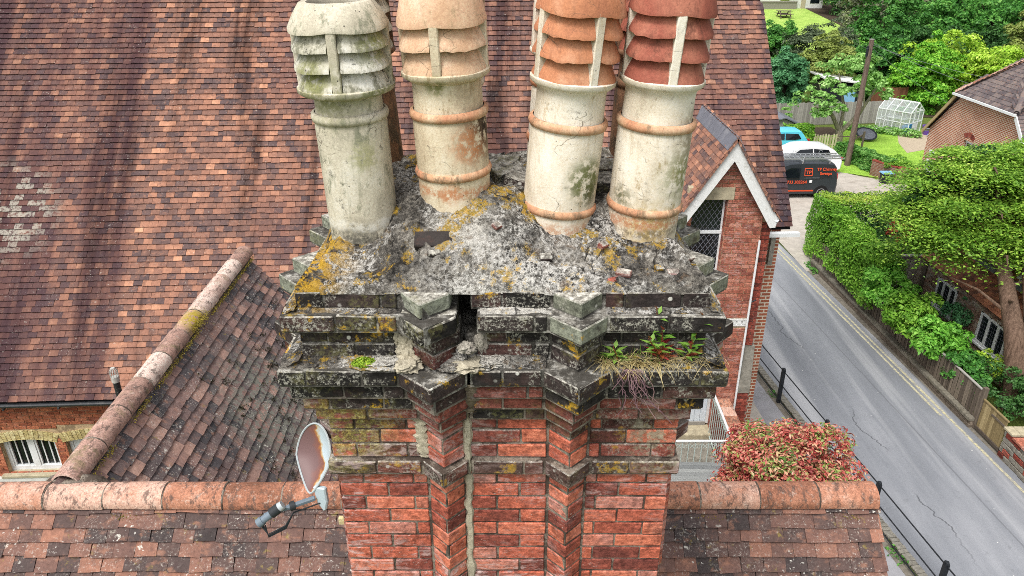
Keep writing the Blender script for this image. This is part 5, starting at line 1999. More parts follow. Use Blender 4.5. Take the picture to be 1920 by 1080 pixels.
# door
df = MB()
for a, b in ((bdoor[0], bdoor[0] + .07), (bdoor[1] - .07, bdoor[1])): df.box(a, b, BY + .14, BY + .22, bdoor[2] + .06, bdoor[3])
df.box(bdoor[0], bdoor[1], BY + .142, BY + .218, bdoor[3] - .07, bdoor[3])
door = df.build('door', 'white_paint', bay)
n = 8
for i in range(n):
    w_ = (bdoor[1] - bdoor[0] - .14) / n
    a = bdoor[0] + .07 + i * w_
    sbox('plank', 'blue_white', door, a + .003, a + w_ - .003, BY + .16, BY + .20, bdoor[2] + .10, bdoor[3] - .07, bevel=.003)
for zz in (3.55, 4.55):
    hg = MB()
    hg.box(bdoor[0] + .30, bdoor[0] + .62, BY + .148, BY + .158, zz, zz + .03).box(bdoor[0] + .52, bdoor[0] + .55, BY + .147, BY + .157, zz - .05, zz + .08)
    hg.build('hinge', 'black_metal', door)
sbox('weather_bar', 'grey_fence', door, bdoor[0] + .07, bdoor[1] - .07, BY + .12, BY + .2, bdoor[2] + .02, bdoor[2] + .098)
sbox('doorstep', 'stone', bay, bdoor[0] - .1, bdoor[1] + .0, BY - .22, BY + .22, bdoor[2] - .12, bdoor[2] + .018, bevel=.01)
# bargeboards, verge slips, lead ridge, tiled slopes
bo = .30                       # overhang of the verge in front of the wall
tb = math.tan(bp)
ex = 4.735 - ax
for s in (-1, 1):
    q = [(ax, az + .16), (ax, az - .22), (ax + s * ex * .93, az - .22 - ex * .93 * tb), (ax + s * (ex + .04), az - .06 - (ex + .04) * tb), (ax + s * (ex + .06), az + .16 - (ex + .06) * tb)]
    MB().prism(q, BY - .20, BY - .165, 'y').build('bargeboard', 'white_flaky', bay)
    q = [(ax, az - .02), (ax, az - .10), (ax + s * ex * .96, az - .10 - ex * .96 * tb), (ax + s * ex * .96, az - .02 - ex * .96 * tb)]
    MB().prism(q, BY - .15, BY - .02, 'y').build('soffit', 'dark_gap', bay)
    # slope tiles
    rows_b = 17
    gb = .105
    sl = rows_b * gb
    if s < 0:
        Mb = roof_frame((ax + s * sl * math.cos(bp), 16.2, az + .16 - sl * math.sin(bp)), (0, -1, 0), (-s * math.cos(bp), 0, math.sin(bp)))
    else:
        Mb = roof_frame((ax + s * sl * math.cos(bp), BY - .23, az + .16 - sl * math.sin(bp)), (0, 1, 0), (-s * math.cos(bp), 0, math.sin(bp)))
    Ln = 16.2 - (BY - .23)
    tile_roof(bay, Mb, Ln, rows_b, gb, .165, 'tile_bay', seed=50 + s, want=(lambda cx, y, wp: s < 0 and y > .3), cap=240, jit=1.4,
              keep=(lambda cx, y, s=s: (lambda yw, zt: zt > 4.88 + (yw - 11.5) * math.tan(mp) - .5)((16.2 - cx) if s < 0 else (BY - .23 + cx), az + .16 - (sl - y) * math.sin(bp))))
    # edge slips of mortar and tile ends along the verge
    vb = MB()
    for i in range(int(ex / math.cos(bp) / .05)):
        t = i * .05
        c_ = Vector((ax + s * t * math.cos(bp), BY - .215, az + .155 - t * math.sin(bp)))
        vb.box(-.026, .026, -.03, .05, -.012, .016, M=Matrix.Translation(c_) @ Matrix.Rotation(s * bp + s * .2, 4, 'Y'))
    tag(vb.build('verge_slip', 'tile_bay', bay), kind='stuff')
m_ = MB()
for i in range(5):
    ya, yb = BY - .22 + i * .72, BY - .22 + (i + 1) * .72 - .006
    m2 = MB()
    zz = az + .215
    q = [(ax - .16, zz - .16 * tb * .9), (ax - .03, zz - .012), (ax, zz + .012), (ax + .03, zz - .012), (ax + .16, zz - .16 * tb * .9), (ax + .15, zz - .03 - .16 * tb * .9), (ax, zz - .03), (ax - .15, zz - .03 - .16 * tb * .9)]
    m2.prism(q, ya, yb + .02, 'y')
    m2.build('lead_ridge', 'lead', bay)
# white gutter stub by the right eave, downpipe, buttress
MB().tube([(4.78, BY - .18, 7.72), (4.80, BY + 1.0, 7.70)], .055, 10).build('gutter', 'white_paint', bay, smooth=True)
MB().tube([(4.78, BY - .19, 7.72), (4.80, BY - .02, 7.55)], .045, 10).build('gutter_outlet', 'white_paint', bay, smooth=True)
MB().tube([(4.585, BY - .045, 7.25), (4.585, BY - .045, 2.4)], .022, 8).build('downpipe', 'white_paint', bay, smooth=True)
MB().tube([(4.585, BY - .05, 5.98), (4.70, BY - .03, 6.02)], .014, 6).build('pipe_clip', 'black_metal', bay)
bt = sbox('buttress', 'mortar_brown', bay, bx1 + .004, 4.79, BY + .06, 13.6, 4.95, 7.62)
brick_skin(bt, I4, bx1 + .006, 4.79, 4.97, 7.62, [], BY + .045, 'brick_buttress', 120, 16)
bt2 = sbox('buttress', 'mortar_brown', bay, bx1 + .004, 4.86, BY - .02, 13.6, 2.0, 3.90)
brick_skin(bt2, I4, bx1 + .006, 4.86, 2.2, 3.90, [], BY - .035, 'brick_buttress', 120, 17)
MB().prism([(BY - .05, 3.90), (BY - .05, 4.05), (BY + .055, 4.97), (BY + .3, 4.97), (BY + .3, 3.90)], bx1 + .004, 4.85, 'x').build('weathering_stone', 'stone_grey', bay, bevel=.01)

# raised terrace the bay stands on, landing, railing, planks
tag(sbox('terrace', 'pavement', None, 1.2, 4.95, 6.8, 13.1, -.05, 2.2), kind='structure')
tag(sbox('landing', 'stone_grey', None, 1.2, 4.10, 10.9, BY - .05, 2.2, 2.86), kind='structure')
lr = thing('landing_railing', 'pale iron landing railing with scrolled balusters below the white door', 'railing', (3.0, 11.2, 2.87))
top = 3.95
MB().tube([(1.3, 11.2, top), (4.06, 11.2, top)], .024, 8).build('top_rail', 'white_paint', lr, smooth=True)
MB().tube([(1.3, 11.2, 2.95), (4.06, 11.2, 2.95)], .015, 6).build('bottom_rail', 'rail_pale', lr)
MB().tube([(4.06, 11.2, top), (4.10, BY - .03, top)], .026, 8).build('top_rail', 'white_paint', lr, smooth=True)
MB().tube([(4.06, 11.2, 2.95), (4.10, BY - .03, 2.95)], .015, 6).build('bottom_rail', 'rail_pale', lr)


def baluster(x, y, ax_):
    m_ = MB()
    m_.tube([(x, y, 2.87), (x, y, top - .01)], .010, 6)
    for sg in (-1, 1):
        pts = []
        for i in range(8):
            a = i / 7 * 1.6 * math.pi
            r_ = .030 - .002 * i
            off = sg * (.030 - r_ * math.cos(a))
            pts.append((x + (off if ax_ == 'x' else 0), y + (off if ax_ == 'y' else 0), top - .12 + r_ * math.sin(a) * 1.4))
        m_.tube(pts, .006, 5)
    m_.build('baluster', 'rail_pale', lr)


for i in range(22): baluster(1.45 + i * .121, 11.2, 'x')
for i in range(12): baluster(4.06 + .04 * i / 11, 11.32 + i * .13, 'y')
# coped brick wall beside the landing
cw = thing('coped_wall', 'low brick wall with worn coping beside the landing railing', 'wall', (4.3, 12, 2.2))
sbox('wall', 'brick_buttress', cw, 4.16, 4.42, 11.0, BY - .06, 2.2, 3.72)
for i in range(6):
    a = 11.0 + i * .305
    sbox('coping', 'ridge', cw, 4.13, 4.45, a + .004, a + .30, 3.722, 3.80, bevel=.012)
pk = thing('plank_deck', 'grey sloping timber plank roof below the landing railing', 'deck', (2.9, 10.3, 2.2))
for i in range(10):
    t = i / 10
    y = 10.95 - 1.5 * t
    z = 3.72 + .42 * t
    sbox('plank', 'deck_wood', pk, 1.3 + R.uniform(0, .02), 4.0 + R.uniform(-.02, .02) - .0 * t, -.067, .067, -.014, .014, bevel=.004,
         M=Matrix.Translation((0, y, z)) @ Matrix.Rotation(.03, 4, 'Y') @ Matrix.Rotation(-.27, 4, 'X'))
sbox('side_board', 'deck_wood', pk, 3.93, 3.97, 9.4, 10.95, 2.2, 3.55)
sbox('front_board', 'deck_wood', pk, 1.3, 3.93, 9.42, 9.46, 2.2, 4.05)

# ------------------------------------------------------------------ satellite dish on the stack's left corner
dish = thing('satellite_dish', 'rusting white satellite dish with grey arm beside the chimney stack', 'satellite dish', (-.80, 2.75, 10.05))
dc = Vector((-.925, 2.80, 10.19))
nrm = Vector((-.62, -.66, .43)).normalized()
upv = (Vector((-.34, 0, 1)) - nrm * Vector((-.34, 0, 1)).dot(nrm)).normalized()
sxv = upv.cross(nrm)
Md = Matrix(((sxv.x, upv.x, nrm.x, dc.x), (sxv.y, upv.y, nrm.y, dc.y), (sxv.z, upv.z, nrm.z, dc.z), (0, 0, 0, 1)))
prof = []
for i in range(9):
    t = i / 8
    prof.append((max(.001, t), .26 * t * t * .25))
m_ = MB().lathe(prof, 40)
for v in m_.v:
    v.x *= .128; v.y *= .160
    if v.y < 0: v.x *= 1 + v.y * 3.4      # narrows towards the foot
    v.z = v.z * .8 - .05
base_v = [v.copy() for v in m_.v]
m2 = MB().add([Md @ v for v in m_.v], m_.f)
m2.add([Md @ (v - Vector((0, 0, .006))) for v in base_v], [tuple(reversed(q)) for q in m_.f])
m2.build('reflector', 'dish', dish, smooth=True)
rimv = base_v[-40:]
MB().tube([Md @ v for v in rimv] + [Md @ rimv[0]], .0048, 6, False).build('rim', 'dish_rim', dish, smooth=True)
foot = Md @ Vector((0, -.155, -.02))
MB().prism([(-.03, .045), (.035, .05), (.038, -.03), (.026, -.08), (.012, -.092), (-.02, -.04)], -.012, .012, 'y', Matrix.Translation(foot + Vector((.034, -.02, .0))) @ Matrix.Rotation(-.3, 4, 'Z')).build('bracket', 'dish', dish, bevel=.006)
a0 = foot + Vector((.012, -.03, -.012))
a1 = a0 + Vector((-.215, -.09, -.025))
MB().bar(a0, a0.lerp(a1, .55), .022, .022).build('arm', 'arm_grey', dish, bevel=.005)
MB().bar(a0.lerp(a1, .42), a1, .018, .020).build('arm', 'arm_grey', dish, bevel=.004)
MB().tube([a0.lerp(a1, .40), a0.lerp(a1, .50)], .022, 12).build('clamp', 'arm_dark', dish, smooth=True)
ln0 = a1 + Vector((.055, .015, .022))
ldir = Vector((-.78, -.30, -.52)).normalized()
MB().tube([ln0 - ldir * .016, ln0 + ldir * .028], [.024, .024], 18).build('clamp', 'arm_dark', dish, smooth=True)
MB().tube([ln0 - ldir * .036, ln0 - ldir * .016], [.020, .022], 18).build('feed_cap', 'dish_rim', dish, smooth=True)
MB().tube([ln0 + ldir * .024, ln0 + ldir * .078], [.018, .018], 18).build('feed_body', 'arm_grey', dish, smooth=True)
MB().tube([ln0 + ldir * .076, ln0 + ldir * .102], [.022, .022], 18).build('feed_end', 'arm_grey', dish, smooth=True)
for j in range(3):
    e = ln0 + ldir * .09
    MB().tube([e + Vector((.01 * j, 0, -.02)), e + Vector((.03, -.01, -.065 - .008 * j)), e + Vector((.10, .03, -.05 - .008 * j)), a0.lerp(a1, .45) + Vector((0, 0, -.04)), a0 + Vector((.02, .0, -.03))], .0035, 5).build('cable', 'arm_dark', dish, smooth=True)

# ------------------------------------------------------------------ roadside railing
rr = thing('roadside_railing', 'black iron post and rail fence along the pavement edge', 'railing', (8.0, 15, 0))
py_ = [18.26 + 2.35 * k for k in (3, 2, 1, 0)] + [15.75, 13.38, 11.0, 8.7]
pts = [(railx(y), y) for y in py_]
for x, y in pts:
    m_ = MB()
    m_.box(x - .048, x + .048, y - .048, y + .048, 0, 1.12)
    m_.tube([(x, y, 1.11), (x, y, 1.16), (x + .03, y, 1.18)], [.062, .055, .01], 8)
    m_.box(x - .05, x + .05, y - .05, y + .05, 0, .06)
    m_.build('post', 'black_metal', rr, bevel=.006)
for zz in (1.08, .62, .12):
    MB().tube([(x, y, zz + .006 * ((i * 7) % 3 - 1)) for i, (x, y) in enumerate(pts)], .016, 6).build('rail', 'black_metal', rr, smooth=True)
# tufts at the foot of the railing
g_ = np.random.default_rng(3)
n = 1300
yy = g_.uniform(8.5, 22, n)
ok = np.array([noise.noise(Vector((y * 1.1, 5, 0))) > .12 for y in yy])
yy = yy[ok]
P = np.stack([np.array([railx(y) for y in yy]) + g_.normal(0, .08, len(yy)), yy, np.abs(g_.normal(.03, .05, len(yy)))], 1)
c = Vector(P.mean(axis=0))
tag(put('weeds', leaf_mesh('weeds', P - np.array(c), np.array([0, 0, 1.0]) + .8 * g_.normal(size=P.shape), .09, 'leaf_mid', .4, 3), None, Matrix.Translation(c)), 'low green weeds along the foot of the black railing', 'weeds', kind='stuff')

# ------------------------------------------------------------------ board fence on its low brick wall, gate, pillar
MAT['base_brown'] = plain('mossy_brown_brick', '#6f655a', .95, .35, 9, .1, bump=.5, dirt='#4b4438')
MAT['base_grey'] = plain('mossy_grey_brick', '#7c776c', .95, .35, 9, .1, bump=.5, dirt='#55523f')
bw = thing('low_brick_wall', 'low mossy brick base wall under the weathered board fence', 'wall', (12.6, 22, 0))
for i in range(47):
    y = 17.15 + i * .235
    for r_ in range(3):
        yy = y + (.11 if r_ % 2 else 0)
        hgt = .105
        M = Matrix.Translation((wallx(yy) - .02, yy, r_ * hgt + .01)) @ Matrix.Rotation(.033, 4, 'Z')
        key = ('bw', r_ == 2)
        if key not in _bc: _bc[key] = MB().box(-.10 - (.03 if r_ == 2 else 0), .12, -.11, .11, 0, .095).data('brick', 'base_grey' if r_ == 2 else 'base_brown', centre=False, bevel=.006)[0]
        put('brick', _bc[key], bw, M)
MB().prism([(wallx(17.05) - .08, 17.05), (wallx(28.2) - .08, 28.2), (wallx(28.2) + .08, 28.2), (wallx(17.05) + .08, 17.05)], 0, .30).build('mortar_core', 'mortar_brown', bw)
fc = thing('board_fence', 'weathered grey brown vertical board fence on a brick base beside the road', 'fence', (12.6, 22, .3))
nb = 118
for i in range(nb):
    y = 17.12 + i * .0945
    h = .86 + .02 * math.sin(i * .35) + R.uniform(-.02, .02)
    key = ('fb', i % 4)
    if key not in _bc: _bc[key] = MB().box(-.010, .010, -.038, .038, 0, .86 + .01 * (i % 4)).data('board', 'fence_wood', centre=False, bevel=.003)[0]
    put('board', _bc[key], fc, Matrix.Translation((wallx(y) + (.0 if i % 2 else .012), y, .33)) @ Matrix.Rotation(.033 + R.gauss(0, .02), 4, 'Z') @ Matrix.Rotation(R.gauss(0, .012), 4, 'X'))
for zz in (.50, 1.02):
    MB().bar((wallx(17.1) + .05, 17.1, zz), (wallx(28.2) + .05, 28.2, zz), .05, .08).build('rail', 'fence_wood', fc)
MB().bar((wallx(17.1) + .01, 17.1, 1.21), (wallx(21) + .01, 21, 1.21), .07, .025).build('capping_rail', 'grey_fence', fc)
for y in (17.05, 19.9, 22.75, 25.6, 28.3):
    MB().box(-.06, .06, -.06, .06, 0, 1.30).build('post', 'fence_wood', fc, bevel=.008, M=Matrix.Translation((wallx(y) + .06, y, .0)))
gt = thing('garden_gate', 'pale wooden garden gate between fence post and stone pillar', 'gate', (12.9, 16.4, 0))
for i in range(9):
    y = 15.98 + i * .112
    put('board', MB().box(-.012, .012, -.052, .052, .06, .98 - .0 * i).data('board', 'gate_wood', centre=False, bevel=.004)[0], gt, Matrix.Translation((wallx(y) + .02, y, 0)) @ Matrix.Rotation(.033, 4, 'Z'))
MB().bar((wallx(15.9) + .02, 15.9, 1.0), (wallx(16.95) + .02, 16.95, 1.0), .06, .04).build('top_rail', 'gate_wood', gt, bevel=.005)
MB().bar((wallx(15.9) + .0, 15.9, .12), (wallx(16.95) + .0, 16.95, .12), .04, .10).build('bottom_rail', 'fence_wood', gt, bevel=.005)
MB().bar((wallx(15.9) - .0, 15.95, .82), (wallx(16.5) - .0, 16.5, .82), .03, .05).build('latch_rail', 'fence_wood', gt)
sw = thing('stone_wall', 'stone and brick garden wall with red coping bricks beside the gate', 'wall', (13.0, 14.4, 0))
sbox('mortar_core', 'mortar_brown', sw, 12.78, 13.10, 12.0, 15.83, 0, .74)
gs = random.Random(77)
for r_ in range(5):
    y = 12.0
    while y < 15.84:
        L = gs.uniform(.2, .38)
        b = min(y + L, 15.86)
        m_ = MB().box(12.755, 12.86, y + .006, b - .006, r_ * .155 + .01, r_ * .155 + .145)
        for v in m_.v: v += Vector((gs.uniform(-.012, .012), 0, 0))
        m_.build('stone', gs.choice(['stone_grey', 'stone_grey', 'brick_buttress']), sw, bevel=.012)
        y += L
for r_ in range(5):
    x = 12.80
    while x < 14.6:
        L = gs.uniform(.2, .34)
        MB().box(x, x + L - .01, 15.78 - .0, 15.88, r_ * .155 + .01, r_ * .155 + .145).build('stone', gs.choice(['stone_grey', 'brick_buttress']), sw, bevel=.012)
        x += L
for i in range(8):
    MB().box(12.74 + i * .235, 12.965 + i * .235, 15.55, 15.92, .79, .86).build('coping', 'stone', sw, bevel=.01)
for i in range(20):
    MB().box(12.72, 13.14, 12.1 + i * .17, 12.26 + i * .17, .755, .825).build('coping_brick', 'brick_bay', sw, bevel=.006)
sbox('backing', 'mortar_brown', sw, 13.0, 14.6, 15.6, 15.78, 0, .78)
g_ = np.random.default_rng(8)


def foliage(name, label, cat, parts, loc, kind=None, group=None, stems=None, part='leaves'):
    """a plant made of leaf clouds: parts = [(P, N, size, mat, aspect, seed)] in world coordinates"""
    rt = thing(name, label, cat, loc, group, kind)
    for P, N_, sz, mt, asp, sd_ in parts:
        me = leaf_mesh(part, P - np.array(loc), N_, sz, mt, asp, sd_)
        put(part, me, rt, Matrix.Translation(loc))
    if stems:
        m_ = MB()
        for a, b, r_ in stems:
            a, b = Vector(a), Vector(b)
            m_.tube([a, (a + b) / 2 + Vector((.05, .03, .05)), b], [r_, r_ * .8, r_ * .4], 6)
        m_.build('stems', 'bark_dark', rt)
    return rt


def bush_pts(c, r, n, seed, nc=40, rc=.3, flat=.85, zlo=-.35, up=.5):
    P, N_ = crown_pts(seed, nc, max(1, n // nc), rc, flat, zlo, .35, up)
    return P * np.array(r) + np.array(c), N_


# clipped hedge: along the drive, and back along the road on top of the fence
def cat_(*a): return tuple(np.concatenate(q) for q in zip(*a))


hx = 12.75
pt = []
top1 = leaf_box((12.75, 28.6, 2.62), (5.2, .15, .02), (0, 1.3, 0), (0, 0, 1), 9000, .22, 1, .10, 1.5)
pt.append((*top1, .075, 'leaf_hedge_b', .6, 1))
fr1 = leaf_box((12.75, 28.6, 2.2), (5.2, .1, 0), (0, 0, .4), (0, -1, 0), 2500, .35, 2, .16, 1.4)
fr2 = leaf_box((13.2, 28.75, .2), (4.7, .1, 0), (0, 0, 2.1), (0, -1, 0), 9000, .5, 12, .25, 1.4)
lf1 = leaf_box((12.50, 28.2, .1), (0, 1.6, 0), (0, 0, 2.5), (-1, 0, 0), 5500, .4, 3, .16, 1.4)
rt1 = leaf_box((17.9, 28.7, .1), (0, 1.2, 0), (0, 0, 2.5), (1, 0, 0), 2000, .4, 4, .16, 1.4)
pt.append((*cat_(fr1, lf1, rt1), .085, 'leaf_hedge', .6, 2))
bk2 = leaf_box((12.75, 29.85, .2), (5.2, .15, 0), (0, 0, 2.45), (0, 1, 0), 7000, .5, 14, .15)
pt.append((*cat_(fr2, bk2), .09, 'leaf_dark', .6, 13))  # hedge's inner face: the hollow's shade is put into a darker leaf colour
sd1 = leaf_box((12.22, 23.0, .62), (.08, 5.6, 0), (.15, 0, 1.80), (-1, 0, .1), 12500, .6, 5, .42, 1.1)
tp1 = leaf_box((12.42, 23.0, 2.35), (0, 5.8, .25), (.95, 0, 0), (0, 0, 1), 6500, .45, 6, .34, 1.3)
bk1 = leaf_box((13.35, 23.2, .6), (0, 5.0, .2), (0, 0, 1.8), (1, 0, 0), 5000, .4, 7, .25, 1.0)
pt.append((*cat_(sd1, tp1, bk1), .115, 'leaf_hedge', .55, 5))
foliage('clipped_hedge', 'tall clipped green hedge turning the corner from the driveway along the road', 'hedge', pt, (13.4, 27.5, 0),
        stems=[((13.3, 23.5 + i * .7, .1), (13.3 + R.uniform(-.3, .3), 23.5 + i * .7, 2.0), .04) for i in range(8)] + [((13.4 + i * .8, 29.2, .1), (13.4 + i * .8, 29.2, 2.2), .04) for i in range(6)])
# inner dark hollow of the hedge with red leaves
foliage('red_leaved_shrub', 'dark red leaved shrub in the gap behind the clipped hedge', 'shrub',
        [(*bush_pts((15.6, 27.6, 1.5), (.6, .6, .7), 900, 11, 20), .12, 'leaf_maple', .5, 2)], (15.6, 27.6, 0), stems=[((15.6, 27.6, 0), (15.6, 27.6, 1.6), .05)])
# shrubs spilling over the fence
for i, (x, y, z, rx, ry, rz, n, mt, lb) in enumerate((
        (12.68, 22.5, 1.50, .80, 1.05, 1.0, 9000, 'leaf_shrub', 'fresh green shrub bulging over the fence just below the clipped hedge'),
        (12.62, 21.0, 1.30, .80, 1.0, .95, 9000, 'leaf_hedge', 'bright green shrub leaning over the middle of the board fence'),
        (12.80, 19.6, 1.10, .75, .95, .80, 8000, 'leaf_shrub', 'light green shrub hanging over the fence near the cottage windows'),
        (13.15, 18.6, .80, .55, .75, .65, 4500, 'leaf_mid', 'lower green shrub behind the fence beneath the right cottage window'))):
    foliage('overhanging_shrub', lb, 'shrub', [(*bush_pts((x, y, z), (rx, ry, rz), int(n * .62), 20 + i, 40, .30), .135, mt, .5, i)], (x, y, 0), group='shrubs spilling over the fence',
            stems=[((x + .1, y, 0), (x, y, z + .2), .05), ((x + .1, y, 0), (x - .2, y + .4, z), .03), ((x + .1, y, 0), (x + .1, y - .4, z), .03)])
for i, (x, y, z, rx, ry, rz, n, mt, lb) in enumerate((
        (13.75, 17.7, .75, .75, .8, .75, 3000, 'leaf_dark', 'dark green bush between the gate and the tree trunk'),
        (14.3, 16.9, .7, .8, .7, .75, 3000, 'leaf_dark', 'dark green bush at the right foot of the big tree trunk'),
        (14.0, 19.0, .8, .45, .5, .55, 1200, 'leaf_bright', 'small yellow green bush against the cottage wall by the trunk'),
        (14.35, 21.5, 1.15, .4, .55, .6, 1500, 'leaf_blue', 'grey green climber on the cottage wall between its two windows'))):
    foliage('garden_bush', lb, 'bush', [(*bush_pts((x, y, z), (rx, ry, rz), n, 40 + i, 36, .3), .09, mt, .55, i)], (x, y, 0), group='bushes in the cottage garden', stems=[((x, y, 0), (x, y, z), .03)])

# big layered tree by the cottage
tt = thing('yew_tree', 'large tree with layered bright green sprays and thick furrowed trunk beside the cottage', 'tree', (14.55, 18.0, 0))
m_ = MB()
m_.tube([(14.48, 17.95, -.1), (14.22, 17.95, 1.1), (13.95, 18.2, 2.4), (14.0, 19.8, 4.2), (14.1, 21.0, 6.0)], [.36, .29, .25, .16, .05], 14)
m_.tube([(14.85, 17.75, -.1), (14.62, 17.75, 1.2), (14.4, 18.4, 2.9), (14.6, 19.8, 4.6)], [.30, .25, .2, .08], 12)
for i in range(12):
    a = i * 2.1
    zb = 2.4 + i * .33
    b = Vector((13.95 + .03 * (zb - 2.4), 18.2 + .85 * (zb - 2.4), zb))
    e = b + Vector((math.cos(a) * 2.2, math.sin(a) * 2.0, .5))
    m_.tube([b, (b + e) / 2 + Vector((0, 0, .15)), e], [.055, .035, .012], 6)
for v in m_.v:
    v += Vector((.03 * noise.noise(v * 2.2 + Vector((0, 0, v.z * -1.4))), .03 * noise.noise(v * 2.5 + Vector((7, 0, v.z * -1.4))), 0))
m_.build('trunk', 'bark', tt, smooth=True)
g_ = np.random.default_rng(12)
PP, NN = [], []
spr = 215
for i in range(spr):
    d = g_.normal(size=3); d /= np.linalg.norm(d)
    if d[2] < -.72: d[2] *= -1
    r_ = g_.uniform(.35, 1.0) ** .6
    cx = np.array([14.75, 21.4, 4.85]) + d * r_ * np.array([2.85, 2.3, 2.0])
    # keep the trunk and the cottage windows clear
    if cx[2] < 3.05 + max(0, 21.2 - cx[1]) * .42: continue
    outd = np.array([d[0], d[1], 0.0]); outd /= np.linalg.norm(outd) + 1e-6
    n_ = 500
    a = g_.normal(size=(n_, 3)) * np.array([.40, .40, .055])
    a[:, 2] -= .35 * (a[:, 0] ** 2 + a[:, 1] ** 2)
    PP.append(cx + a + outd * .15)
    NN.append(np.array([0, 0, 1.0]) + .30 * g_.normal(size=(n_, 3)))
P, N_ = np.concatenate(PP), np.concatenate(NN)
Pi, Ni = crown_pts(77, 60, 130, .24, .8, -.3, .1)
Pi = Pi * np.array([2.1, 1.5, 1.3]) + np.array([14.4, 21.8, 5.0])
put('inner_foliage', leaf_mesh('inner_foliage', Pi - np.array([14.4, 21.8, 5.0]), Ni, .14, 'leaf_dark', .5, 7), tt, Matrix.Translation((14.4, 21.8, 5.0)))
put('crown', leaf_mesh('crown', P - np.array([14.8, 20, 4]), N_, .115, 'leaf_yew', .5, 4), tt, Matrix.Translation((14.8, 20, 4)))

# ------------------------------------------------------------------ cottage behind the fence
MAT['brick_cottage'] = brick_mat('brick_cottage', [(0, S('#6f594d')), (.35, S('#91705f')), (.6, S('#9d8574')), (.8, S('#8f877b')), (1, S('#b3aa9a'))], efflo=.5, lime=False)
cot = thing('tile_hung_cottage', 'low cottage with orange tiled slope and white leaded windows behind the fence', 'house', (15.5, 20, 0))
cx_, cy0, cy1 = 14.72, 18.55, 24.3
cw_ = [(19.35, 20.75, .72, 1.72), (22.15, 23.35, .72, 1.72)]


def wall_x(x, y0, y1, z0, z1, holes, th, mat, par):
    ys_ = sorted({y0, y1, *[h[0] for h in holes], *[h[1] for h in holes]})
    m_ = MB()
    for a, b in zip(ys_[:-1], ys_[1:]):
        z = z0
        for h in sorted([h for h in holes if h[0] <= a + 1e-6 and h[1] >= b - 1e-6], key=lambda h: h[2]):
            m_.box(x, x + th, a, b, z, h[2]); z = h[3]
        if z < z1: m_.box(x, x + th, a, b, z, z1)
    return m_.build('wall', mat, par)


wall_x(cx_, cy0, cy1, 0, 1.98, cw_, .25, 'mortar_buff', cot)
MXW = Matrix(((0, 1, 0, cx_), (-1, 0, 0, 0), (0, 0, 1, 0), (0, 0, 0, 1)))   # local x -> -Y, local y -> +X
brick_skin(cot, MXW, -cy1, -cy0, 0, 1.97, [(-h[1], -h[0], h[2], h[3]) for h in cw_], -.012, 'brick_cottage', 240, 61, want=lambda wp: wp.y > 18)
sbox('corner_post', 'fence_wood', cot, cx_ - .06, cx_ + .1, 24.15, 24.33, 0, 2.0)
for (ya, yb, za, zb2) in cw_:
    fr = MB()
    x0, x1 = cx_ - .05, cx_ + .05
    for a, b in ((ya, ya + .09), (yb - .09, yb)): fr.box(x0, x1, a, b, za, zb2)
    for a, b in ((za, za + .07), (zb2 - .07, zb2)): fr.box(x0 + .002, x1 - .002, ya, yb, a, b)
    for j in (1, 2):
        yy = ya + (yb - ya) * j / 3
        fr.box(x0 + .004, x1 - .004, yy - .05, yy + .05, za, zb2)
    w_ = fr.build('window', 'white_paint', cot)
    sbox('pane', 'glass', w_, x0 + .035, x0 + .045, ya + .03, yb - .03, za + .03, zb2 - .03)
    l_ = MB()
    for j in range(1, 15):
        yy = ya + (yb - ya) * j / 15
        l_.box(x0 + .030, x0 + .034, yy - .0025, yy + .0025, za + .05, zb2 - .05)
    for j in range(1, 8):
        zz = za + (zb2 - za) * j / 8
        l_.box(x0 + .029, x0 + .033, ya + .05, yb - .05, zz - .0025, zz + .0025)
    l_.build('lead_lattice', 'lead', w_)
    sbox('sill', 'white_paint', w_, cx_ - .10, cx_ + .05, ya - .05, yb + .05, za - .06, za - .003)
# eave at x=14.12, slope rising to the right
cp = rad(44)
Mc = roof_frame((14.58, 24.5, 1.99), (0, -1, 0), (math.cos(cp), 0, math.sin(cp)))
tile_roof(cot, Mc, 6.1, 27, .115, .19, 'tile_cottage', seed=70, want=lambda cx, y, wp: y < 1.7 and wp.y > 16.5, cap=300, jit=1.6, L=.2)
MB().add([Mc @ Vector(q) for q in ((0, 0, -.02), (6.1, 0, -.02), (6.1, 3.1, -.02), (0, 3.1, -.02))], [(0, 1, 2, 3)]).build('roof_deck', 'dark_gap', cot)
for yc in (21.7, 19.6):
    zc0 = 3.18
    xf = 15.15
    d_ = sbox('dormer', 'white_paint', cot, xf, xf + 1.2, yc - .65, yc + .65, 3.0, 3.62)
    sbox('pane', 'glass', d_, xf - .006, xf + .01, yc - .50, yc + .50, 3.30, 3.52)
    sbox('dormer_sill', 'white_paint', d_, xf - .06, xf + .02, yc - .7, yc + .7, 3.08, 3.16)
    sbox('dormer_roof', 'tile_orange', d_, xf - .1, xf + 1.4, yc - .75, yc + .75, 3.64, 3.74)
    sbox('lead_apron', 'lead', d_, xf - .20, xf + .02, yc - .60, yc + .60, 2.84, 3.02)
Mo = roof_frame((16.15, 24.2, 3.85), (0, -1, 0), (math.cos(rad(40)), 0, math.sin(rad(40))))
tile_roof(cot, Mo, 5.8, 20, .16, .24, 'tile_orange', seed=71, cap=0, L=.3, jit=1.6, name='upper_tile')
sbox('wall', 'brick_far', cot, 16.3, 19.5, 18.6, 24.1, 0, 3.9)
MB().prism([(14.72, 0), (16.4, 0), (16.4, 3.6), (14.72, 1.95)], 18.45, 18.6, 'y').build('wall', 'brick_far', cot)
sbox('wall', 'brick_far', cot, 14.97, 16.4, 23.95, 24.2, 0, 3.2)
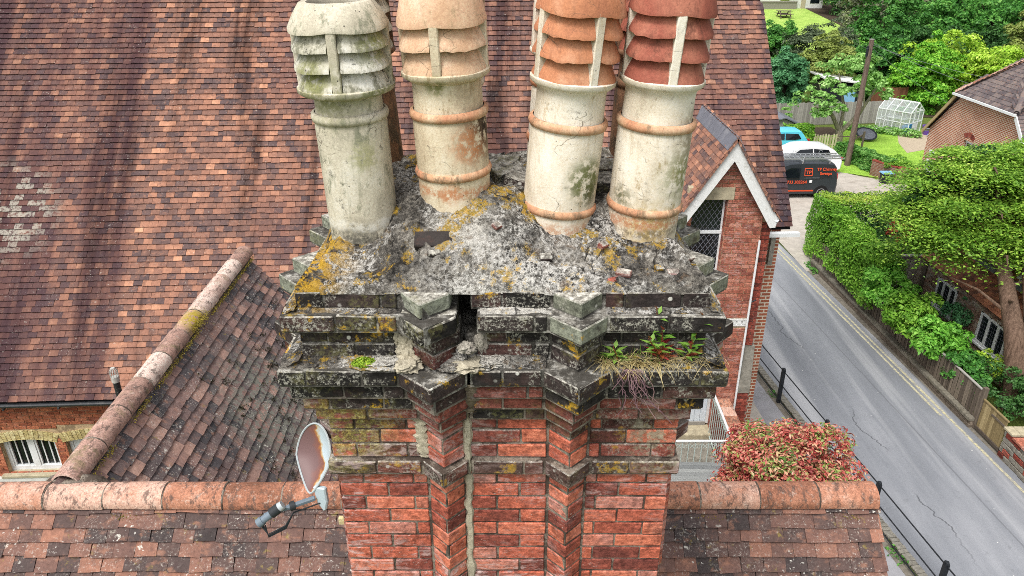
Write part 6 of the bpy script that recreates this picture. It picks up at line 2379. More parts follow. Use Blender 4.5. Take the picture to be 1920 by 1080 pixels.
# garden panel fence behind the hedge
pf = thing('panel_fence', 'short grey panel fence beside the cottage end behind the hedge', 'fence', (13.6, 25.2, 0))
for i in range(9):
    sbox('board', 'grey_fence', pf, 13.9 + i * .16, 14.05 + i * .16, 25.0, 25.025, .1, 1.75 + R.uniform(-.01, .01))
sbox('capping_rail', 'grey_fence', pf, 13.85, 15.4, 24.96, 25.06, 1.77, 1.83)
sbox('post', 'grey_fence', pf, 15.35, 15.45, 24.98, 25.08, 0, 1.85)

# ------------------------------------------------------------------ brick house with half-hipped gable
bh = thing('half_hip_house', 'brick house with half hipped grey tiled roof and small arched window', 'house', (22, 35, 0))
hx0 = 21.9
yl, yr_ = 38.95, 30.2
yh0, yh1 = 36.7, 32.45
ze, zh2 = 3.2, 5.33
hw_ = (35.0, 35.75, 2.05, 3.35)
for poly in ([(yl, 0), (hw_[1], 0), (hw_[1], zh2), (yh0, zh2), (yl, ze)], [(hw_[0], 0), (yr_, 0), (yr_, ze), (yh1, zh2), (hw_[0], zh2)],
             [(hw_[1], 0), (hw_[0], 0), (hw_[0], hw_[2]), (hw_[1], hw_[2])], [(hw_[1], hw_[3]), (hw_[0], hw_[3]), (hw_[0], zh2), (hw_[1], zh2)]):
    MB().prism(poly, hx0, hx0 + .3, 'x').build('wall', 'brick_far', bh)
sbox('wall', 'brick_far', bh, hx0 + .3, 31, yl - .3, yl, 0, ze)
sbox('wall', 'brick_far', bh, hx0 + .3, 31, yr_, yr_ + .3, 0, ze)
# arched brick head, window in its reveal
for i in range(11):
    a = -.62 + 1.24 * (i + .5) / 11
    yc, zc = (hw_[0] + hw_[1]) / 2, hw_[3] - .42
    q = [(yc + math.sin(a + s * .05) * r_, zc + math.cos(a + s * .05) * r_) for r_, s in ((.60, -1), (.60, 1), (.83, 1), (.83, -1))]
    MB().prism(q, hx0 - .014, hx0 + .05, 'x').build('arch_brick', 'brick_buttress', bh)
w_ = MB()
xa, xb = hx0 + .14, hx0 + .2
for a, b in ((hw_[0], hw_[0] + .06), (hw_[1] - .06, hw_[1])): w_.box(xa, xb, a, b, hw_[2], hw_[3])
for a, b in ((hw_[2], hw_[2] + .06), (hw_[3] - .12, hw_[3]), (2.62, 2.67)): w_.box(xa + .002, xb - .002, hw_[0], hw_[1], a, b)
w_ = w_.build('window', 'white_paint', bh)
sbox('pane', 'glass', w_, xb - .03, xb - .02, hw_[0], hw_[1], hw_[2], hw_[3])
MB().box(hx0 - .06, hx0 + .14, hw_[0] - .08, hw_[1] + .08, hw_[2] - .08, hw_[2] - .003).build('sill', 'brick_buttress', bh)
sbox('arch_panel', 'white_paint', w_, xa - .03, xb, hw_[0], hw_[1], hw_[3] - .12, hw_[3] + .1)
sbox('plaque', 'white_paint', bh, hx0 - .02, hx0 - .001, 37.9, 38.5, .95, 1.65, bevel=.004)
sbox('plaque', 'white_paint', bh, hx0 - .02, hx0 - .001, 37.9, 38.45, 1.85, 2.15, bevel=.004)
# roof planes
rp_ = math.atan2(zh2 - ze, yl - yh0)
hzr = zh2 + (yh0 - yh1) / 2 * math.tan(rp_)          # ridge height
yc = (yh0 + yh1) / 2
xr0 = hx0 + 1.7                                        # the ridge starts behind the hip
ov = .28
cs2, sn2 = math.cos(rp_), math.sin(rp_)
Ls = (yl + ov - yc) / cs2
for sg, y_e in ((1, yl + ov), (-1, yr_ - ov)):
    zz = ze - ov * math.tan(rp_) + .12
    if sg > 0: Mx = roof_frame((31, y_e, zz), (-1, 0, 0), (0, -cs2, sn2)); flip = True
    else: Mx = roof_frame((hx0 - .2, y_e, zz), (1, 0, 0), (0, cs2, sn2)); flip = False
    Lx = 31 - hx0 + .2
    LH = (yl + ov - yh0) / cs2
    tile_roof(bh, Mx, Lx, int(Ls / .2) + 1, .2, .25, 'tile_grey', seed=80 + sg, cap=0, L=.34, th=.02, lift=.03,
              keep=lambda cx, y, flip=flip: ((Lx - cx) if flip else cx) > max(0, (y - LH) / (Ls - LH)) * (xr0 - hx0 + .2) - .02, name='roof_tile')
hl = math.hypot(xr0 - hx0 + .25, hzr - zh2)
Mh = roof_frame((hx0 - .25, yh0 + .3, zh2 + .02), (0, -1, 0), ((xr0 - hx0 + .25) / hl, 0, (hzr + .12 - zh2) / hl))
wH = yh0 - yh1 + .6
tile_roof(bh, Mh, wH, int(hl / .2) + 1, .2, .25, 'tile_grey', seed=90, cap=300, L=.34, th=.02, lift=.03, keep=lambda cx, y: y / hl < 1 - abs(cx / wH - .5) * 2 + .06, want=lambda *a: True, name='roof_tile')
ridge_run(bh, (hx0 - .25, yh0 + .3, zh2 + .06), (xr0, yc, hzr + .16), .13, 'ridge', .4, 91)
ridge_run(bh, (hx0 - .25, yh1 - .3, zh2 + .06), (xr0, yc, hzr + .16), .13, 'tile_grey', .4, 92)
ridge_run(bh, (xr0, yc, hzr + .16), (31, yc, hzr + .16), .13, 'tile_grey', .4, 93)
MB().add([(xr0, yc, hzr + .03), (31, yc, hzr + .03), (31, yl + .2, ze - .05), (hx0, yl + .2, ze - .05), (hx0, yh0, zh2)], [(0, 1, 2, 3, 4)]).add(
    [(xr0, yc, hzr + .03), (31, yc, hzr + .03), (31, yr_ - .2, ze - .05), (hx0, yr_ - .2, ze - .05), (hx0, yh1, zh2)], [(4, 3, 2, 1, 0)]).build('roof_deck', 'dark_gap', bh)
MB().bar((hx0 - .32, yh0 + .35, zh2 - .02), (hx0 - .32, yh1 - .35, zh2 - .02), .12, .10).build('gutter', 'white_paint', bh)
MB().bar((hx0 - .22, yl + ov, ze - ov * math.tan(rp_) - .02), (hx0 - .22, yh0 + .25, zh2 - .1), .05, .16).build('bargeboard', 'gate_wood', bh)
MB().bar((hx0 - .22, yr_ - ov, ze - ov * math.tan(rp_) - .02), (hx0 - .22, yh1 - .25, zh2 - .1), .05, .16).build('bargeboard', 'white_paint', bh)
MB().bar((hx0 - .2, yl + ov + .04, ze - ov * math.tan(rp_) + .06), (31, yl + ov + .04, ze - ov * math.tan(rp_) + .06), .1, .1).build('gutter', 'white_paint', bh)
sbox('chimney_cap', 'gutter_black', bh, 25.2, 25.9, 36.1, 36.7, hzr - .6, hzr + .45)
# low wall and bin at its corner
lw = thing('garden_wall', 'low brown brick garden wall with curved end beside the black recycling box', 'wall', (21, 40, 0))
for a, b in (((21.88, 39.1), (21.0, 39.5)), ((21.0, 39.5), (20.35, 41.0))):
    a3, b3 = Vector((a[0], a[1], .42)), Vector((b[0], b[1], .42))
    MB().bar(a3, b3, .24, .84).build('wall', 'brick_brown_far', lw)
    MB().bar(a3 + Vector((0, 0, .455)), b3 + Vector((0, 0, .455)), .28, .06).build('coping', 'brick_buttress', lw)
bn = thing('recycling_box', 'black recycling box with pale blue lid beside the low garden wall', 'bin', (20.45, 39.45, 0))
m_ = MB().box(-.30, .30, -.22, .22, 0, .55)
for v in m_.v:
    if v.z < .1: v.x *= .82; v.y *= .82
m_.build('box', 'bin_black', bn, bevel=.03, M=Matrix.Translation((20.45, 39.45, 0)))
MB().box(-.33, .33, -.25, .25, .552, .63).build('lid', 'lid_blue', bn, bevel=.025, M=Matrix.Translation((20.45, 39.45, 0)))
gp = np.random.default_rng(71)
n = 120
a = gp.uniform(0, 2 * math.pi, n); t = gp.random(n) ** .6
P = np.stack([.55 * t * np.cos(a), .55 * t * np.sin(a), .75 * (t * (1.5 - t)) + .05], 1)
me = leaf_mesh('fronds', P, np.stack([-np.cos(a) * .5, -np.sin(a) * .5, np.ones(n)], 1), .34, 'leaf_bright', .18, 6)
fn = thing('fern_plant', 'bright spiky fern at the foot of the brick house wall', 'plant', (21.0, 37.9, 0))
put('fronds', me, fn, Matrix.Translation((21.0, 37.9, 0)))

# ------------------------------------------------------------------ parked vehicles in the drive
def vehicle(name, label, cat, M, prof, hw, shoulder, roof_z, roof_hw, paint, wheels, glass, extra=None, wheel_r=.32):
    """side profile (x, z) lofted across the width with tumblehome above the shoulder line; x forward is -X in world"""
    rt = thing(name, label, cat, M=M)
    def yw(z):
        if z <= shoulder: return hw - .05 * max(0, (.45 - z) / .45)
        t = min(1, (z - shoulder) / (roof_z - shoulder))
        return hw - (hw - roof_hw) * t ** 1.25
    n = len(prof)
    cols = [(-1, 0), (-1, 1), (-.55, 2), (0, 2), (.55, 2), (1, 1), (1, 0)]
    m_ = MB()
    rows_ = []
    cxx = sum(p[0] for p in prof) / n
    czz = sum(p[1] for p in prof) / n
    for s, lv in cols:
        row = []
        for x, z in prof:
            sh = {0: .965, 1: 1.0, 2: 1.012}[lv]
            xx = cxx + (x - cxx) * (sh if lv == 0 else 1 + (sh - 1) * .6)
            zz = czz + (z - czz) * sh
            y = (yw(z) if lv == 0 else yw(z) - .06 if lv == 1 else yw(z) * abs(s)) * (1 if s > 0 else -1 if s < 0 else 0)
            row.append((xx, y, max(zz, .18)))
        rows_.append(row)
    vs_ = [v for r_ in rows_ for v in r_]
    fs = []
    for i in range(len(cols) - 1):
        for k in range(n):
            fs.append((i * n + k, i * n + (k + 1) % n, (i + 1) * n + (k + 1) % n, (i + 1) * n + k))
    fs.append(tuple(range(n)))
    fs.append(tuple((len(cols) - 1) * n + k for k in range(n - 1, -1, -1)))
    m_.add(vs_, fs)
    body = m_.build('body', paint, rt, smooth=True, M=M, angle=rad(30))

    def side(poly, off, mat, name_, par=rt, sg=-1, th=.012):
        q = []
        for o_ in (off, off - th):
            for x, z in poly:
                xx = cxx + (x - cxx) * .985
                q.append((xx, sg * (yw(z) + o_), z))
        k = len(poly)
        mm = MB().add(q, [tuple(range(k)), tuple(range(2 * k - 1, k - 1, -1))] + [(i, (i + 1) % k, k + (i + 1) % k, k + i) for i in range(k)])
        return mm.build(name_, mat, par, M=M)
    for sg in (-1, 1):
        for poly in glass: side(poly, .008, 'glass_car', 'side_window', sg=sg)
        for wx in wheels:
            T = M @ Matrix.Translation((wx, sg * (hw - .10), wheel_r))
            arch = MB().lathe([(wheel_r * 1.17, -.045), (wheel_r * 1.17, .112), (wheel_r * .5, .112), (wheel_r * .5, -.045)], 20, 0, math.pi, closed=True, M=T @ Matrix.Rotation(-sg * math.pi / 2, 4, 'X') if sg < 0 else T @ Matrix.Rotation(math.pi / 2, 4, 'X') @ Matrix.Rotation(math.pi, 4, 'Y'))
            arch = MB()
            pa = [(wheel_r * 1.17 * math.cos(a), wheel_r * 1.17 * math.sin(a)) for a in np.linspace(-.35, math.pi + .35, 18)]
            arch.prism(pa, sg * -.02, sg * .104, 'y', T)
            arch.build('wheel_arch', 'tyre', rt)
            wh = MB().lathe([(wheel_r * .66, -.11), (wheel_r * .94, -.11), (wheel_r, -.07), (wheel_r, .07), (wheel_r * .94, .11), (wheel_r * .66, .11)], 24, closed=True, M=T @ Matrix.Rotation(math.pi / 2, 4, 'X'))
            w_ = wh.build('wheel', 'tyre', rt, smooth=True)
            rm = MB()
            Rr = T @ Matrix.Translation((0, sg * .10, 0))
            for j in range(10):
                a = j * math.pi / 5
                rm.bar(Rr @ Vector((0, 0, 0)), Rr @ Vector((wheel_r * .63 * math.cos(a), sg * -.015, wheel_r * .63 * math.sin(a))), .05, .02, up=(0, 1, 0))
            rm.lathe([(wheel_r * .60, -.02), (wheel_r * .69, -.02), (wheel_r * .69, .02), (wheel_r * .60, .02)], 24, closed=True, M=Rr @ Matrix.Rotation(math.pi / 2, 4, 'X'))
            rm.lathe([(.001, .025), (.07, .02), (.07, -.02)], 12, M=Rr @ Matrix.Rotation(math.pi / 2, 4, 'X'))
            rm.build('rim', 'alloy', w_)
            sbox('rim_disc', 'tyre', w_, wx - wheel_r * .4, wx + wheel_r * .4, sg * (hw - .06) - .01, sg * (hw - .06) + .01, wheel_r * .6, wheel_r * 1.4, M=M)
    return rt, side, yw


# van: rear at local x = 0, front at -4.4
Mv = Matrix.Translation((16.62, 37.72, 0)) @ Matrix.Rotation(rad(2), 4, 'Z')
vprof = [(0, .28), (.02, .75), (-.03, 1.15), (-.10, 1.60), (-.22, 1.76), (-.55, 1.80), (-1.8, 1.83), (-2.5, 1.80), (-2.95, 1.66), (-3.5, 1.18), (-4.15, 1.0), (-4.38, .72), (-4.4, .35), (-4.2, .24), (-.15, .24)]
van, vside, vyw = vehicle('parked_van', 'charcoal van with orange lettering on its side and a ladder rack', 'van', Mv, vprof, .90, 1.02, 1.83, .74, 'van_black', (-.78, -3.5),
                          [[(-2.02, 1.12), (-1.94, 1.60), (-2.45, 1.62), (-2.85, 1.45), (-3.15, 1.12)]], wheel_r=.325)
vside([(-.30, 1.14), (-1.0, 1.135), (-1.0, 1.155), (-.30, 1.16)], .004, 'tyre', 'slide_rail')
vside([(-.95, 1.10), (-1.75, 1.10), (-1.75, 1.115), (-.95, 1.115)], .004, 'alloy', 'slide_rail')
vside([(-1.18, .40), (-3.2, .40), (-3.2, .47), (-1.18, .47)], .006, 'orange_vinyl', 'side_stripe')
vside([(-1.98, .30), (-1.985, 1.70), (-2.0, 1.70), (-1.995, .30)], .002, 'tyre', 'door_gap')
vside([(-1.32, .86), (-1.32, 1.0), (-1.46, 1.0), (-1.46, .86)], .006, 'car_white', 'sticker')


def text_on(body, size, x, z, par, M, yv, mat, name='lettering', tilt=0.0):
    cu = bpy.data.curves.new(name, 'FONT')
    cu.body = body
    cu.size = size
    cu.extrude = .003
    cu.offset = .004
    cu.align_x = 'CENTER'
    tmp = bpy.data.objects.new('lettering_tmp', cu)
    COL.objects.link(tmp)
    bpy.context.view_layer.update()
    me = bpy.data.meshes.new_from_object(tmp.evaluated_get(bpy.context.evaluated_depsgraph_get()))
    bpy.data.objects.remove(tmp)
    me.name = name
    me.materials.clear()
    me.materials.append(MAT[mat])
    return put(name, me, par, M @ Matrix.Translation((x, yv, z)) @ Matrix.Rotation(math.pi / 2 - tilt, 4, 'X'))


tl = rad(11)
text_on('TP Chimney', .205, -.62, 1.47, van, Mv, -vyw(1.47) - .012, 'orange_vinyl', tilt=tl)
text_on('Sweeps', .205, -.66, 1.26, van, Mv, -vyw(1.26) - .012, 'orange_vinyl', tilt=tl)
text_on('TP', .24, -1.55, 1.31, van, Mv, -vyw(1.33) - .016, 'orange_vinyl', tilt=tl)
for poly in ([(-1.34, 1.24), (-1.34, 1.60), (-1.37, 1.60), (-1.37, 1.24)], [(-1.73, 1.24), (-1.73, 1.60), (-1.76, 1.60), (-1.76, 1.24)], [(-1.34, 1.57), (-1.34, 1.60), (-1.76, 1.60), (-1.76, 1.57)], [(-1.34, 1.21), (-1.34, 1.24), (-1.76, 1.24), (-1.76, 1.21)]):
    vside(poly, .008, 'orange_vinyl', 'logo_frame')
text_on('07733 303264', .215, -2.22, .83, van, Mv, -vyw(.85) - .012, 'orange_vinyl')
MB().tube([(-.02, -.80, 1.0), (-.04, -.78, 1.3)], .04, 8).build('tail_lamp', 'red_lamp', van, M=Mv)
# rack, and the ladders carried on it
rk = MB()
for x in (-.5, -1.9):
    rk.bar((x, -.78, 1.93), (x, .78, 1.93), .05, .04)
    for s in (-1, 1):
        rk.bar((x, s * .70, 1.78), (x, s * .76, 1.94), .05)
        rk.bar((x, s * .74, 1.93), (x + .06, s * .70, 2.16), .025)
        rk.bar((x + .06, s * .70, 2.16), (x + .16, s * .66, 2.06), .022)
rk.build('roof_rack', 'alloy', van, M=Mv)
for k, yy in enumerate((-.45, .12)):
    ldr = thing('ladder', ('aluminium ladder on the near side of the charcoal van roof rack', 'aluminium ladder on the far side of the charcoal van roof rack')[k], 'ladder', M=Mv @ Matrix.Translation((-1.2, yy + .2, 1.98)), group='ladders on the van')
    for s in (0, .38):
        MB().bar((.35, yy + s, 1.985), (-2.9, yy + s, 1.985), .03, .07).build('stile', 'alloy', ldr, M=Mv)
    for i in range(12):
        x = .2 - i * .26
        MB().tube([(x, yy, 1.985), (x, yy + .38, 1.985)], .016, 6).build('rung', 'alloy', ldr, M=Mv)
# white car and blue car behind it
Mw2 = Matrix.Translation((18.55, 41.9, 0)) @ Matrix.Rotation(rad(2), 4, 'Z')
cprof = [(0, .32), (.03, .75), (-.10, 1.02), (-.45, 1.36), (-.85, 1.52), (-1.8, 1.58), (-2.5, 1.53), (-3.3, 1.08), (-4.2, .86), (-4.42, .62), (-4.4, .32), (-.2, .24)]
wc, wside, _ = vehicle('parked_car', 'white hatchback parked just behind the charcoal van', 'car', Mw2, cprof, .90, .98, 1.58, .68, 'car_white', (-.85, -3.5),
                       [[(-.62, 1.08), (-.80, 1.40), (-1.65, 1.46), (-1.65, 1.06)], [(-1.72, 1.06), (-1.72, 1.46), (-2.45, 1.42), (-3.0, 1.06)]], wheel_r=.33)
for s in (-1, 1):
    MB().box(-.10, .035, s * .84 - .06 * (s > 0), s * .84 + .06 * (s < 0), .84, 1.0).build('tail_lamp', 'red_lamp', wc, M=Mw2, bevel=.01)
Mb2 = Matrix.Translation((18.05, 45.6, 0)) @ Matrix.Rotation(rad(2), 4, 'Z')
bprof = [(0, .32), (.02, .78), (-.12, 1.0), (-.40, 1.38), (-.50, 1.50), (-.95, 1.53), (-1.8, 1.52), (-2.4, 1.42), (-3.0, 1.02), (-3.7, .86), (-3.9, .6), (-3.88, .32), (-.2, .24)]
bc_, bside, _ = vehicle('parked_car', 'bright blue hatchback parked by the hedge beyond the white car', 'car', Mb2, bprof, .86, .95, 1.53, .66, 'car_blue', (-.75, -3.15),
                        [[(-.52, 1.12), (-.70, 1.38), (-1.5, 1.42), (-1.5, 1.06), (-.9, 1.06)], [(-1.56, 1.06), (-1.56, 1.42), (-2.25, 1.34), (-2.75, 1.05)]], wheel_r=.31)
for s in (-1, 1):
    MB().box(-.16, .02, s * .78 - .08 * (s > 0), s * .78 + .08 * (s < 0), .72, 1.1).build('tail_lamp', 'red_lamp', bc_, M=Mb2, bevel=.02)

# ------------------------------------------------------------------ pole and wires
pl = thing('telegraph_pole', 'leaning brown wooden telegraph pole with wires in front of the lawn', 'pole', (19.78, 42.9, 0))
MB().tube([(19.77, 42.9, -.2), (19.78, 42.9, 3.5), (19.78, 42.9, 7.1)], [.17, .15, .125], 14).build('shaft', 'pole_wood', pl, smooth=True)
MB().tube([(19.62, 42.86, 6.2), (19.62, 42.86, 6.75)], .07, 8).build('terminal_box', 'black_metal', pl)
MB().tube([(19.78, 42.9, 7.09), (19.78, 42.9, 7.13)], .14, 12).build('cap', 'grey_fence', pl)
for k, (ex_, ey_, ez_) in enumerate(((24.4, 36.8, 5.2), (25.3, 36.6, 5.7), (26.4, 44, 3.0), (12, 30, 9.5))):
    a = Vector((19.80, 42.85, 6.95 - .12 * k))
    b = Vector((ex_, ey_, ez_))
    MB().tube([a.lerp(b, i / 10) - Vector((0, 0, .9 * (i / 10) * (1 - i / 10))) for i in range(11)], .008, 5, False).build('wire', 'wire', pl, smooth=True)

# ------------------------------------------------------------------ greenhouse and garden things
gx, gy, gw_, gl, gh, gr = 25.95, 51.1, 2.0, 2.6, 1.75, 2.45
gh_ = thing('greenhouse', 'small white framed greenhouse at the far side of the lawn', 'greenhouse', (26.6, 51.5, 0))
Mg = Matrix.Translation((26.75, 51.6, 0)) @ Matrix.Rotation(rad(38), 4, 'Z') @ Matrix.Scale(.84, 4)
fr = MB()
hw2, hl2 = 1.05, 1.35
bw_ = .06
for sx in (-1, 1):
    for j in range(5):
        y = -hl2 + 2 * hl2 * j / 4
        fr.bar((sx * hw2, y, 0), (sx * hw2, y, gh), bw_)
        fr.bar((sx * hw2, y, gh), (0, y, gr), bw_)
    for zz in (.05, .9, gh): fr.bar((sx * hw2, -hl2, zz), (sx * hw2, hl2, zz), bw_)
fr.bar((0, -hl2, gr), (0, hl2, gr), .09)
for y in (-hl2, hl2):
    for x in (-.35, .35): fr.bar((x, y, 0), (x, y, gh + .42), bw_)
    for zz in (.05, .9, gh): fr.bar((-hw2, y, zz), (hw2, y, zz), bw_)
fr.build('frame', 'white_paint', gh_, M=Mg)
for sx in (-1, 1):
    for j in range(4):
        ya, yb = -hl2 + 2 * hl2 * j / 4 + .04, -hl2 + 2 * hl2 * (j + 1) / 4 - .04
        sbox('pane', 'greenhouse_glass', gh_, sx * hw2 - .004, sx * hw2 + .004, ya, yb, .1, gh - .05, M=Mg)
        k = Vector((-sx * hw2, 0, gr - gh)).normalized()
        MB().bar((sx * hw2 * .97, (ya + yb) / 2, gh + .03), (sx * .03, (ya + yb) / 2, gr - .03), yb - ya, .006).build('pane', 'greenhouse_glass', gh_, M=Mg)
for y in (-hl2, hl2):
    for a, b in ((-hw2 + .05, -.4), (-.3, .3), (.4, hw2 - .05)): sbox('pane', 'greenhouse_glass', gh_, a, b, y - .004, y + .004, .95, gh, M=Mg)
sbox('door_panel', 'white_paint', gh_, -.32, .32, -hl2 - .02, -hl2 + .02, .1, .85, M=Mg)
for k, (x, y, z, mt) in enumerate(((-.55, -.9, .3, 'blue_tub'), (.5, -.6, .28, 'blue_tub'))):
    t_ = thing('blue_tub', ('blue plastic tub inside the greenhouse left of its door', 'blue plastic tub inside the greenhouse right of its door')[k], 'tub', M=Mg @ Matrix.Translation((x, y, 0)))
    MB().lathe([(.001, .02), (.24, .02), (.30, .55), (.32, .56), (.27, .56), (.22, .06), (.001, .06)], 16).build('tub_body', mt, t_, smooth=True, M=Mg @ Matrix.Translation((x, y, 0)))
sh_ = thing('bench_shelf', 'pale slatted staging bench inside the greenhouse', 'shelf', M=Mg)
sbox('top', 'white_paint', sh_, .35, .95, -.3, 1.25, .82, .86, M=Mg)
for x in (.4, .9):
    for y in (-.25, 1.2): sbox('leg', 'white_paint', sh_, x - .02, x + .02, y - .02, y + .02, 0, .82, M=Mg)
g_ = np.random.default_rng(55)
P, N_ = crown_pts(55, 10, 25, .4)
pp = thing('potted_plants', 'leafy plants standing inside the greenhouse', 'plants', (26.9, 51.9, 0), kind='stuff')
put('leaves', leaf_mesh('leaves', P * np.array([.5, .6, .5]), N_, .16, 'leaf_mid', .5, 2), pp, Matrix.Translation((26.9, 51.9, 1.2)))
pu = thing('flower_pot', 'purple flower pot on the gravel right of the greenhouse', 'flower pot', (28.15, 50.3, 0))
MB().lathe([(.001, 0), (.22, 0), (.34, .55), (.37, .56), (.37, .62), (.31, .62), (.28, .5), (.001, .48)], 18).build('pot_body', 'purple', pu, smooth=True, M=Matrix.Translation((28.15, 50.3, 0)))
bt_ = thing('blue_tray', 'pale blue shallow tray on the gravel beside the purple pot', 'tray', (28.3, 49.5, 0))
m_ = MB().lathe([(.001, .02), (.38, .02), (.46, .17), (.43, .17), (.36, .05), (.001, .05)], 16, M=Matrix.Translation((28.3, 49.5, 0)))
m_.build('tray_body', 'lid_blue', bt_, smooth=True)
fp = thing('trampoline', 'round dark garden trampoline disc with grey rim on the lawn', 'trampoline', (23.4, 48.9, 0))
Mt = Matrix.Translation((23.4, 48.9, .40)) @ Matrix.Rotation(rad(24), 4, 'X')
MB().lathe([(.001, .0), (.58, .0), (.58, .02), (.001, .02)], 28).build('mat', 'lead', fp, M=Mt)
MB().lathe([(.58, -.02), (.68, -.02), (.70, .02), (.66, .05), (.58, .04)], 28, closed=True).build('rim', 'black_metal', fp, smooth=True, M=Mt)
for i in range(3):
    a = i * 2.1
    MB().bar((23.4 + .5 * math.cos(a), 48.9 + .5 * math.sin(a), -.02), (23.4 + .5 * math.cos(a), 48.9 + .5 * math.sin(a), .42 + .2 * math.sin(a)), .04).build('leg', 'black_metal', fp)
# back fence of the garden
bf = thing('back_fence', 'long grey board fence across the back of the lawn', 'fence', (22, 53, 0))
for i in range(84):
    x = 15.5 + i * .145
    y = 52.6 + (x - 15.5) * .105
    key = ('bf', i % 3)
    if key not in _bc: _bc[key] = MB().box(-.068, .068, -.012, .012, 0, 1.55 + .02 * (i % 3)).data('board', 'grey_fence', centre=False)[0]
    put('board', _bc[key], bf, Matrix.Translation((x, y, 0)) @ Matrix.Rotation(.1, 4, 'Z'))
MB().bar((15.4, 52.63, .3), (27.6, 53.9, .3), .04, .08).build('rail', 'grey_fence', bf)
MB().bar((15.4, 52.63, 1.3), (27.6, 53.9, 1.3), .04, .08).build('rail', 'grey_fence', bf)
bp_ = thing('brown_fence', 'short red brown fence panel under the trees left of the greenhouse', 'fence', (28.3, 57, 0))
for i in range(14): sbox('board', 'brown_wood', bp_, 26.9 + i * .19, 27.08 + i * .19, 56.6, 56.63, 0, 2.0 + R.uniform(-.03, .03))
sbox('rail', 'brown_wood', bp_, 26.9, 29.5, 56.64, 56.69, 1.4, 1.5)
# picket gate by the apple tree
pg = thing('picket_fence', 'short pale picket fence beside the apple tree trunk', 'fence', (19.6, 46.3, 0))
for i in range(9): sbox('picket', 'pale_wood', pg, 18.95 + i * .17, 19.05 + i * .17, 46.35, 46.38, .02, 1.0 + R.uniform(-.06, .06))
for zz in (.3, .75): sbox('rail', 'pale_wood', pg, 18.9, 20.5, 46.385, 46.42, zz, zz + .07)
MB().bar((20.5, 46.4, .05), (22.1, 46.6, .9), .06).bar((20.5, 46.4, .85), (22.1, 46.6, .8), .05).build('brace', 'fence_wood', pg)
for x in (20.45, 22.1): sbox('post', 'fence_wood', pg, x - .05, x + .05, 46.4, 46.5, 0, 1.15)
# little shed roof at the left, shed behind the apple tree
rs = thing('low_shed', 'low shed with grey felt roof at the left edge of the garden', 'shed', (18.2, 49, 0))
MB().prism([(16.3, 0), (16.3, 1.3), (17.6, 1.55), (18.6, 1.1), (18.6, 0)], 48.2, 50.6, 'y').build('wall', 'grey_fence', rs)
MB().prism([(16.2, 1.32), (17.6, 1.60), (18.8, 1.08), (18.8, 1.14), (17.6, 1.67), (16.2, 1.38)], 48.0, 50.8, 'y').build('roof', 'lead', rs)
s2 = thing('dark_shed', 'dark garden shed with a white roof edge behind the apple tree', 'shed', (24.3, 56.5, 0))
MB().box(23.0, 25.8, 56.0, 58.4, 0, 2.3).build('wall', 'black_metal', s2)
MB().prism([(22.8, 2.75), (26.1, 2.32), (26.1, 2.40), (22.8, 2.85)], 55.7, 58.7, 'y').build('roof', 'render_white', s2)
sbox('window', 'lid_blue', s2, 24.5, 25.4, 55.97, 56.0, 1.0, 1.9)

# hedges, ivy and the apple tree
foliage('small_hedge', 'small leafy hedge block between the blue car and the picket fence', 'hedge', [(*cat_(leaf_box((17.2, 46.4, .1), (1.75, 0, 0), (0, 0, 1.35), (0, -1, 0), 1500, .3, 51, .15), leaf_box((17.2, 46.4, 1.45), (1.75, 0, 0), (0, .9, 0), (0, 0, 1), 1000, .2, 52, .15)), .17, 'leaf_hedge', .6, 3)], (18, 46.8, 0), stems=[((18, 46.8, 0), (18, 46.8, 1.0), .05)])
iv = []
path = [(19.9, 44.4), (20.4, 43.2), (20.5, 42.0), (20.75, 41.2), (21.0, 40.2)]
for i in range(len(path) - 1):
    (xa_, ya_), (xb_, yb_) = path[i], path[i + 1]
    dx_, dy_ = xb_ - xa_, yb_ - ya_
    L_ = math.hypot(dx_, dy_)
    iv.append(leaf_box((xa_ - .3, ya_, .05), (dx_, dy_, 0), (0, 0, .95), (-dy_ / L_ * -1, dx_ / L_ * -1 if False else -.3, 0), 1100, .35, 60 + i, .2))
    iv.append(leaf_box((xa_ - .35, ya_, 1.0), (dx_, dy_, 0), (.75, .1, 0), (0, 0, 1), 700, .2, 70 + i, .15))
foliage('ivy_hedge', 'ivy clad hedge running from the pole down to the low garden wall', 'hedge', [(*cat_(*iv), .15, 'leaf_ivy', .7, 9)], (20.5, 42, 0), stems=[((20.4, 42.5, 0), (20.4, 42.5, .8), .06)])
foliage('wall_top_hedge', 'light green ground cover spreading on top of the low garden wall', 'hedge', [(*leaf_box((20.5, 39.7, .98), (1.5, -.3, 0), (.2, 1.9, 0), (0, 0, 1), 1500, .25, 81, .15), .14, 'leaf_hedge', .7, 9)], (21.2, 40.2, 0), stems=[((21.3, 40.4, 0), (21.3, 40.4, 1.1), .06)])
foliage('flower_border', 'leafy green border plants in front of the fence by the greenhouse', 'plants', [(*leaf_box((23.0, 51.6, .35), (4.2, -2.6, 0), (.3, .9, 0), (0, 0, 1), 1500, .5, 82, .25), .2, 'leaf_apple', .6, 9)], (24.8, 50.6, 0), kind='stuff')
foliage('border_plants', 'green plants at the left end of the grey back fence', 'plants', [(*bush_pts((18.6, 51.2, .8), (.8, .5, .8), 500, 83, 14), .2, 'leaf_apple', .6, 9)], (18.6, 51.2, 0), kind='stuff')
foliage('grass_tuft', 'rough grass at the road corner by the hedge foot', 'grass', [(*leaf_box((12.1, 27.3, .1), (.9, .2, 0), (0, 1.1, 0), (0, 0, 1), 700, .1, 84, .1), .16, 'leaf_mid', .25, 9)], (12.5, 27.8, 0), kind='stuff')

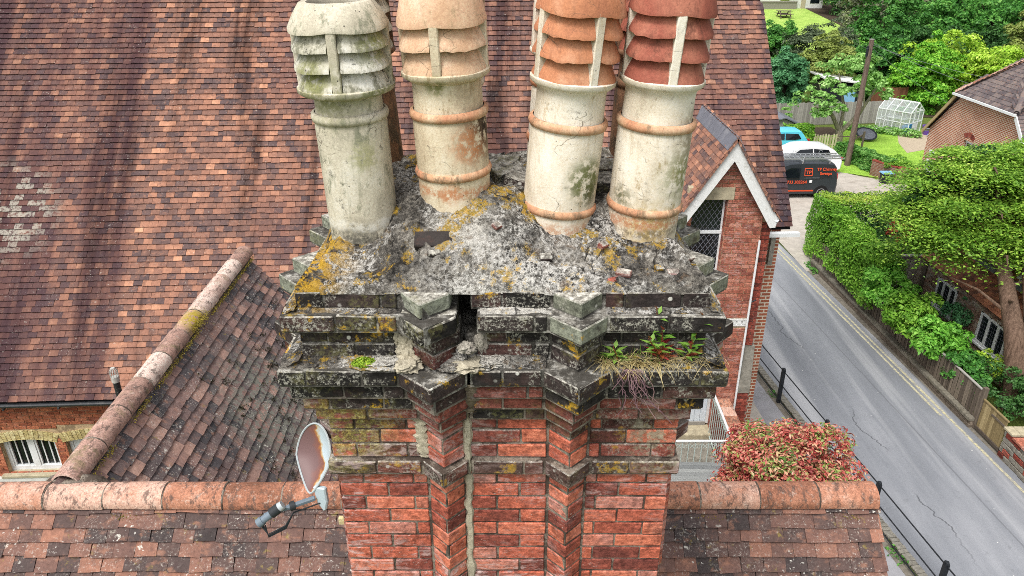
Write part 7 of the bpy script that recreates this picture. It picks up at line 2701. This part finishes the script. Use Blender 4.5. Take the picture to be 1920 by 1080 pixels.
at = thing('apple_tree', 'old spreading apple tree with forked mossy trunk beside the telegraph pole', 'tree', (20.95, 47.3, 0))
m_ = MB()
b0 = Vector((20.95, 47.3, -.1))
m_.tube([b0, (20.95, 47.3, .7), (20.8, 47.3, 1.1)], [.26, .22, .2], 9)
LB = [((20.9, 47.3, .9), (20.2, 47.2, 2.0), (18.9, 47.0, 2.6), .17), ((20.95, 47.3, .9), (21.9, 47.4, 1.9), (22.8, 47.6, 3.6), .16), ((20.9, 47.3, 1.0), (21.1, 47.8, 2.4), (20.6, 48.3, 4.4), .13), ((21.5, 47.4, 1.5), (22.0, 47.0, 2.6), (21.6, 46.6, 3.8), .09), ((20.2, 47.2, 2.0), (19.6, 47.6, 3.0), (19.3, 48, 3.9), .08)]
for a, b, c_, r_ in LB: m_.tube([a, b, c_], [r_, r_ * .75, r_ * .35], 8)
m_.build('trunk', 'bark_apple', at, smooth=True)
PP, NN = [], []
for i, (cx2, cy2, cz2, r_) in enumerate(((18.6, 46.9, 2.9, .95), (19.5, 47.6, 3.8, .9), (20.5, 48.2, 4.7, 1.1), (19.9, 46.8, 2.5, .8), (21.3, 47.5, 4.6, 1.0), (22.7, 47.6, 3.9, 1.0), (21.7, 46.6, 4.0, .85), (23.2, 47.8, 3.2, .75), (20.6, 47.0, 3.4, .7), (22.0, 48.0, 5.1, .8), (19.2, 46.6, 2.2, .6))):
    P, N_ = bush_pts((cx2, cy2, cz2), (r_, r_, r_ * .75), 420, 100 + i, 14, .35)
    PP.append(P); NN.append(N_)
P, N_ = np.concatenate(PP), np.concatenate(NN)
put('crown', leaf_mesh('crown', P - np.array([20.95, 47.3, 3]), N_, .23, 'leaf_apple', .55, 5), at, Matrix.Translation((20.95, 47.3, 3)))

# ------------------------------------------------------------------ red-tipped shrub below the stack
g_ = np.random.default_rng(91)
P, N_ = bush_pts((4.16, 9.0, 4.58), (.98, .88, 1.2), 42000, 92, 260, .20, 1.0, -.6, 1.0)
foliage('red_shrub', 'big rounded shrub with red and green new leaves behind the near roof ridge', 'shrub', [(P, N_, .072, 'leaf_red', .40, 3)], (4.1, 9.0, 2.2),
        stems=[((4.1, 9, 2.2), (4.1 + a, 9 + b, 4.6), .03) for a, b in ((.4, .2), (-.4, .1), (.1, -.4), (.2, .5), (-.2, -.2))])
P, N_ = bush_pts((3.15, 4.1, 7.35), (.2, .2, .22), 160, 95, 8, .35)
foliage('red_sprig', 'small sprig of red leaves at the bottom edge right of the near roof end', 'shrub', [(*bush_pts((5.02, 7.35, 2.55), (.40, .35, .5), 900, 95, 24, .3), .10, 'leaf_red', .36, 4)], (5.02, 7.35, 0), stems=[((5.02, 7.35, 0), (5.02, 7.35, 2.6), .04)])

# ------------------------------------------------------------------ trees beyond the garden
BG = [
    # label, x, y, (rx, ry, rz), crown centre z, material, leaf
    ('sage grey rounded tree behind the apple tree, left of the pole', 25.9, 66, (3.5, 3.0, 2.5), 3.2, 'leaf_sage', .22),
    ('mid green tree at the roof edge below the field', 22.3, 66.5, (2.0, 2.0, 2.7), 3.0, 'leaf_mid', .26),
    ('blue green bushy tree just behind the left end of the grey fence', 20.6, 57.5, (1.8, 1.6, 2.4), 2.3, 'leaf_blue', .22),
    ('olive cream flowering tree behind the apple tree crown', 24.5, 59.5, (2.3, 1.8, 2.2), 3.0, 'leaf_olive', .22),
    ('small dark tree filling the gap under the sage grey tree', 27.6, 63.5, (1.9, 1.7, 2.5), 2.0, 'leaf_dark', .26),
    ('dark green tree rising directly behind the telegraph pole top', 35.4, 75, (3.3, 3.2, 4.4), 3.4, 'leaf_deep', .30),
    ('deep green tree between the pole and the greenhouse roof', 29.2, 61.0, (2.2, 2.0, 3.0), 2.2, 'leaf_deep', .26),
    ('vivid green tree immediately behind the greenhouse', 30.6, 57.8, (2.3, 2.0, 2.5), 1.8, 'leaf_vivid', .24),
    ('wide yellow green tree behind the brick house ridge', 34.2, 60.5, (3.6, 2.6, 2.7), 2.6, 'leaf_bright', .22),
    ('yellow green bushy tree right of the vivid green tree', 32.2, 59.0, (2.3, 2.0, 2.8), 2.2, 'leaf_vivid', .22),
    ('pale yellow green tree over the grey roof at the right edge', 37.2, 58.2, (3.2, 2.4, 2.3), 2.6, 'leaf_bright', .22),
    ('tall mid green tree in the centre of the wood', 41.6, 78, (3.9, 3.6, 3.9), 3.4, 'leaf_mid', .30),
    ('grey brown sparse tree high in the middle of the wood', 48.0, 92, (4.4, 4.0, 3.6), 5.4, 'leaf_grey', .32),
    ('broad mid green tree at the upper right corner', 47.6, 78, (4.8, 4.2, 4.7), 3.6, 'leaf_mid', .32),
    ('dark green tree behind the broad tree in the corner', 58.5, 94, (5.8, 5.2, 5.2), 6.0, 'leaf_deep', .36),
    ('deep green tree between the grey brown tree and the corner', 51.0, 87, (4.2, 4.0, 4.2), 4.8, 'leaf_deep', .34),
    ('dark conifer like tree at the top of the field', 43.6, 101, (4.8, 4.0, 3.4), 5.6, 'leaf_dark', .34),
    ('golden olive tree cut by the right edge of the picture', 43.6, 65.5, (2.2, 2.2, 3.0), 3.4, 'leaf_olive', .26),
    ('light green shrubby tree at the lower edge of the field', 31.2, 70, (1.6, 1.6, 1.7), 2.2, 'leaf_shrub', .24),
    ('grey brown twiggy tree above the dark tree behind the pole', 38.8, 86, (3.2, 3.0, 3.6), 4.6, 'leaf_grey', .30),
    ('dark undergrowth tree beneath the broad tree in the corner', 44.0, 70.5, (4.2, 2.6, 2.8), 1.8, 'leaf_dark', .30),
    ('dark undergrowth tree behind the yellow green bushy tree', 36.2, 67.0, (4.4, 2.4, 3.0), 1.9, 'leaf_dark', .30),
    ('green tree on the skyline above the dark conifer like tree', 52.5, 104, (5.5, 4.5, 4.6), 6.4, 'leaf_mid', .36),
]
for i, (lb, x, y, rds, zc, mt, lf) in enumerate(BG):
    tree('leafy_tree', lb, (x, y, hillz(y)), rds, max(zc - hillz(y), .8), mt, seed=200 + i, nc=140, per=105, rc=.21, leaf=lf, tr=.2, group='trees beyond the garden', zlo=-.9)
sheet('wood_floor', [(24, 55.5), (60, 55.5), (60, 60), (24, 60)], .022, 'soil')
tag(MB().add([(x, y, hillz(y) + .13) for y in (60, 67, 80, 95, 110) for x in (26 if y < 66 else 33 if y < 75 else 39, 95)], [(2 * i, 2 * i + 1, 2 * i + 3, 2 * i + 2) for i in range(4)]).build('wood_floor', 'soil'), kind='structure')
# far wood as one mass on the hill
g_ = np.random.default_rng(400)
PP, NN = [], []
for i in range(150):
    x, y = g_.uniform(20, 190), g_.uniform(118, 185)
    r_ = g_.uniform(3.5, 6)
    P, N_ = crown_pts(500 + i % 7, 22, 22, .35)
    PP.append(P * np.array([r_, r_, r_]) + np.array([x, y, hillz(y) + r_ * .9])); NN.append(N_)
P, N_ = np.concatenate(PP), np.concatenate(NN)
tag(put('wood', leaf_mesh('wood', P - np.array([100, 145, 10]), N_, .8, 'leaf_mid', .7, 3), None, Matrix.Translation((100, 145, 10))), 'distant green wood covering the hillside at the top of the picture', 'wood', kind='stuff')

# far side of the field: wall, white building, picnic bench
yw_ = 105
zw_ = hillz(yw_)
fw = thing('field_wall', 'grey stone wall along the top of the field', 'wall', (33, yw_, zw_))
MB().box(26, 37.6, yw_, yw_ + .5, zw_ - .2, zw_ + .95).build('wall', 'stone_grey', fw)
MB().box(26, 37.6, yw_ - .08, yw_ + .58, zw_ + .953, zw_ + 1.08).build('coping', 'stone_grey', fw)
fb = thing('white_cottage', 'small white building beside the stone wall at the top of the field', 'house', (39.4, 107, zw_))
MB().box(37.9, 41.2, 105.6, 109, zw_ - .2, zw_ + 2.3).build('wall', 'render_white', fb)
MB().prism([(37.5, zw_ + 2.3), (39.5, zw_ + 3.8), (41.6, zw_ + 2.3)], 105.3, 109.3, 'y').build('roof', 'lead', fb)
MB().box(38.3, 38.9, 105.56, 105.6, zw_ + .0, zw_ + 1.7).build('door', 'stone', fb)
MB().box(39.5, 40.7, 105.56, 105.6, zw_ + .8, zw_ + 1.6).build('window', 'glass', fb)
fb2 = thing('grey_barn', 'low building with pale roof behind the stone wall at the top edge', 'house', (32, 110, hillz(110)))
z0 = hillz(110)
MB().box(26, 36.5, 108.5, 112, z0, z0 + 1.9).build('wall', 'render_white', fb2)
MB().prism([(108.2, z0 + 1.9), (110.2, z0 + 3.4), (112.4, z0 + 1.9)], 25.6, 36.9, 'x').build('roof', 'stone', fb2)
by_ = 99
z0 = hillz(by_) + .1
pb = thing('picnic_bench', 'wooden picnic bench standing in the far field', 'bench', (34.0, by_, z0))
MB().box(33.1, 34.9, by_ - .4, by_ + .4, z0 + .72, z0 + .78).build('top', 'fence_wood', pb)
for s in (-1, 1):
    MB().box(33.1, 34.9, by_ + s * .85 - .15, by_ + s * .85 + .15, z0 + .42, z0 + .47).build('seat', 'fence_wood', pb)
    for x in (33.4, 34.6):
        MB().bar((x, by_ + s * .95, z0 - .05), (x, by_ + s * .25, z0 + .72), .10).build('leg', 'fence_wood', pb)
MB().box(33.35, 34.65, by_ - .9, by_ + .9, z0 + .36, z0 + .42).build('cross_rail', 'fence_wood', pb)
